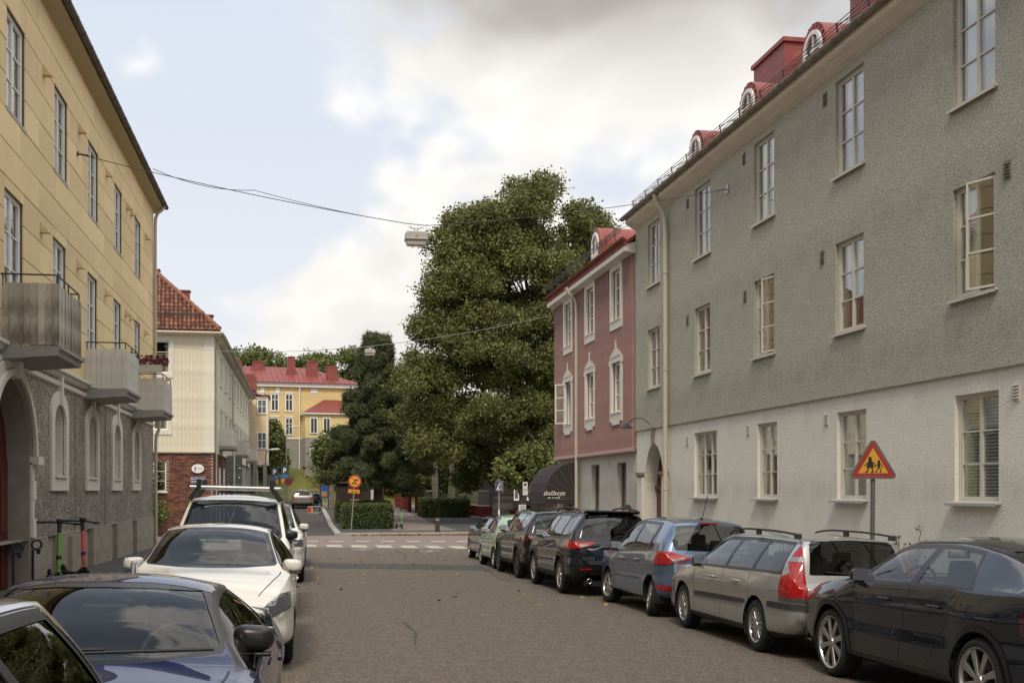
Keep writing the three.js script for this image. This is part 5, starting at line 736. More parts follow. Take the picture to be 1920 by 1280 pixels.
function cutAll(tris, fs) { let inn = tris, out = []; for (const f of fs) { const [i, o] = cut(inn, f); inn = i; for (const t of o) out.push(t); } return [inn, out]; }
function toGeo(tris, off = 0, side = 0) {         // side 0 both halves, 1 as built, -1 mirrored
  const P = [], Nn = [], put = (p, sx) => { const l = Math.hypot(p[3], p[4], p[5]) || 1; P.push(sx * (p[0] + off * p[3] / l), p[1] + off * p[4] / l, p[2] + off * p[5] / l); Nn.push(sx * p[3] / l, p[4] / l, p[5] / l); };
  for (const t of tris) { if (side >= 0) for (const p of t) put(p, 1); if (side <= 0) for (const k of [0, 2, 1]) put(t[k], -1); }
  const g = new THREE.BufferGeometry(); g.setAttribute('position', new THREE.BufferAttribute(new Float32Array(P), 3)); g.setAttribute('normal', new THREE.BufferAttribute(new Float32Array(Nn), 3)); return uvBox(g);
}
function sdPoly(pts) { return (x, y) => { let d = Infinity, s = 1; for (let i = 0, j = pts.length - 1; i < pts.length; j = i++) { const [ax, ay] = pts[i], [bx_, by] = pts[j], ex = bx_ - ax, ey = by - ay, wx = x - ax, wy = y - ay, t = clamp((wx * ex + wy * ey) / (ex * ex + ey * ey)), dx = wx - ex * t, dy = wy - ey * t; d = Math.min(d, dx * dx + dy * dy); const c1 = y >= ay, c2 = y < by, c3 = ex * wy > ey * wx; if ((c1 && c2 && c3) || (!c1 && !c2 && !c3)) s = -s; } return s * Math.sqrt(d); }; }
const inFront = (pts, zmin) => { const f = sdPoly(pts); return [(p) => zmin - p[2], (p) => f(p[0], p[1])]; };
const inRear = (pts, zmax) => { const f = sdPoly(pts); return [(p) => p[2] - zmax, (p) => f(p[0], p[1])]; };
const inSide = (pts, xmin = 0.4) => { const f = sdPoly(pts); return [(p) => xmin - p[0], (p) => f(p[2], p[1])]; };

function makeWheel(R, w, rim, style, mat) {
  const t = new THREE.Mesh(uvBox(T(new THREE.LatheGeometry([[rim - 0.01, -w / 2 + 0.01], [rim + 0.02, -w / 2], [R - 0.035, -w / 2 + 0.004], [R - 0.008, -w / 2 + 0.03], [R, -w / 2 + 0.06], [R, w / 2 - 0.06], [R - 0.008, w / 2 - 0.03], [R - 0.035, w / 2 - 0.004], [rim + 0.02, w / 2], [rim - 0.01, w / 2 - 0.01]].map((p) => new THREE.Vector2(...p)), 36), 0, 0, 0, 0, 0, -Math.PI / 2)), M.rubber); t.name = 'wheel';
  const g = [uvBox(T(new THREE.LatheGeometry([[rim, w / 2 - 0.006], [rim - 0.018, w / 2 - 0.008], [rim - 0.025, w / 2 - 0.05], [rim - 0.03, -w / 2]].map((p) => new THREE.Vector2(...p)), 32), 0, 0, 0, 0, 0, -Math.PI / 2)), cyl(0.05, 0.065, 0.04, w / 2 - 0.03, 0, 0, 0, 0, -Math.PI / 2, 16)];
  const n = style.n ?? 5, tw = style.twin ?? 0; const sp = (a, w0, w1, sk) => { const q = extr([[-w0, 0.04], [w0, 0.04], [w1 + sk, rim - 0.012], [-w1 + sk, rim - 0.012]], 0.022, 0.005); q.rotateZ(a); q.rotateY(Math.PI / 2); q.translate(w / 2 - 0.045, 0, 0); return uvBox(q); };
  for (let i = 0; i < n; i++) { const a = (i / n) * Math.PI * 2 + 0.2; if (tw) { g.push(sp(a - tw, style.w0, style.w1, 0), sp(a + tw, style.w0, style.w1, 0)); } else g.push(sp(a, style.w0, style.w1, style.sk ?? 0)); }
  part(t, 'rim', g, mat); part(t, 'brake_disc', cyl(rim * 0.7, rim * 0.7, 0.02, w / 2 - 0.12, 0, 0, 0, 0, Math.PI / 2, 24), alloyDark); part(t, 'rim_back', cyl(rim - 0.03, rim - 0.03, 0.01, -w / 2 + 0.05, 0, 0, 0, 0, Math.PI / 2, 24), M.black);
  return t;
}
function makeCar(o) {
  const def = o.def, c = thing('parked_car', o.label, 'car', 'cars parked along the street'); if (o.name) { c.name = numbered(o.name); }
  let tris = carShell(def); const [za, zr] = def.axles, R = def.R, ry = R - 0.005, AR = R + (def.archGap ?? 0.045), half = def.keys[5][2];
  for (const z of def.axles) tris = cutAll(tris, [(p) => half - 0.30 - p[0], (p) => Math.hypot(p[2] - z, p[1] - ry) - AR, (p) => 0.9 - p[6]])[1];
  // glass
  let got; const pane = (fs, name, mat, pair) => { [got, tris] = cutAll(tris, fs); if (pair) for (const s of [1, -1]) part(c, name, toGeo(got, -0.006, s), mat); else part(c, name, toGeo(got, -0.006), mat); return got; };
  const vband = (a, b) => [(p) => a - p[6], (p) => p[6] - b], by = def.beltY ?? 0.95;
  for (const [z0, z1, s0 = 0, s1 = 0] of def.panes) pane([...vband(5.1, 5.86), (p) => z0 + s0 * (p[1] - by) - p[2], (p) => p[2] - z1 - s1 * (p[1] - by)], 'side_window', o.sideGlass ?? carGlass, true);
  { const z0 = def.panes[0][0] - 0.04, s0 = def.panes[0][2] ?? 0, z1 = def.panes[def.panes.length - 1][1] + 0.03; [got, tris] = cutAll(tris, [...vband(5.02, 5.95), (p) => z0 + s0 * (p[1] - by) - p[2], (p) => p[2] - z1]); part(c, 'window_trim', toGeo(got, -0.001), o.trim ?? trimBlack); }
  const ws = def.screen, _scr = pane(inFront([[-0.05, ws[0]], [ws[1] * 0.5, ws[0] + 0.005], [ws[1], ws[0] + 0.03], [ws[3], ws[2] - 0.02], [ws[3] * 0.5, ws[2]], [-0.05, ws[2] + 0.005]], ws[4]), 'windscreen', screenGlass);
  if (def.screen) { [got, tris] = cutAll(tris, inFront([[-0.05, ws[0] - 0.012], [ws[1] * 0.5, ws[0] - 0.008], [ws[1] + 0.025, ws[0] + 0.015], [ws[3] + 0.025, ws[2]], [ws[3] * 0.5, ws[2] + 0.02], [-0.05, ws[2] + 0.025]], ws[4])); part(c, 'windscreen_seal', toGeo(got, -0.002), trimBlack); }
  if (def.rearGlass) { pane(inRear(def.rearGlass, def.rearZ), 'rear_window', o.rearMat ?? darkGlass); }
  for (const q of o.cuts ?? []) { [got, tris] = cutAll(tris, q.fs); if (q.pair) for (const s of [1, -1]) part(c, q.name, toGeo(got, q.off ?? 0, s), q.mat); else part(c, q.name, toGeo(got, q.off ?? 0), q.mat); }
  part(c, 'body', toGeo(tris), o.paint);
  // overlays: lamps, trim, plates, seams lie a few millimetres proud of the sheet metal
  for (const q of o.over ?? []) { const [g] = cutAll(tris.concat(q.all ? [] : []), q.fs); if (!g.length) continue; if (q.pair) for (const s of [1, -1]) part(c, q.name, toGeo(g, q.off ?? 0.006, s), q.mat); else part(c, q.name, toGeo(g, q.off ?? 0.006), q.mat); }
  const seams = []; for (const [z, s = 0] of def.seams ?? []) seams.push(...cutAll(tris, [(p) => 1.7 - p[6], (p) => p[6] - 5.03, (p) => p[2] - z - s * (p[1] - by) - 0.004, (p) => z + s * (p[1] - by) - 0.004 - p[2]])[0]);
  if (def.hoodSeam) seams.push(...cutAll(tris, [(p) => def.hoodSeam[0] - p[2], (p) => p[2] - def.hoodSeam[1], (p) => 6.04 - p[6], (p) => p[6] - 6.075])[0]);
  if (def.tailSeam) seams.push(...cutAll(tris, [...inRear(def.tailSeam, -1.2), (p) => 0.006 + 0 - 0.006 - (sdPoly(def.tailSeam)(p[0], p[1]) + 0.007)])[0]);
  if (seams.length) part(c, 'seams', toGeo(seams, 0.0012), M.black);
  if (def.clad) { const [g] = cutAll(tris, [(p) => p[1] - def.clad, (p) => 0.8 - p[6]]); part(c, 'lower_cladding', toGeo(g, 0.003), o.cladMat ?? plastic); }
  if (def.archTrim) { const g = []; for (const z of def.axles) g.push(...cutAll(tris, [(p) => half - 0.3 - p[0], (p) => Math.hypot(p[2] - z, p[1] - ry) - AR - def.archTrim, (p) => 0.9 - p[6]])[0]); part(c, 'arch_trim', toGeo(g, 0.006), o.archMat ?? plastic); }
  // wheel houses, underside, cabin
  const wh = []; for (const z of def.axles) for (const s of [1, -1]) { const q = new THREE.CylinderGeometry(AR + 0.004, AR + 0.004, 0.34, 24, 1, true, 0, Math.PI * 2); q.rotateZ(Math.PI / 2); q.translate(s * (half - 0.19), ry, z); wh.push(uvBox(q), cyl(AR, AR, 0.01, s * (half - 0.36), ry, z, 0, 0, Math.PI / 2, 24)); }
  const wheelHouse = wh.map((g) => { const p = g.attributes.position; for (let i = 0; i < p.count; i++) if (p.getY(i) < def.keys[5][1] - 0.02) p.setY(i, def.keys[5][1] - 0.02); return g; }); part(c, 'wheel_house', wheelHouse, M.black);
  const L0 = def.keys[0][0], L1 = def.keys[def.keys.length - 1][0], bel = def.keys[5][3], roofY = def.keys[5][7];
  part(c, 'underbody', [b6(-half + 0.34, half - 0.34, 0.2, 0.3, L0 + 0.1, L1 - 0.1)], M.black);
  const sf = def.seatZ ?? 0.05, seat = (x, z, hr = 1) => [rbx(0.5, 0.14, 0.5, 0.06, x, 0.52, z + 0.2), rbx(0.48, 0.62, 0.14, 0.06, x, 0.83, z - 0.1, -0.22), ...(hr ? [rbx(0.26, 0.2, 0.1, 0.045, x, Math.min(1.2, roofY - 0.17), z - 0.2, -0.15)] : [])];
  part(c, 'seat', seat(0.37, sf), cabin); part(c, 'seat', seat(-0.37, sf), cabin); part(c, 'rear_seat', [rbx(1.2, 0.55, 0.16, 0.07, 0, 0.82, sf - 0.95, -0.25), rbx(1.2, 0.15, 0.5, 0.06, 0, 0.5, sf - 0.7), ...[-0.4, 0.4].map((x) => rbx(0.24, 0.16, 0.09, 0.04, x, Math.min(1.14, roofY - 0.22), sf - 1.05, -0.2))], cabin);
  const dz = def.dashZ ?? 0.9; const dash = part(c, 'dashboard', [rbx(2 * half - 0.3, 0.3, 0.5, 0.09, 0, bel - 0.16, dz), b6(-half + 0.3, half - 0.3, 0.3, bel - 0.2, dz + 0.1, dz + 0.2)], cabin); part(c, 'cabin_floor', [b6(-half + 0.16, half - 0.16, 0.3, 0.36, L0 + 0.3, dz + 0.3)], cabin);
  part(c, 'steering_wheel', [uvBox(T(new THREE.TorusGeometry(0.185, 0.017, 8, 28), 0.37, bel - 0.02, dz - 0.36, -0.4)), rbx(0.3, 0.07, 0.03, 0.012, 0.37, bel - 0.03, dz - 0.35, -0.4)], M.black); part(c, 'mirror_inside', rbx(0.24, 0.07, 0.03, 0.014, 0, ws[2] - 0.12, ws[4] + (def.mirZ ?? 0.22)), M.black);
  // mirrors, handles, wipers
  const mz = def.mirror, mx = def.mirX ?? half - 0.11; for (const s of [1, -1]) { const g = new THREE.SphereGeometry(1, 18, 12); const p = g.attributes.position; for (let i = 0; i < p.count; i++) { let x = p.getX(i), y = p.getY(i), z = p.getZ(i); const e = (v, k) => Math.sign(v) * Math.pow(Math.abs(v), k); p.setXYZ(i, e(x, 0.6) * 0.105, e(y, 0.65) * 0.07 * (1 - 0.15 * x * s), e(z, 0.75) * (z > 0 ? 0.085 : 0.05) - 0.02 * Math.abs(x)); } g.computeVertexNormals(); const m = part(c, 'wing_mirror', [uvBox(T(g, s * (mx + 0.07), mz[1], mz[0]))], o.mirrorMat ?? o.paint); part(m, 'mirror_glass', rbx(0.19, 0.11, 0.008, 0.003, s * (mx + 0.07), mz[1], mz[0] - 0.052), chrome); part(m, 'mirror_foot', [rbx(0.1, 0.05, 0.08, 0.018, s * (mx - 0.04), mz[1] - 0.075, mz[0] + 0.01, 0, 0, s * 0.5), rbx(0.2, 0.022, 0.11, 0.008, s * (mx + 0.06), mz[1] - 0.078, mz[0] + 0.01)], trimBlack); }
  for (const [z, y] of def.handles ?? []) for (const s of [1, -1]) part(c, 'door_handle', rbx(0.03, 0.028, 0.2, 0.012, s * (half + 0.012), y, z), o.handleMat ?? o.paint);
  part(c, 'wiper', [bar([-0.55, ws[0] + 0.035, ws[4] + (def.wz ?? 0.75)], [0.1, ws[0] + 0.045, ws[4] + (def.wz ?? 0.75) + 0.0], 0.009), bar([0.0, ws[0] + 0.03, ws[4] + (def.wz ?? 0.75) + 0.015], [0.6, ws[0] + 0.045, ws[4] + (def.wz ?? 0.75) - 0.02], 0.009)], M.black);
  const wh0 = makeWheel(R, def.tw ?? 0.21, def.rim, def.style, o.rimMat ?? alloy); let first = true;
  for (const z of def.axles) for (const s of [1, -1]) { const w = first ? wh0 : wh0.clone(); first = false; c.add(w); w.position.set(s * (half - 0.115), R, z); if (s < 0) w.rotation.y = Math.PI; w.rotation.x = (z + s) * 1.7; if (z === za && o.steer) w.rotation.y += o.steer; }
  o.extra?.(c, def, tris, half);
  // stand on the road
  const e = 0.5, gx = (G(o.X + e, o.D) - G(o.X - e, o.D)) / (2 * e), gd = (G(o.X, o.D + e) - G(o.X, o.D - e)) / (2 * e), up = V(-gx, 1, gd).normalize(), f = V(Math.sin(o.yaw ?? 0) , 0, o.away ? -1 : 1).normalize(), side = new THREE.Vector3().crossVectors(up, f).normalize(), fw = new THREE.Vector3().crossVectors(side, up);
  c.quaternion.setFromRotationMatrix(new THREE.Matrix4().makeBasis(side, up, fw)); c.position.set(o.X, G(o.X, o.D) + 0.002, -o.D);
  return c;
}
const plateOn = (c, y, z, txt, back) => { const p = part(c, 'number_plate', rbx(0.52, 0.11, 0.012, 0.004, 0, y, z), plateWhite); if (txt) { const t = text(txt, 0.068, font, 0.003); t.rotateY(Math.PI); part(p, 'plate_text', T(t, 0.15, y, z - 0.0065), M.black); } part(p, 'plate_band', b6(back ? 0.225 : -0.258, back ? 0.258 : -0.225, y - 0.052, y + 0.052, back ? z - 0.0085 : z + 0.006, back ? z - 0.006 : z + 0.0085), plain(0.02, 0.05, 0.3)); };
const badge = (c, s, size, x, y, z) => { const t = text(s, size, font, 0.006); t.rotateY(Math.PI); part(c, 'badge', T(t, x, y, z), chrome); };
const rails = (c, x, pts, mat = plastic, r = 0.022) => { for (const s of [1, -1]) part(c, 'roof_rail', [tube(pts.map(([z, y, dx = 0]) => [s * (x + dx), y, z]), r, 8, 30)], mat); };
const exhaust = (c, x, y, z) => part(c, 'exhaust_pipe', [uvBox(T(new THREE.TorusGeometry(0.045, 0.008, 8, 18), x, y, z)), cyl(0.044, 0.044, 0.16, x, y, z + 0.08, Math.PI / 2)], chrome);
const sty = { spoke10: { n: 14, w0: 0.01, w1: 0.016 }, twin5: { n: 5, twin: 0.16, w0: 0.014, w1: 0.018 }, five: { n: 5, w0: 0.026, w1: 0.042 }, seven: { n: 7, w0: 0.014, w1: 0.026 }, blade: { n: 8, w0: 0.012, w1: 0.032, sk: 0.03 } };
const DEF = {
  wagon: { axles: [1.42, -1.335], R: 0.325, rim: 0.215, style: sty.spoke10, beltY: 0.96, panes: [[-1.98, -1.16, 0.28, -0.02], [-1.08, -0.22, -0.05, -0.1], [-0.14, 1.2, -0.1, 0]], screen: [1.0, 0.66, 1.41, 0.53, 0.3], rearGlass: [[-0.1, 0.99], [0.6, 0.99], [0.52, 1.38], [-0.1, 1.4]], rearZ: -1.9, seams: [[-1.12, -0.02], [-0.18, -0.1], [0.98, 0.1]], hoodSeam: [1.32, 2.25], mirror: [0.84, 1.02], handles: [[-0.72, 0.83], [0.18, 0.83]], dashZ: 0.98, clad: 0.30,
    keys: [[-2.30, .40, .78, .84, .745, .86, .68, .89], [-2.25, .33, .845, .93, .80, .97, .675, 1.01], [-2.13, .27, .875, .96, .835, 1.22, .615, 1.26], [-2.0, .25, .885, .97, .85, 1.365, .58, 1.41], [-1.6, .22, .895, .97, .865, 1.39, .575, 1.435], [-.6, .2, .90, .955, .87, 1.405, .57, 1.455], [.2, .2, .90, .945, .87, 1.39, .57, 1.445], [.5, .2, .90, .94, .87, 1.34, .585, 1.40], [1.0, .2, .90, .93, .865, 1.10, .68, 1.16], [1.3, .2, .90, .925, .86, .955, .75, 1.0], [1.7, .2, .895, .88, .83, .90, .70, .95], [2.08, .22, .86, .80, .77, .82, .6, .86], [2.25, .26, .79, .70, .70, .72, .5, .75]] },
  suv: { axles: [1.37, -1.32], R: 0.36, rim: 0.24, style: sty.twin5, beltY: 1.08, panes: [[-1.72, -1.15, 0.35, -0.1], [-1.08, -0.2, -0.1, -0.1], [-0.12, 1.15, -0.1, 0]], screen: [1.12, 0.68, 1.63, 0.53, 0.3], rearGlass: [[-0.1, 1.14], [0.68, 1.14], [0.56, 1.55], [-0.1, 1.59]], rearZ: -1.75, seams: [[-1.0, -0.15], [-0.16, -0.1], [0.95, 0.12]], hoodSeam: [1.28, 2.2], mirror: [0.84, 1.16], handles: [[-0.7, 0.95], [0.22, 0.93]], seatZ: 0.02, dashZ: 0.95, clad: 0.42, archTrim: 0.07, flare: 0.028, capY: 0.7, rearY: 0.75,
    keys: [[-2.22, .46, .80, .98, .78, 1.0, .70, 1.04], [-2.16, .40, .87, 1.06, .83, 1.12, .68, 1.17], [-2.02, .36, .905, 1.09, .86, 1.40, .61, 1.45], [-1.86, .33, .92, 1.10, .875, 1.56, .575, 1.61], [-1.4, .3, .925, 1.09, .885, 1.605, .57, 1.655], [-.4, .28, .925, 1.06, .89, 1.625, .57, 1.685], [.3, .28, .925, 1.04, .89, 1.60, .575, 1.66], [.55, .28, .925, 1.03, .885, 1.53, .6, 1.59], [1.0, .28, .925, 1.03, .88, 1.26, .69, 1.33], [1.25, .28, .925, 1.03, .875, 1.08, .77, 1.12], [1.8, .28, .91, 1.0, .85, 1.03, .7, 1.08], [2.12, .30, .87, .93, .79, .95, .6, .99], [2.24, .34, .80, .84, .73, .86, .5, .89]] },
  mpv: { axles: [1.22, -1.395], R: 0.315, rim: 0.21, style: sty.seven, beltY: 1.0, panes: [[-1.42, -1.12, 0.45, -0.2], [-1.04, -0.22, -0.2, -0.08], [-0.14, 1.22, -0.08, 0]], screen: [1.02, 0.68, 1.54, 0.52, 0.2], rearGlass: [[-0.1, 1.06], [0.62, 1.08], [0.66, 1.2], [0.54, 1.46], [-0.1, 1.5]], rearZ: -1.5, seams: [[-1.02, -0.25], [-0.18, -0.08], [0.86, 0.15]], hoodSeam: [1.4, 1.95], mirror: [0.84, 1.06], handles: [[-0.66, 0.88], [0.2, 0.86]], dashZ: 1.0, clad: 0.27, wz: 0.95,
    keys: [[-1.98, .42, .745, .95, .74, .97, .68, 1.0], [-1.92, .36, .81, 1.02, .80, 1.08, .67, 1.13], [-1.78, .31, .855, 1.04, .83, 1.35, .6, 1.40], [-1.62, .28, .87, 1.04, .84, 1.48, .575, 1.53], [-1.1, .25, .88, 1.02, .85, 1.535, .565, 1.585], [-.3, .24, .883, .99, .85, 1.55, .56, 1.6], [.25, .24, .883, .97, .85, 1.50, .57, 1.56], [.5, .24, .883, .96, .85, 1.42, .59, 1.49], [1.05, .24, .88, .95, .84, 1.12, .70, 1.19], [1.38, .24, .875, .94, .83, .97, .76, 1.02], [1.7, .25, .86, .88, .79, .91, .66, .96], [1.92, .28, .80, .78, .72, .80, .54, .83], [2.0, .32, .73, .68, .66, .7, .46, .72]] },
  fastback: { axles: [1.43, -1.305], R: 0.36, rim: 0.278, style: sty.blade, beltY: 1.03, panes: [[-1.16, -0.2, 0.75, -0.22], [-0.08, 1.2, -0.22, 0]], screen: [1.07, 0.69, 1.45, 0.53, 0.3], rearGlass: [[-0.1, 1.18], [0.56, 1.18], [0.5, 1.42], [-0.1, 1.46]], rearZ: -0.95, seams: [[-0.98, -0.75], [-0.13, -0.22], [0.98, 0.1]], hoodSeam: [1.34, 2.2], mirror: [0.86, 1.1], handles: [[-0.62, 0.91], [0.28, 0.91]], dashZ: 1.0, clad: 0.33, archTrim: 0.055, flare: 0.024, tw: 0.235, capY: 0.66,
    keys: [[-2.22, 0.42, 0.78, 0.995, 0.76, 1.005, 0.64, 1.045], [-2.16, 0.34, 0.86, 1.085, 0.82, 1.095, 0.65, 1.135], [-1.95, 0.3, 0.9, 1.105, 0.85, 1.155, 0.62, 1.205], [-1.5, 0.27, 0.92, 1.095, 0.87, 1.305, 0.58, 1.365], [-1.0, 0.25, 0.925, 1.075, 0.88, 1.415, 0.575, 1.475], [-0.4, 0.24, 0.925, 1.055, 0.88, 1.47, 0.575, 1.53], [0.2, 0.24, 0.925, 1.035, 0.88, 1.455, 0.58, 1.515], [0.5, 0.24, 0.925, 1.03, 0.88, 1.395, 0.595, 1.455], [1.0, 0.24, 0.925, 1.025, 0.88, 1.155, 0.7, 1.225], [1.32, 0.24, 0.925, 1.018, 0.87, 1.034, 0.77, 1.074], [1.8, 0.26, 0.91, 0.958, 0.84, 0.976, 0.7, 1.016], [2.12, 0.28, 0.87, 0.88, 0.79, 0.9, 0.6, 0.93], [2.26, 0.32, 0.8, 0.78, 0.73, 0.8, 0.52, 0.82]] },
  coupe: { axles: [1.27, -1.3], R: 0.312, rim: 0.22, style: sty.five, beltY: 0.89, panes: [[-0.95, 0.9, 0.9, 0]], screen: [0.945, 0.63, 1.235, 0.49, 0.15], rearGlass: [[-0.1, 0.99], [0.5, 0.99], [0.44, 1.2], [-0.1, 1.22]], rearZ: -0.75, seams: [[-0.5, -0.3], [0.75, 0.1]], hoodSeam: [1.02, 1.95], mirror: [0.40, 0.985], mirX: 0.70, handles: [[-0.3, 0.8]], dashZ: 0.62, seatZ: -0.3, flare: 0.035, wz: 0.78, mirZ: 0.14,
    keys: [[-2.04, .42, .74, .86, .72, .88, .58, .91], [-1.98, .34, .82, .93, .78, .95, .6, .97], [-1.6, .26, .86, .93, .80, .99, .58, 1.02], [-1.1, .22, .88, .91, .82, 1.11, .54, 1.15], [-.6, .2, .885, .90, .82, 1.20, .525, 1.25], [-.1, .19, .885, .885, .82, 1.225, .52, 1.285], [.22, .19, .885, .88, .82, 1.195, .525, 1.25], [.65, .19, .885, .87, .815, 1.03, .61, 1.10], [1.0, .19, .885, .87, .81, .90, .70, .94], [1.4, .19, .885, .84, .79, .86, .66, .885], [1.8, .2, .86, .76, .73, .78, .58, .80], [2.0, .24, .80, .66, .68, .68, .5, .70]] },
  compact: { axles: [1.27, -1.43], R: 0.32, rim: 0.225, style: sty.twin5, beltY: 0.96, panes: [[-1.36, -1.1, 0.6, -0.2], [-1.02, -0.2, -0.2, -0.08], [-0.12, 1.08, -0.08, 0]], screen: [1.0, 0.67, 1.38, 0.52, 0.2], rearGlass: [[-0.1, 1.0], [0.58, 1.0], [0.5, 1.3], [-0.1, 1.34]], rearZ: -1.3, seams: [[-1.0, -0.2], [-0.16, -0.08], [0.86, 0.12]], hoodSeam: [1.22, 2.05], mirror: [0.74, 1.0], handles: [[-0.66, 0.84], [0.2, 0.83]], dashZ: 0.88, clad: 0.24,
    keys: [[-2.06, .42, .76, .92, .74, .94, .64, .97], [-2.0, .34, .84, .98, .80, 1.02, .64, 1.07], [-1.8, .28, .87, .99, .83, 1.2, .585, 1.25], [-1.5, .25, .885, .98, .845, 1.31, .565, 1.36], [-.9, .22, .89, .965, .85, 1.36, .56, 1.41], [-.3, .21, .89, .95, .85, 1.375, .56, 1.43], [.2, .21, .89, .935, .85, 1.34, .565, 1.40], [.46, .21, .89, .93, .85, 1.27, .59, 1.33], [.92, .21, .89, .925, .84, 1.06, .68, 1.12], [1.2, .21, .885, .92, .83, .955, .75, 1.0], [1.7, .22, .87, .87, .79, .89, .68, .94], [2.0, .25, .82, .78, .72, .8, .58, .84], [2.1, .29, .76, .68, .68, .70, .5, .73]] },
  van: { axles: [1.3, -1.4], R: 0.32, rim: 0.2, style: sty.five, beltY: 1.08, panes: [[0.05, 1.34, -0.05, 0]], screen: [1.14, 0.72, 1.69, 0.61, 0.3], rearGlass: [[-0.1, 1.15], [0.6, 1.15], [0.58, 1.55], [-0.1, 1.58]], rearZ: -2.0, seams: [[0.0, 0], [1.05, 0.1]], hoodSeam: [1.52, 2.15], mirror: [0.98, 1.2], handles: [[0.2, 0.95]], dashZ: 1.15, seatZ: 0.3, clad: 0.34, wz: 1.05,
    keys: [[-2.2, .5, .82, 1.0, .8, 1.05, .74, 1.08], [-2.15, .4, .88, 1.08, .85, 1.5, .73, 1.55], [-2.05, .34, .895, 1.1, .87, 1.68, .70, 1.74], [-1.2, .3, .9, 1.09, .875, 1.72, .69, 1.79], [.2, .28, .9, 1.07, .875, 1.71, .68, 1.79], [.55, .28, .9, 1.06, .875, 1.66, .68, 1.73], [1.1, .28, .9, 1.05, .87, 1.36, .745, 1.43], [1.5, .28, .895, 1.04, .86, 1.10, .79, 1.14], [1.8, .28, .88, .97, .82, 1.0, .7, 1.04], [2.1, .3, .83, .86, .75, .88, .6, .91], [2.2, .34, .77, .76, .70, .78, .52, .8]] },
  mini: { axles: [1.07, -1.23], R: 0.29, rim: 0.19, style: sty.seven, beltY: 0.95, panes: [[-1.16, -0.5, 0.5, -0.1], [-0.42, 0.9, -0.1, 0]], screen: [0.985, 0.6, 1.44, 0.48, 0.1], rearGlass: [[-0.1, 1.0], [0.52, 1.0], [0.46, 1.34], [-0.1, 1.38]], rearZ: -1.2, seams: [[-0.46, -0.1], [0.66, 0.15]], hoodSeam: [1.02, 1.6], mirror: [0.5, 1.02], handles: [[-0.24, 0.82]], dashZ: 0.7, seatZ: -0.2, clad: 0.26, capY: 0.55,
    keys: [[-1.7, .42, .64, .86, .66, .88, .6, .92], [-1.64, .34, .72, .94, .72, 1.0, .59, 1.05], [-1.5, .28, .77, .96, .76, 1.24, .54, 1.30], [-1.3, .25, .795, .96, .77, 1.37, .52, 1.42], [-.8, .23, .81, .95, .78, 1.42, .515, 1.475], [-.2, .22, .815, .94, .785, 1.43, .515, 1.49], [.3, .22, .815, .93, .78, 1.35, .53, 1.41], [.75, .22, .81, .92, .77, 1.07, .62, 1.13], [1.0, .22, .805, .91, .76, .95, .67, .985], [1.3, .24, .78, .84, .72, .86, .58, .91], [1.58, .28, .70, .72, .64, .74, .46, .77], [1.66, .32, .63, .62, .58, .64, .4, .66]] },
};
const lower = (z, y) => inFront(rect(-0.05, 0.6, y - 0.09, y + 0.09), z);
const GRP = undefined;
// --- right-hand row, facing away from the camera ---
makeCar({ def: DEF.fastback, name: 'black_fastback_car', label: 'glossy blue black fastback car with bladed alloy wheels below the school sign', X: 6.4, D: 10.15, away: true, paint: paint(0.010, 0.013, 0.022, 0.1, 0.2), sideGlass: carGlass, rimMat: alloy, handleMat: trimBlack, mirrorMat: trimBlack, archMat: trimBlack, cladMat: trimBlack,
  over: [{ name: 'tail_lamp', pair: true, mat: darkLens, fs: inRear([[0.62, 0.79], [1.0, 0.78], [1.0, 0.97], [0.62, 0.95]], -1.85) }, { name: 'light_strip', pair: true, mat: redLens, off: 0.009, fs: inRear([[0.66, 0.82], [0.86, 0.82], [0.86, 0.94], [0.82, 0.94], [0.82, 0.85], [0.66, 0.85]], -1.9) }, { name: 'fuel_flap', mat: M.black, off: 0.0015, fs: [(p) => 0.5 - p[0], (p) => Math.abs(sdPoly([[-1.5, 0.86], [-1.2, 0.88], [-1.28, 0.99], [-1.62, 0.98]])(p[2], p[1])) - 0.004] }],
  extra: (c) => { plateOn(c, 0.72, -2.29, '', true); part(c, 'chrome_strip', [b6(-0.5, 0.5, 0.38, 0.395, -2.29, -2.275)], chrome); } });
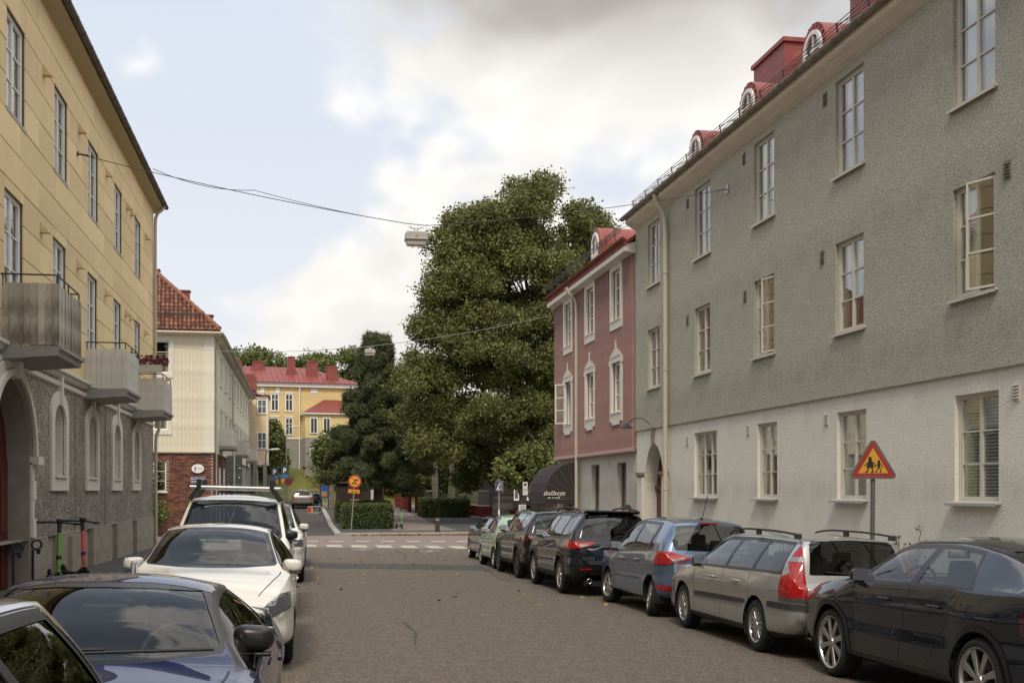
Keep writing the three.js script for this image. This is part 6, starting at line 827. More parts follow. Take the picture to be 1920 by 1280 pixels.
makeCar({ def: DEF.wagon, name: 'silver_station_wagon', label: 'silver beige station wagon with tall red tail lamps and black roof rails', X: 6.36, D: 14.98, away: true, paint: paint(0.43, 0.43, 0.43, 0.7, 0.36), sideGlass: carGlass, rimMat: alloy, mirrorMat: plastic,
  over: [{ name: 'tail_lamp', pair: true, mat: redLens, off: 0.012, fs: inRear([[0.665, 0.68], [1.0, 0.68], [1.0, 0.86], [0.80, 1.0], [0.70, 1.39], [0.60, 1.39], [0.655, 1.0]], -2.03) }, { name: 'reversing_lamp', pair: true, mat: clearLens, off: 0.015, fs: inRear([[0.63, 1.13], [0.8, 1.13], [0.77, 1.19], [0.62, 1.19]], -2.03) }, { name: 'lamp_base', pair: true, mat: smokeLens, off: 0.015, fs: inRear([[0.66, 0.68], [1.0, 0.68], [1.0, 0.73], [0.66, 0.73]], -2.03) }, { name: 'bumper_strip', mat: plastic, off: 0.018, fs: [(p) => p[2] + 1.72, (p) => Math.abs(p[1] - 0.62) - 0.035, (p) => 0.8 - p[6]] }, { name: 'side_moulding', pair: true, mat: plastic, off: 0.016, fs: inSide([[-1.0, 0.56], [0.92, 0.52], [0.92, 0.585], [-1.0, 0.625]]) }],
  extra: (c) => { rails(c, 0.6, [[-1.95, 1.405], [-1.88, 1.45], [-1.2, 1.482], [-0.3, 1.488], [0.15, 1.455], [0.3, 1.405]], plastic, 0.013); for (const s of [1, -1]) part(c, 'rail_foot', [b6(s * 0.6 - 0.03, s * 0.6 + 0.03, 1.40, 1.46, -1.95, -1.87), b6(s * 0.6 - 0.02, s * 0.6 + 0.02, 1.42, 1.48, -0.75, -0.66)], plastic); badge(c, 'V70', 0.07, 0.45, 0.84, -2.35); plateOn(c, 0.72, -2.362, '', true); exhaust(c, 0.55, 0.27, -2.3);
    const net = []; for (let x = -0.55; x <= 0.55; x += 0.045) net.push(b6(x, x + 0.005, 0.95, 1.33, -1.23, -1.225)); for (let y = 0.97; y < 1.33; y += 0.045) net.push(b6(-0.55, 0.55, y, y + 0.005, -1.235, -1.23)); part(c, 'cargo_net', net, M.black); part(c, 'rear_wiper', bar([0.0, 1.0, -2.27], [0.42, 1.03, -2.255], 0.01), M.black); } });
makeCar({ def: DEF.mpv, name: 'blue_hatchback', label: 'steel blue tall hatchback with roof antenna between the wagon and the black suv', X: 6.38, D: 19.6, away: true, paint: paint(0.11, 0.165, 0.26, 0.6, 0.33), sideGlass: carGlass, rearMat: carGlass, rimMat: alloy, mirrorMat: plastic, steer: -0.22,
  over: [{ name: 'tail_lamp', pair: true, mat: redLens, off: 0.012, fs: inRear([[0.36, 0.955], [0.62, 0.88], [1, 0.82], [1, 1.05], [0.7, 1.05]], -1.64) }, { name: 'reversing_lamp', pair: true, mat: clearLens, off: 0.015, fs: inRear([[0.44, 0.945], [0.7, 0.88], [0.74, 0.92], [0.5, 0.965]], -1.6) }, { name: 'reflector', pair: true, mat: redLens, off: 0.008, fs: inRear([[0.62, 0.44], [0.9, 0.46], [0.9, 0.53], [0.62, 0.51]], -1.72) }],
  extra: (c) => { badge(c, 'HYUNDAI', 0.05, 0.42, 0.84, -2.05); badge(c, 'ix20', 0.06, -0.42, 0.98, -2.02); plateOn(c, 0.8, -2.06, 'L', true); part(c, 'antenna', [bar([0, 1.54, -1.35], [0.0, 1.95, -1.62], 0.006), cyl(0.02, 0.035, 0.05, 0, 1.575, -1.34)], M.black); part(c, 'brake_lamp', [b6(-0.16, 0.16, 1.5, 1.52, -1.7, -1.66)], redLens); part(c, 'rear_wiper', bar([0.05, 1.08, -1.96], [-0.42, 1.14, -1.94], 0.01), M.black); } });
const suvBack = (z) => [{ name: 'tail_lamp', pair: true, mat: redLens, off: 0.012, fs: inRear([[0.52, 0.98], [0.74, 0.93], [1, 0.92], [1, 1.05], [0.74, 1.06], [0.40, 1.05], [0.42, 1.02]], z) }, { name: 'reversing_lamp', pair: true, mat: clearLens, off: 0.014, fs: inRear([[0.54, 0.99], [0.7, 0.95], [0.72, 1.0], [0.52, 1.02]], z) }, { name: 'reflector', pair: true, mat: redLens, off: 0.012, fs: inRear([[0.46, 0.52], [0.72, 0.52], [0.72, 0.55], [0.46, 0.55]], z) }];
makeCar({ def: DEF.suv, name: 'black_suv', label: 'black suv with silver rear trim bar and plate starting RJ', X: 5.98, D: 24.25, away: true, paint: paint(0.012, 0.013, 0.017, 0.2, 0.2), rearMat: darkGlass, archMat: trimBlack, rimMat: alloy, mirrorMat: plastic,
  over: [...suvBack(-1.75), { name: 'silver_trim', mat: chrome, off: 0.014, fs: inRear([[-0.05, 0.99], [0.3, 0.99], [0.42, 0.93], [0.6, 0.925], [0.6, 0.9], [0.4, 0.905], [0.29, 0.965], [-0.05, 0.965]], -1.8) }, { name: 'rear_diffuser', mat: plastic, off: 0.01, fs: inRear([[-0.05, 0.62], [0.52, 0.62], [0.6, 0.70], [-0.05, 0.70]], -1.9) }],
  extra: (c) => { plateOn(c, 0.84, -2.292, 'RJ', true); badge(c, 'RAV4', 0.07, 0.55, 0.74, -2.28); exhaust(c, 0.52, 0.3, -2.24); rails(c, 0.6, [[-1.7, 1.62], [-1.55, 1.68], [-0.5, 1.72], [0.2, 1.69], [0.35, 1.62]], plastic, 0.018); part(c, 'rear_wiper', bar([0.0, 1.16, -2.17], [-0.45, 1.2, -2.15], 0.012), M.black); part(c, 'roof_spoiler', [rbx(1.1, 0.04, 0.24, 0.015, 0, 1.635, -1.86, 0.15)], trimBlack); } });
makeCar({ def: { ...DEF.suv, step: 0.06 }, name: 'dark_crossover', label: 'dark brown black crossover parked between the black suv and the mint car', X: 5.98, D: 29.0, away: true, paint: paint(0.014, 0.013, 0.013, 0.3, 0.25), rimMat: alloyDark, mirrorMat: plastic, over: [{ name: 'tail_lamp', pair: true, mat: darkLens, fs: inRear([[0.5, 0.94], [1, 0.9], [1, 1.02], [0.5, 1.04]], -1.75) }, { name: 'reflector', pair: true, mat: redLens, fs: inRear([[0.5, 0.55], [0.8, 0.55], [0.8, 0.58], [0.5, 0.58]], -1.75) }], extra: (c) => { plateOn(c, 0.82, -2.29, '', true); part(c, 'roof_fin', extr([[0, 0], [0.2, 0], [0.04, 0.1], [0, 0.1]], 0.03, 0.008).rotateY(Math.PI / 2).translate(0, 1.64, -1.3), M.black); } });
makeCar({ def: { ...DEF.mini, step: 0.06 }, name: 'mint_small_car', label: 'small mint green rounded hatchback', X: 5.95, D: 32.9, away: true, paint: paint(0.36, 0.48, 0.33, 0.05, 0.35), rimMat: alloy, over: [{ name: 'tail_lamp', pair: true, mat: redLens, fs: inRear([[0.5, 0.7], [0.72, 0.7], [0.7, 0.86], [0.5, 0.86]], -1.4) }], extra: (c) => plateOn(c, 0.6, -1.765, '', true) });
makeCar({ def: { ...DEF.compact, step: 0.06 }, name: 'grey_brown_hatchback', label: 'dark grey brown hatchback at the head of the row by the crossing', X: 6.28, D: 36.85, away: true, paint: paint(0.05, 0.045, 0.043, 0.5, 0.35), rimMat: alloy, mirrorMat: plastic, over: [{ name: 'tail_lamp', pair: true, mat: redLens, fs: inRear([[0.52, 0.8], [1, 0.76], [1, 1.0], [0.66, 1.0]], -1.6) }], extra: (c) => plateOn(c, 0.72, -2.13, '', true) });
// --- left-hand row, facing the camera ---
const head = (pts, z, m1 = smokeLens) => ({ name: 'headlamp', pair: true, mat: m1, off: 0.01, fs: inFront(pts, z) });
makeCar({ def: DEF.coupe, name: 'blue_coupe', label: 'low deep blue sports coupe with black wing mirrors and roof fin', X: -1.04, D: 6.7, paint: paint(0.004, 0.009, 0.062, 0, 0.35), mirrorMat: trimBlack, sideGlass: carGlass, rimMat: alloyDark, over: [head([[0.42, 0.52], [0.8, 0.58], [0.86, 0.72], [0.5, 0.64]], 1.5)], extra: (c) => { const fin = extr([[0, 0], [0.16, 0], [0.03, 0.075], [0, 0.07]], 0.012, 0.01); part(c, 'roof_fin', fin.rotateY(Math.PI / 2).translate(-0.01, 1.235, -0.75), chrome); plateOn(c, 0.38, 2.115, ''); } });
makeCar({ def: DEF.compact, name: 'white_compact_car', label: 'pearl white compact hatchback with swept headlamps behind the blue coupe', X: -0.97, D: 13.95, paint: paint(0.72, 0.70, 0.65, 0, 0.35), rimMat: alloyDark, cuts: [], over: [head([[0.46, 0.56], [0.62, 0.545], [0.84, 0.64], [0.84, 0.79], [0.74, 0.78]], 1.5), { name: 'headlamp_brow', pair: true, mat: clearLens, off: 0.014, fs: inFront([[0.46, 0.56], [0.52, 0.6], [0.74, 0.745], [0.84, 0.765], [0.84, 0.79], [0.74, 0.78]], 1.5) }, { name: 'grille', mat: M.black, off: 0.006, fs: inFront([[-0.05, 0.5], [0.34, 0.52], [0.42, 0.62], [0.36, 0.66], [-0.05, 0.66]], 1.8) }, { name: 'air_intake', pair: true, mat: M.black, off: 0.006, fs: inFront([[0.42, 0.34], [0.72, 0.36], [0.74, 0.42], [0.68, 0.49], [0.42, 0.46]], 1.7) }], extra: (c) => { part(c, 'grille_star', [uvBox(T(new THREE.TorusGeometry(0.085, 0.01, 8, 28), 0, 0.58, 2.215)), bx(0.014, 0.09, 0.012, 0, 0.62, 2.215), bx(0.014, 0.09, 0.012, 0.04, 0.56, 2.215, 0, 0, 1.05), bx(0.014, 0.09, 0.012, -0.04, 0.56, 2.215, 0, 0, -1.05)], chrome); const st = []; for (let x = -0.3; x <= 0.3; x += 0.05) for (const y of [0.54, 0.57, 0.6, 0.63]) st.push(b6(x, x + 0.018, y, y + 0.014, 2.17, 2.205)); part(c, 'grille_studs', st, chrome); part(c, 'grille_bar', b6(-0.36, 0.36, 0.585, 0.6, 2.18, 2.212), chrome); plateOn(c, 0.4, 2.215, ''); } });
makeCar({ def: DEF.van, name: 'white_van', label: 'white delivery van with aluminium roof bars behind the white hatchback', X: -1.05, D: 19.1, paint: paint(0.68, 0.665, 0.61, 0, 0.4), mirrorMat: trimBlack, over: [head([[0.5, 0.78], [0.82, 0.82], [0.86, 0.98], [0.62, 0.94]], 1.6), { name: 'grille', mat: M.black, off: 0.006, fs: inFront([[-0.05, 0.68], [0.5, 0.7], [0.5, 0.8], [-0.05, 0.8]], 1.8) }], extra: (c) => { for (const z of [0.55, -0.55]) { const b = part(c, 'roof_bar', [uvBox(T(new RoundedBoxGeometry(1.4, 0.06, 0.08, 2, 0.025), 0, 1.895, z))], alloy); for (const s of [1, -1]) part(b, 'bar_foot', [plank([s * 0.68, 1.7, z], [s * 0.56, 1.88, z], 0.07, 0.07), b6(s * 0.55 - 0.035, s * 0.55 + 0.035, 1.87, 2.02, z - 0.045, z + 0.045)], M.black); } part(c, 'load_guide', [bar([-0.25, 1.83, 0.5], [0.3, 1.83, 0.5], 0.02)], plastic); } });
const x1 = { def: { ...DEF.suv, clad: 0.36 }, name: 'white_suv', label: 'white suv with black cladding mostly hidden behind the white van', X: -0.86, D: 26.9, paint: paint(0.68, 0.665, 0.62, 0, 0.35), rimMat: alloyDark, over: [head([[0.5, 0.78], [0.86, 0.78], [0.88, 0.92], [0.56, 0.9]], 1.7), { name: 'grille', mat: M.black, off: 0.006, fs: inFront([[-0.05, 0.66], [0.44, 0.66], [0.44, 0.86], [-0.05, 0.86]], 1.9) }, { name: 'bumper_trim', mat: M.black, off: 0.007, fs: inFront([[-0.05, 0.42], [0.72, 0.42], [0.72, 0.52], [-0.05, 0.52]], 1.9) }] };
makeCar(x1);
makeCar({ ...x1, def: { ...DEF.compact, step: 0.07 }, name: 'white_parked_car', label: 'white car at the far end of the left row near the crossing', X: -0.8, D: 33.2, over: [head([[0.46, 0.56], [0.84, 0.62], [0.84, 0.79], [0.74, 0.78]], 1.5)] });
makeCar({ def: DEF.wagon, name: 'near_black_wagon', label: 'black estate car with bright window strip in front of the blue coupe', X: -1.44, D: 1.95, trim: plain(0.012, 0.012, 0.013, 0.6), away: false, paint: paint(0.008, 0.008, 0.009, 0.1, 0.2), sideGlass: darkGlass, mirrorMat: plastic, over: [{ name: 'window_strip', pair: true, mat: chrome, off: 0.005, fs: [(p) => 5.965 - p[6], (p) => p[6] - 5.995, (p) => -1.95 - p[2], (p) => p[2] - 1.0] }] });
// far up the street
makeCar({ def: { ...DEF.suv, step: 0.1 }, name: 'distant_grey_car', label: 'beige grey estate car far up the street seen from behind', X: 0.1, D: 106, away: true, paint: paint(0.30, 0.28, 0.25, 0.5, 0.35), over: suvBack(-1.75) });
makeCar({ def: { ...DEF.compact, step: 0.1 }, name: 'distant_dark_car', label: 'dark car half hidden in front of the distant grey car', X: 1.0, D: 111.5, away: true, paint: paint(0.02, 0.02, 0.022, 0.3, 0.3), over: [] });

// ---------- street furniture ----------
const yAt = (Y) => Y + EYE;
function sag(a, b, s, n = 10) { const p = []; for (let i = 0; i <= n; i++) { const t = i / n; p.push([lerp(a[0], b[0], t), lerp(a[1], b[1], t) - s * 4 * t * (1 - t), lerp(a[2], b[2], t)]); } return p; }
{ // catenary wire with a hanging street lamp
  const A = [-4.79, yAt(7.28), -26.7], C = [2.32, yAt(6.0), -26.45], C2 = [2.78, yAt(5.97), -26.45], B = [9.69, yAt(6.94), -25.8];
  const w = thing('span_wire', 'thin span wire strung across the street holding the hanging lamp', 'wire');
  part(w, 'cable', [tube(sag(A, C, 0.08), 0.009, 5, 40), bar(C, C2, 0.009, 5), tube(sag(C2, B, 0.1), 0.008, 5, 40)], M.darkSteel);
  part(w, 'power_cable', [tube(sag([-3.2, yAt(7.02), -26.65], [-1.0, yAt(6.63), -26.57], 0.14), 0.008, 5, 24), tube(sag([-1.0, yAt(6.62), -26.57], C, 0.05), 0.007, 5, 30)], M.darkSteel);
  part(w, 'wall_anchor', [bar([-4.8, yAt(7.28), -26.7], [-4.55, yAt(7.25), -26.69], 0.02), cyl(0.06, 0.06, 0.03, -4.785, yAt(7.28), -26.7, 0, 0, Math.PI / 2)], M.darkSteel); part(w, 'wall_anchor', [bar([9.7, yAt(6.94), -25.8], [9.45, yAt(6.92), -25.82], 0.02), cyl(0.11, 0.11, 0.03, 9.69, yAt(6.94), -25.8, 0, 0, Math.PI / 2)], M.steel);
  const mk = (label, x, y, z, s) => { const l = thing('hanging_street_lamp', label, 'street lamp'); l.position.set(x, y, z); l.scale.setScalar(s);
    part(l, 'hanger', [tube([[-0.17, -0.02, 0], [-0.1, -0.05, 0], [0, -0.06, 0], [0.1, -0.05, 0], [0.17, -0.02, 0]], 0.014, 6, 16), cyl(0.03, 0.07, 0.09, 0, -0.1, 0)], M.steel);
    part(l, 'housing', [extr([[-0.25, -0.32], [0.25, -0.32], [0.245, -0.2], [0.22, -0.165], [-0.22, -0.165], [-0.245, -0.2]], 0.26, 0.02).translate(0, 0, -0.13), rbx(0.56, 0.03, 0.34, 0.012, 0, -0.33, 0)], plain(0.42, 0.40, 0.37, 0.55, 0.2));
    part(l, 'diffuser', extr([[-0.24, -0.35], [0.24, -0.35], [0.2, -0.45], [-0.2, -0.45]], 0.2, 0.025).translate(0, 0, -0.1), phy({ color: rgb(0.62, 0.58, 0.52), roughness: 0.35, transmission: 0.4, thickness: 0 })); part(l, 'emblem', [b6(-0.03, 0.03, -0.29, -0.22, 0.15, 0.154)], plain(0.4, 0.28, 0.05, 0.6)); };
  mk('grey box street lamp hanging from the near span wire', 2.55, yAt(5.95), -26.45, 0.94);
  const w2 = thing('far_span_wire', 'thin far wire crossing from the pink house to the cream house', 'wire'); part(w2, 'cable', [tube(sag([9.68, yAt(6.78), -44.4], [-6.9, yAt(7.3), -61.9], 0.75, 16), 0.011, 5, 60)], M.steel);
  mk('small pale street lamp hanging from the far wire beside the pine', 2.95, yAt(6.27), -51.6, 0.85);
}
// school-children warning triangle, printed face with flaking red border
function canvasMat(w, h, draw) { const cv = document.createElement('canvas'); cv.width = w; cv.height = h; const x = cv.getContext('2d'); draw(x, w, h); const t = new THREE.CanvasTexture(cv); t.colorSpace = THREE.SRGBColorSpace; return std({ map: t, roughness: 0.55 }); }
function planeUV(shapePts, w, h, z) { const g = new THREE.ShapeGeometry(shapePts instanceof THREE.Shape ? shapePts : new THREE.Shape(shapePts.map((p) => new THREE.Vector2(...p)))); const p = g.attributes.position, uv = g.attributes.uv; for (let i = 0; i < p.count; i++) uv.setXY(i, p.getX(i) / w + 0.5, p.getY(i) / h + 0.5); g.translate(0, 0, z); return g; }
const roundTri = (R, r) => { const s = new THREE.Shape(), c = [90, 210, 330].map((a) => [R * Math.cos(a * Math.PI / 180), R * Math.sin(a * Math.PI / 180)]); c.forEach(([x, y], i) => { const a0 = (90 + i * 120 - 60) * Math.PI / 180; s.absarc(x, y, r, a0, a0 + Math.PI * 2 / 3, false); }); return s; };
{
  const o = thing('school_warning_sign', 'worn yellow and red triangular sign with two walking children on a grey pole', 'sign'); o.position.set(8.0, G(8, 15.5) + 0.12, -15.5); o.rotation.y = -0.45;
  const H = 2.30;
  part(o, 'pole', [bar([-0.02, 0, -0.06], [0.0, H - 0.1, -0.045], 0.032, 12)], plain(0.13, 0.14, 0.14, 0.6, 0.4));
  const tri = part(o, 'plate', extr(roundTri(0.30, 0.05), 0.025).translate(0, H, -0.012), plain(0.10, 0.12, 0.11, 0.6));
  const m = canvasMat(512, 512, (x, w) => {
    const S = (a) => w / 2 + a * w * 0.5 / 0.42, Y = (a) => w / 2 - a * w * 0.5 / 0.42, path = (R) => { x.beginPath(); [90, 210, 330].forEach((a, i) => { const px = S(R * Math.cos(a * Math.PI / 180)), py = Y(R * Math.sin(a * Math.PI / 180)); i ? x.lineTo(px, py) : x.moveTo(px, py); }); x.closePath(); };
    x.fillStyle = '#8e2a26'; x.fillRect(0, 0, w, w);
    for (let i = 0; i < 420; i++) { const t = rnd(); let px, py; if (t < 0.62) { const q = rnd(); px = S(lerp(0.02, 0.36, q)) + rr(-14, 26); py = Y(lerp(0.36, -0.2, q)) + rr(-20, 20); } else { px = rr(0, w); py = Y(-0.19) + rr(-14, 14); } x.fillStyle = rnd() < 0.7 ? '#6d6558' : '#9c3a30'; x.beginPath(); x.ellipse(px, py, rr(1, 7), rr(1, 5), rr(0, 3), 0, 7); x.fill(); }
    path(0.262); x.fillStyle = '#c8912a'; x.fill();
    x.fillStyle = '#17140f'; x.strokeStyle = '#17140f'; x.lineCap = 'round'; x.lineJoin = 'round';
    const kid = (cx, s, skirt) => { const P = (a, b) => [S(cx + a * s), Y(b * s - 0.115)]; const L = (pts, lw) => { x.lineWidth = lw * s * w / 0.84; x.beginPath(); pts.forEach((p, i) => (i ? x.lineTo(...P(...p)) : x.moveTo(...P(...p)))); x.stroke(); };
      x.beginPath(); const h = P(0, 0.205); x.arc(h[0], h[1], 0.024 * s * w / 0.84, 0, 7); x.fill();
      L([[0, 0.18], [0.0, 0.10]], 0.05); if (skirt) { x.beginPath(); [[-0.03, 0.15], [0.035, 0.15], [0.055, 0.065], [-0.055, 0.065]].forEach((p, i) => (i ? x.lineTo(...P(...p)) : x.moveTo(...P(...p)))); x.fill(); }
      L([[-0.01, 0.16], [-0.05, 0.12], [-0.075, 0.1]], 0.016); L([[0.02, 0.16], [0.055, 0.13], [0.07, 0.09]], 0.016); L([[-0.012, 0.08], [-0.03, 0.04], [-0.04, 0.005], [-0.065, 0.0]], 0.018); L([[0.015, 0.08], [0.035, 0.04], [0.04, 0.0], [0.02, -0.004]], 0.018); };
    kid(-0.045, 1.05, true); kid(0.085, 0.82, false);
    x.fillStyle = '#a8792a'; for (let i = 0; i < 70; i++) { x.globalAlpha = 0.6; x.beginPath(); x.ellipse(S(rr(-0.11, 0.16)), Y(rr(-0.11, 0.1)), rr(0.6, 2.4), rr(0.6, 1.8), 0, 0, 7); x.fill(); } x.globalAlpha = 1;
  });
  part(tri, 'face', T(planeUV(roundTri(0.296, 0.034), 0.77, 0.77, 0.0), 0, H, 0.0145), m);
}
function pole(o, h, r = 0.03, mat = M.steel, tilt = 0) { return part(o, 'pole', bar([0, 0, 0], [tilt, h, 0], r, 10), mat); }
const disc = (r, y, z, x = 0) => cyl(r, r, 0.012, x, y, z, Math.PI / 2, 0, 0, 32);
{ // tilted no-vehicles sign
  const X = 2.62, D = 63.6, o = thing('no_vehicles_sign', 'tilted round yellow and red no vehicles sign with yellow plate beside the front hedge', 'sign'); o.position.set(X, G(X, D) + 0.1, -D); o.rotation.z = -0.075; pole(o, 2.95, 0.035);
  const m = canvasMat(256, 256, (x, w) => { x.fillStyle = '#d8a028'; x.fillRect(0, 0, w, w); x.fillStyle = '#1a1712'; x.beginPath(); x.ellipse(158, 92, 34, 22, 0, 0, 7); x.fill(); x.fillRect(124, 92, 68, 26); x.fillStyle = '#d8a028'; x.fillRect(136, 82, 44, 12); x.fillStyle = '#1a1712'; x.fillRect(128, 118, 14, 10); x.fillRect(176, 118, 14, 10); for (const cx of [82, 142]) { x.beginPath(); x.arc(cx, 178, 16, 0, 7); x.fill(); } x.beginPath(); x.moveTo(78, 172); x.lineTo(100, 150); x.lineTo(128, 152); x.lineTo(148, 176); x.fill(); x.beginPath(); x.moveTo(100, 150); x.lineTo(112, 128); x.lineTo(124, 150); x.fill(); x.strokeStyle = '#b3382c'; x.lineWidth = 30; x.beginPath(); x.arc(128, 128, 113, 0, 7); x.stroke(); x.lineWidth = 18; x.beginPath(); x.moveTo(48, 48); x.lineTo(208, 208); x.stroke(); });
  const sh = new THREE.Shape(); sh.absarc(0, 0, 0.345, 0, Math.PI * 2); const p = part(o, 'disc', disc(0.35, 2.64, 0.045), M.steel); part(p, 'face', planeUV(sh, 0.69, 0.69, 0.053).translate(0, 2.64, 0), m);
  const q = part(o, 'plate', rbx(0.64, 0.23, 0.012, 0.004, 0, 2.1, 0.045), plain(0.55, 0.03, 0.02, 0.5)); part(q, 'face', b6(-0.29, 0.29, 2.01, 2.19, 0.0515, 0.054), plain(0.62, 0.30, 0.02, 0.5)); part(q, 'lettering', [...[-0.13, -0.06, 0.0, 0.09].map((x, i) => b6(x, x + 0.045, 2.12, 2.155, 0.0545, 0.0565)), ...[-0.22, -0.15, -0.09, -0.02, 0.05, 0.11, 0.17].map((x) => b6(x, x + 0.05, 2.04, 2.075, 0.0545, 0.0565))], M.black);
}
{ // crossing sign, bus stop, park lamp, bollards, hoop, info panel
  let X = 10.12, D = 60.2, o = thing('crossing_sign', 'blue pedestrian crossing sign on a grey pole with white lower sleeve', 'sign'); o.position.set(X, G(X, D) + 0.1, -D); o.rotation.y = 0.6; pole(o, 2.72, 0.035); part(o, 'pole_sleeve', bar([0, 0.2, 0], [0, 1.15, 0], 0.045, 10), M.whiteFrame);
  const m = canvasMat(128, 128, (x, w) => { x.fillStyle = '#33496e'; x.fillRect(0, 0, w, w); x.fillStyle = '#e8e4da'; x.beginPath(); x.moveTo(64, 10); x.lineTo(118, 114); x.lineTo(10, 114); x.fill(); x.fillStyle = '#161616'; x.beginPath(); x.arc(66, 46, 7, 0, 7); x.fill(); x.lineWidth = 9; x.strokeStyle = '#161616'; x.beginPath(); x.moveTo(64, 54); x.lineTo(64, 80); x.lineTo(46, 106); x.moveTo(64, 80); x.lineTo(84, 106); x.moveTo(64, 60); x.lineTo(48, 76); x.moveTo(64, 60); x.lineTo(82, 74); x.stroke(); });
  for (const [r, zz] of [[0, 0.05], [Math.PI / 2, 0.05]]) { const p = part(o, 'panel', rbx(0.5, 0.52, 0.02, 0.006, 0, 2.36, 0.045), M.steel); p.rotation.y = r - 0.2; part(p, 'face', planeUV(rect(-0.24, 0.24, -0.25, 0.25), 0.48, 0.5, 0.0565).translate(0, 2.36, 0), m); }
  X = 11.9; D = 62.3; o = thing('bus_stop_sign', 'white bus stop sign with timetable box on a dark pole', 'sign'); o.position.set(X, G(X, D) + 0.1, -D); pole(o, 2.6, 0.035, M.darkSteel); part(o, 'flag_panel', rbx(0.26, 0.72, 0.05, 0.012, 0, 2.24, 0.04), plain(0.55, 0.55, 0.5)); part(o, 'symbol', [b6(-0.07, 0.07, 2.4, 2.52, 0.066, 0.069), b6(-0.08, 0.08, 2.2, 2.22, 0.066, 0.069), b6(-0.08, 0.08, 2.12, 2.14, 0.066, 0.069)], M.black); part(o, 'timetable', rbx(0.42, 0.36, 0.05, 0.01, -0.16, 1.2, 0.05), plain(0.5, 0.5, 0.46)); part(o, 'timetable_print', [0.08, 0.0, -0.08].flatMap((y) => [-0.1, 0.04].map((x) => b6(x - 0.16, x - 0.06, 1.18 + y, 1.22 + y, 0.0755, 0.078))), plain(0.12, 0.12, 0.13));
  X = 9.97; D = 80; o = thing('park_lamp_post', 'black park lamp post with conical glass lantern', 'lamp post'); o.position.set(X - 0.7, G(X, D) + 0.1, -D); part(o, 'post', lathe([[0.09, 0], [0.09, 0.5], [0.05, 0.6], [0.045, 4.15], [0.09, 4.2]], 14), M.darkSteel); part(o, 'lantern', lathe([[0.1, 4.2], [0.26, 4.62], [0.27, 4.64]], 12), phy({ color: rgb(0.7, 0.72, 0.7), transmission: 0.7, thickness: 0, roughness: 0.25 })); part(o, 'hood', lathe([[0.29, 4.63], [0.25, 4.7], [0.08, 4.8], [0.0, 4.82]], 14), plain(0.42, 0.44, 0.43, 0.5)); part(o, 'rib', [0, 1, 2, 3].map((i) => bar([0.1 * Math.cos(i * 1.57), 4.2, 0.1 * Math.sin(i * 1.57)], [0.265 * Math.cos(i * 1.57), 4.63, 0.265 * Math.sin(i * 1.57)], 0.01)), M.darkSteel);
  X = 6.85; D = 59.75; o = thing('black_bollard', 'black bollard with orange band at the far kerb', 'bollard'); o.position.set(X, G(X, D) + 0.1, -D); part(o, 'post', lathe([[0.125, 0], [0.11, 0.6], [0.115, 0.62]], 16), M.darkSteel); part(o, 'band', lathe([[0.116, 0.62], [0.116, 0.67]], 16), plain(0.6, 0.26, 0.03)); part(o, 'cap', lathe([[0.12, 0.67], [0.1, 0.74], [0, 0.77]], 16), M.darkSteel);
  X = 1.38; D = 91; o = thing('slim_bollard', 'slim dark bollard with blue reflector at the side of the far street', 'bollard'); o.position.set(X, G(X, D), -D); part(o, 'post', lathe([[0.07, 0], [0.07, 0.95], [0.05, 1.0], [0, 1.02]], 12), M.darkSteel); part(o, 'reflector', lathe([[0.073, 0.55], [0.073, 0.85]], 12), plain(0.12, 0.18, 0.35));
  X = 0.35; D = 74; o = thing('red_barrier_hoop', 'red and yellow steel barrier hoop beyond the white parked cars', 'barrier'); o.position.set(X, G(X, D), -D); part(o, 'hoop', tube([[0, 0, 0], [0, 1.05, 0], [0.12, 1.2, 0], [0.75, 1.2, 0], [0.9, 1.0, 0], [0.75, 0.82, 0], [0, 0.82, 0]], 0.025, 8, 50), M.steel); part(o, 'board', [b6(0.02, 0.24, 0.85, 1.18, -0.01, 0.02)], plain(0.5, 0.03, 0.02)); part(o, 'band', [b6(0.25, 0.33, 0.85, 1.18, -0.01, 0.018)], plain(0.6, 0.4, 0.03));
  X = 1.95; D = 103.5; o = thing('blue_info_panel', 'small blue and orange information panel on two posts by the grass slope', 'sign'); o.position.set(X, G(X, D), -D); for (const s of [-1, 1]) part(o, 'post', bar([s * 0.35, 0, 0], [s * 0.35, 2.1, 0], 0.04), M.darkSteel); part(o, 'panel', rbx(0.6, 1.1, 0.04, 0.01, 0, 1.5, 0.04), plain(0.03, 0.09, 0.28)); part(o, 'patch', b6(-0.22, 0.22, 1.1, 1.5, 0.061, 0.064), plain(0.55, 0.22, 0.06));
}
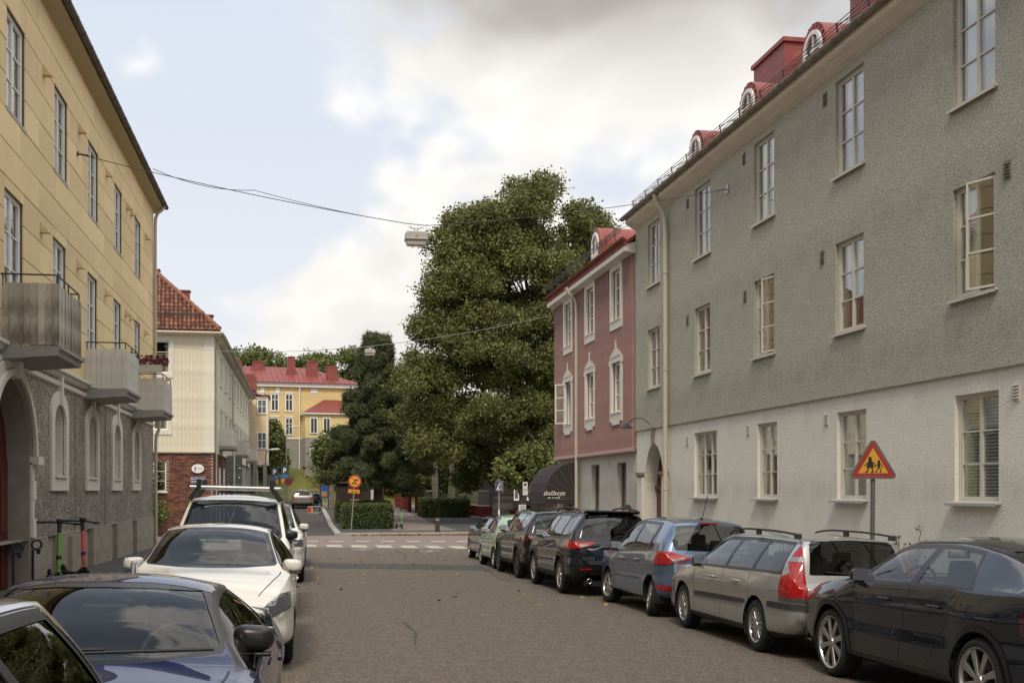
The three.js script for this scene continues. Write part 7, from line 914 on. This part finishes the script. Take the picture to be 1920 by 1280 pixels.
{ // signs and lamps up the far street
  let o = thing('sign_back_panels', 'dark grey backs of stacked traffic sign panels on a pole before the cream house', 'sign'); o.position.set(-3.15, G(-3.15, 57.5), -57.5); part(o, 'pole', bar([0, 0, 0.06], [0, 4.0, 0.06], 0.045), M.steel); for (let i = 0; i < 4; i++) part(o, 'panel', rbx(0.72, 0.44, 0.02, 0.006, 0, 2.3 + i * 0.46, 0), plain(0.035, 0.04, 0.038, 0.6)); part(o, 'sticker', [b6(0.2, 0.28, 2.4, 2.44, 0.011, 0.013), b6(0.18, 0.26, 2.85, 2.88, 0.011, 0.013), b6(0.2, 0.28, 3.3, 3.33, 0.011, 0.013)], M.whiteFrame);
  const P = (label, X, D, y) => { const s = thing('parking_sign', label, 'sign'); s.position.set(X, G(X, D), -D); pole(s, y + 0.4, 0.035); const p = part(s, 'plate', rbx(0.62, 0.62, 0.02, 0.01, 0, y, 0.045), plain(0.03, 0.045, 0.08, 0.5)); part(p, 'letter', T(text('P', 0.4, font, 0.004), 0, y, 0.056), M.whiteFrame); part(s, 'blue_plate', rbx(0.62, 0.3, 0.02, 0.01, 0, y - 0.5, 0.045), plain(0.05, 0.16, 0.4, 0.5)); part(s, 'orange_plate', rbx(0.62, 0.34, 0.02, 0.01, 0, y - 0.86, 0.045), plain(0.6, 0.27, 0.03, 0.5)); };
  P('parking sign with blue and orange plates beside the far street', -1.35, 98, 3.35); P('parking sign turned edge on beside the lamp on the grass', -2.3, 104, 3.2);
  o = thing('red_round_sign', 'small dark red round sign below the parking sign', 'sign'); o.position.set(-1.05, G(-1.05, 97), -97); pole(o, 2.75, 0.03); part(o, 'disc', disc(0.33, 2.45, 0.045), plain(0.16, 0.02, 0.02, 0.5));
  o = thing('round_sign_back', 'grey back of a round sign with plate near the peach house', 'sign'); o.position.set(-2.2, G(-2.2, 88), -88); pole(o, 2.9, 0.03); part(o, 'disc', disc(0.36, 2.6, 0.045), plain(0.09, 0.095, 0.09, 0.6)); part(o, 'plate', rbx(0.6, 0.3, 0.012, 0.004, 0, 2.05, 0.045), plain(0.09, 0.095, 0.09, 0.6));
  const lamp = (label, X, D, h, L) => { const s = thing('street_lamp', label, 'street lamp'); s.position.set(X, G(X, D), -D); part(s, 'post', tube([[0, 0, 0], [0, h * 0.6, 0], [0, h - 0.5, 0], [0.12 * L, h - 0.1, 0], [0.4 * L, h, 0]], 0.055, 8, 40), M.steel); part(s, 'head', rbx(0.75 * L, 0.14, 0.3, 0.05, 0.75 * L, h + 0.02, 0, 0, 0, 0.06), plain(0.6, 0.6, 0.57, 0.4)); };
  lamp('short street lamp with pale head beside the peach house', -2.5, 85, 4.85, 0.85); lamp('tall curved street lamp in front of the yellow hill house', -1.4, 112, 7.4, 1.1);
}
// e-scooters
function scooter(col, dark) {
  const s = new THREE.Group(); s.name = 'electric_scooter'; const P = plain(...col, 0.45);
  part(s, 'stem', bar([0, 0.22, 0.42], [0, 0.95, 0.24], 0.034, 12), P); part(s, 'stem_sleeve', [bar([0, 0.5, 0.352], [0, 0.56, 0.337], 0.044, 12), bar([0, 0.95, 0.24], [0, 1.12, 0.2], 0.036, 12)], M.black); part(s, 'badge', b6(-0.02, 0.02, 0.36, 0.41, 0.415, 0.43), M.steel);
  part(s, 'handlebar', [tube([[-0.3, 1.12, 0.12], [-0.14, 1.13, 0.18], [0, 1.13, 0.2], [0.14, 1.13, 0.18], [0.3, 1.12, 0.12]], 0.018, 8, 24), rbx(0.1, 0.07, 0.1, 0.02, 0, 1.16, 0.2), cyl(0.022, 0.022, 0.12, -0.3, 1.12, 0.12, 0, 0.3, Math.PI / 2), cyl(0.022, 0.022, 0.12, 0.3, 1.12, 0.12, 0, -0.3, Math.PI / 2), bar([0.2, 1.13, 0.17], [0.24, 1.08, 0.26], 0.008)], M.black);
  part(s, 'deck', [rbx(0.17, 0.06, 0.62, 0.02, 0, 0.16, -0.06), plank([0, 0.17, 0.24], [0, 0.26, 0.42], 0.09, 0.06)], M.black); part(s, 'fender', [uvBox(T(new THREE.TorusGeometry(0.14, 0.035, 6, 12, 2.2), 0, 0.13, 0.47, 0, Math.PI / 2, 0.4)), uvBox(T(new THREE.TorusGeometry(0.14, 0.035, 6, 12, 2.2), 0, 0.13, -0.47, 0, Math.PI / 2, 0.6))], M.black);
  for (const z of [0.47, -0.47]) { const w = part(s, 'wheel', uvBox(T(new THREE.TorusGeometry(0.1, 0.028, 8, 22), 0, 0.128, z, 0, Math.PI / 2)), M.rubber); part(w, 'hub', cyl(0.06, 0.06, 0.05, 0, 0.128, z, 0, 0, Math.PI / 2), M.steel); }
  part(s, 'kickstand', bar([0.06, 0.14, 0.0], [0.16, 0.0, -0.04], 0.01), M.steel); return s;
}
for (const [col, label, X, D, ry, rz] of [[[0.13, 0.36, 0.02], 'bright green electric scooter by the pebble dash wall', -4.25, 21.5, 0.35, -0.06], [[0.62, 0.07, 0.06], 'coral red electric scooter by the pebble dash wall', -4.2, 23.0, 0.6, -0.08], [[0.13, 0.36, 0.02], 'green electric scooter standing alone on the plaza beside the hedge', 5.35, 65.4, 0.25, -0.04], [[0.62, 0.07, 0.06], 'electric scooter poking up between the two left hedges', 2.6, 72.6, 0.4, 0]]) { const s = tag(scooter(col), label, 'scooter', 'rental scooters'); s.position.set(X, G(X, D) + (X < 0 ? 0.125 : 0.1), -D); s.rotation.set(0, ry, rz); }
for (const [D, label] of [[19.9, 'black post with curled loop beside the red gateway door jamb'], [18.6, 'black post with curled loop in front of the red gateway door']]) { const o = thing('loop_post', label, 'post'); o.position.set(-4.25, G(-4.25, D) + 0.12, -D); part(o, 'post', bar([0, 0, 0], [0, 0.72, 0], 0.022), M.black); part(o, 'loop', [uvBox(T(new THREE.TorusGeometry(0.075, 0.018, 8, 18), 0.06, 0.8, 0, 0, 0.5, 0)), rbx(0.06, 0.1, 0.06, 0.02, 0.09, 0.7, 0.02)], M.black); }
{ // flower box on the far balcony
  const o = thing('balcony_flower_box', 'white flower box with pink geraniums on the balcony rail', 'planter'); o.position.set(-4.25, EYE + 3.36, -34.86);
  part(o, 'box', extr([[-0.3, 0], [0.3, 0], [0.33, 0.2], [-0.33, 0.2]], 0.18, 0.01), plain(0.55, 0.54, 0.5)); const a = [], b = []; for (let i = 0; i < 260; i++) { const p = V(rr(-0.38, 0.5), 0.2 + Math.abs(rr(-0.22, 0.28)), 0.09 + rr(-0.16, 0.16)); (rnd() < 0.55 ? a : b).push(p); }
  const fl = leafClump(6, 0.03, 0.05, 71, 0.9); foliage(o, 'blossoms', fl, needleMat, a, [[0.45, 0.05, 0.16], [0.55, 0.10, 0.25], [0.35, 0.03, 0.10]]); foliage(o, 'leaves', fl, needleMat, b, [[0.08, 0.11, 0.03], [0.11, 0.14, 0.04]]);
}
{ // dry twiggy shrub at the foot of the right wall
  const o = thing('twiggy_shrub', 'dry twiggy shrub at the foot of the white wall by the school sign', 'shrub'), X = 9.3, D = 16.9, y0 = G(X, D) + 0.12; const g = [], tips = [];
  for (let i = 0; i < 16; i++) { const a = rr(0, 6.28), r = rr(0.15, 0.5), h = rr(0.8, 1.45), e = [X - 0.1 + r * Math.cos(a) * 0.6, y0 + h, -D + r * Math.sin(a)]; g.push(limb([X, y0, -D], e, 0.012, 0.004, 0.12)); for (let k = 0; k < 4; k++) { const f = rr(0.5, 1), q = [lerp(X, e[0], f), lerp(y0, e[1], f), lerp(-D, e[2], f)], t = [q[0] + rr(-0.12, 0.12), q[1] + rr(0.03, 0.16), q[2] + rr(-0.14, 0.14)]; g.push(bar(q, t, 0.004, 4)); tips.push(V(...t)); } }
  part(o, 'twigs', g, M.bark); foliage(o, 'buds', leafClump(4, 0.02, 0.03, 91, 0.8), needleMat, tips, [[0.10, 0.09, 0.05], [0.13, 0.10, 0.06]]);
}
{ // person bending by the parked cars: cap, dark jacket
  const o = thing('person', 'person in dark cap and black jacket leaning forward behind the black suv', 'person');
  const J = { hip: [0, 0.93, 0.06], waist: [0, 1.08, 0.03], chest: [0, 1.30, -0.08], neck: [0, 1.44, -0.18], shL: [0.19, 1.38, -0.12], shR: [-0.19, 1.38, -0.12], elL: [0.25, 1.13, -0.2], elR: [-0.25, 1.13, -0.2], haL: [0.2, 0.98, -0.42], haR: [-0.2, 0.98, -0.42], hL: [0.1, 0.9, 0.06], hR: [-0.1, 0.9, 0.06], kL: [0.11, 0.5, 0.02], kR: [-0.11, 0.5, 0.06], aL: [0.11, 0.09, 0.06], aR: [-0.11, 0.09, 0.1], tL: [0.12, 0.04, -0.12], tR: [-0.12, 0.04, -0.08] };
  const bones = [['hip', 'waist', 0.15, 0.14], ['waist', 'chest', 0.14, 0.17], ['chest', 'neck', 0.15, 0.06], ['shL', 'shR', 0.085, 0.085], ['shL', 'elL', 0.07, 0.052], ['elL', 'haL', 0.05, 0.036], ['shR', 'elR', 0.07, 0.052], ['elR', 'haR', 0.05, 0.036], ['hip', 'hL', 0.13, 0.11], ['hip', 'hR', 0.13, 0.11], ['hL', 'kL', 0.1, 0.065], ['kL', 'aL', 0.064, 0.045], ['hR', 'kR', 0.1, 0.065], ['kR', 'aR', 0.064, 0.045], ['aL', 'tL', 0.045, 0.035], ['aR', 'tR', 0.045, 0.035]].map(([a, b, r0, r1]) => [J[a], J[b], r0, r1]);
  const field = (bs, res, c, half, mat) => { const mc = new MarchingCubes(res, mat, false, false, 120000); mc.isolation = 0; const s = (2 * half) / res; let k = 0; for (let z = 0; z < res; z++) for (let y = 0; y < res; y++) for (let x = 0; x < res; x++, k++) { const px = c[0] - half + x * s, py = c[1] - half + y * s, pz = c[2] - half + z * s; let d = 1; for (const [a, b, r0, r1] of bs) { const ex = b[0] - a[0], ey = b[1] - a[1], ez = b[2] - a[2], wx = px - a[0], wy = py - a[1], wz = pz - a[2], t = clamp((wx * ex + wy * ey + wz * ez) / (ex * ex + ey * ey + ez * ez + 1e-9)), q = Math.hypot(wx - ex * t, wy - ey * t, wz - ez * t) - lerp(r0, r1, t), h = clamp(0.5 + 0.5 * (d - q) / 0.04); d = lerp(d, q, h) - 0.04 * h * (1 - h); } mc.field[k] = -d; } mc.update(); const n = mc.count, g = new THREE.BufferGeometry(); g.setAttribute('position', new THREE.BufferAttribute(mc.positionArray.slice(0, n * 3), 3)); g.setAttribute('normal', new THREE.BufferAttribute(mc.normalArray.slice(0, n * 3), 3)); const p = g.attributes.position; for (let i = 0; i < n; i++) p.setXYZ(i, c[0] + p.getX(i) * half, c[1] + p.getY(i) * half, c[2] + p.getZ(i) * half); return uvBox(g); };
  const fingers = []; for (const s of [1, -1]) for (let i = 0; i < 5; i++) { const h = s > 0 ? J.haL : J.haR, th = i === 4, ox = th ? -s * 0.035 : (i - 1.5) * 0.021, L = th ? 0.05 : [0.066, 0.075, 0.07, 0.055][i]; fingers.push([[h[0] + ox, h[1] - 0.01, h[2] - 0.04], [h[0] + ox * 1.2, h[1] - 0.03, h[2] - 0.04 - L * 0.6], 0.0105, 0.009], [[h[0] + ox * 1.2, h[1] - 0.03, h[2] - 0.04 - L * 0.6], [h[0] + ox * 1.15, h[1] - 0.065, h[2] - 0.05 - L * 0.7], 0.009, 0.008]); }
  const jacket = plain(0.015, 0.015, 0.018, 0.9), skin = plain(0.42, 0.24, 0.17, 0.6);
  part(o, 'body', field(bones, 90, [0, 0.85, -0.05], 0.95, jacket), jacket);
  part(o, 'hands', fingers.map(([a, b, r]) => bar(a, b, r, 8)).concat([J.haL, J.haR].map((h) => rbx(0.085, 0.035, 0.09, 0.015, h[0], h[1], h[2] - 0.03))), skin);
  const hc = [0, 1.56, -0.27]; const headB = [[[0, 1.58, -0.25], [0, 1.6, -0.27], 0.088, 0.092], [[0, 1.53, -0.31], [0, 1.5, -0.33], 0.062, 0.045], [[0, 1.46, -0.2], [0, 1.54, -0.26], 0.055, 0.06], [[0, 1.56, -0.36], [0, 1.535, -0.375], 0.012, 0.016], [[0.085, 1.56, -0.25], [0.09, 1.53, -0.25], 0.018, 0.012], [[-0.085, 1.56, -0.25], [-0.09, 1.53, -0.25], 0.018, 0.012]];
  const hd = part(o, 'head', field(headB, 60, hc, 0.19, skin), skin); part(hd, 'eyes', [-0.032, 0.032].map((x) => uvBox(T(new THREE.SphereGeometry(0.011, 8, 6), x, 1.573, -0.352))), M.black); part(hd, 'mouth', rbx(0.045, 0.008, 0.01, 0.003, 0, 1.495, -0.372), plain(0.3, 0.1, 0.09)); part(hd, 'hair', uvBox(T(new THREE.SphereGeometry(0.1, 16, 10, 0, 6.3, 0, 1.9), 0, 1.592, -0.245, 0.35)), plain(0.02, 0.015, 0.012, 0.9));
  part(hd, 'cap', [uvBox(T(new THREE.SphereGeometry(0.107, 18, 10, 0, 6.3, 0, 1.45), 0, 1.61, -0.26, -0.15)), rbx(0.15, 0.012, 0.12, 0.005, 0, 1.625, -0.40, 0.25)], plain(0.03, 0.035, 0.025, 0.9));
  o.position.set(8.7, G(8.5, 29.8) + 0.12, -29.8); o.rotation.y = Math.PI / 2 - 0.3;
}
flag(scene);
renderer.render(scene, camera);
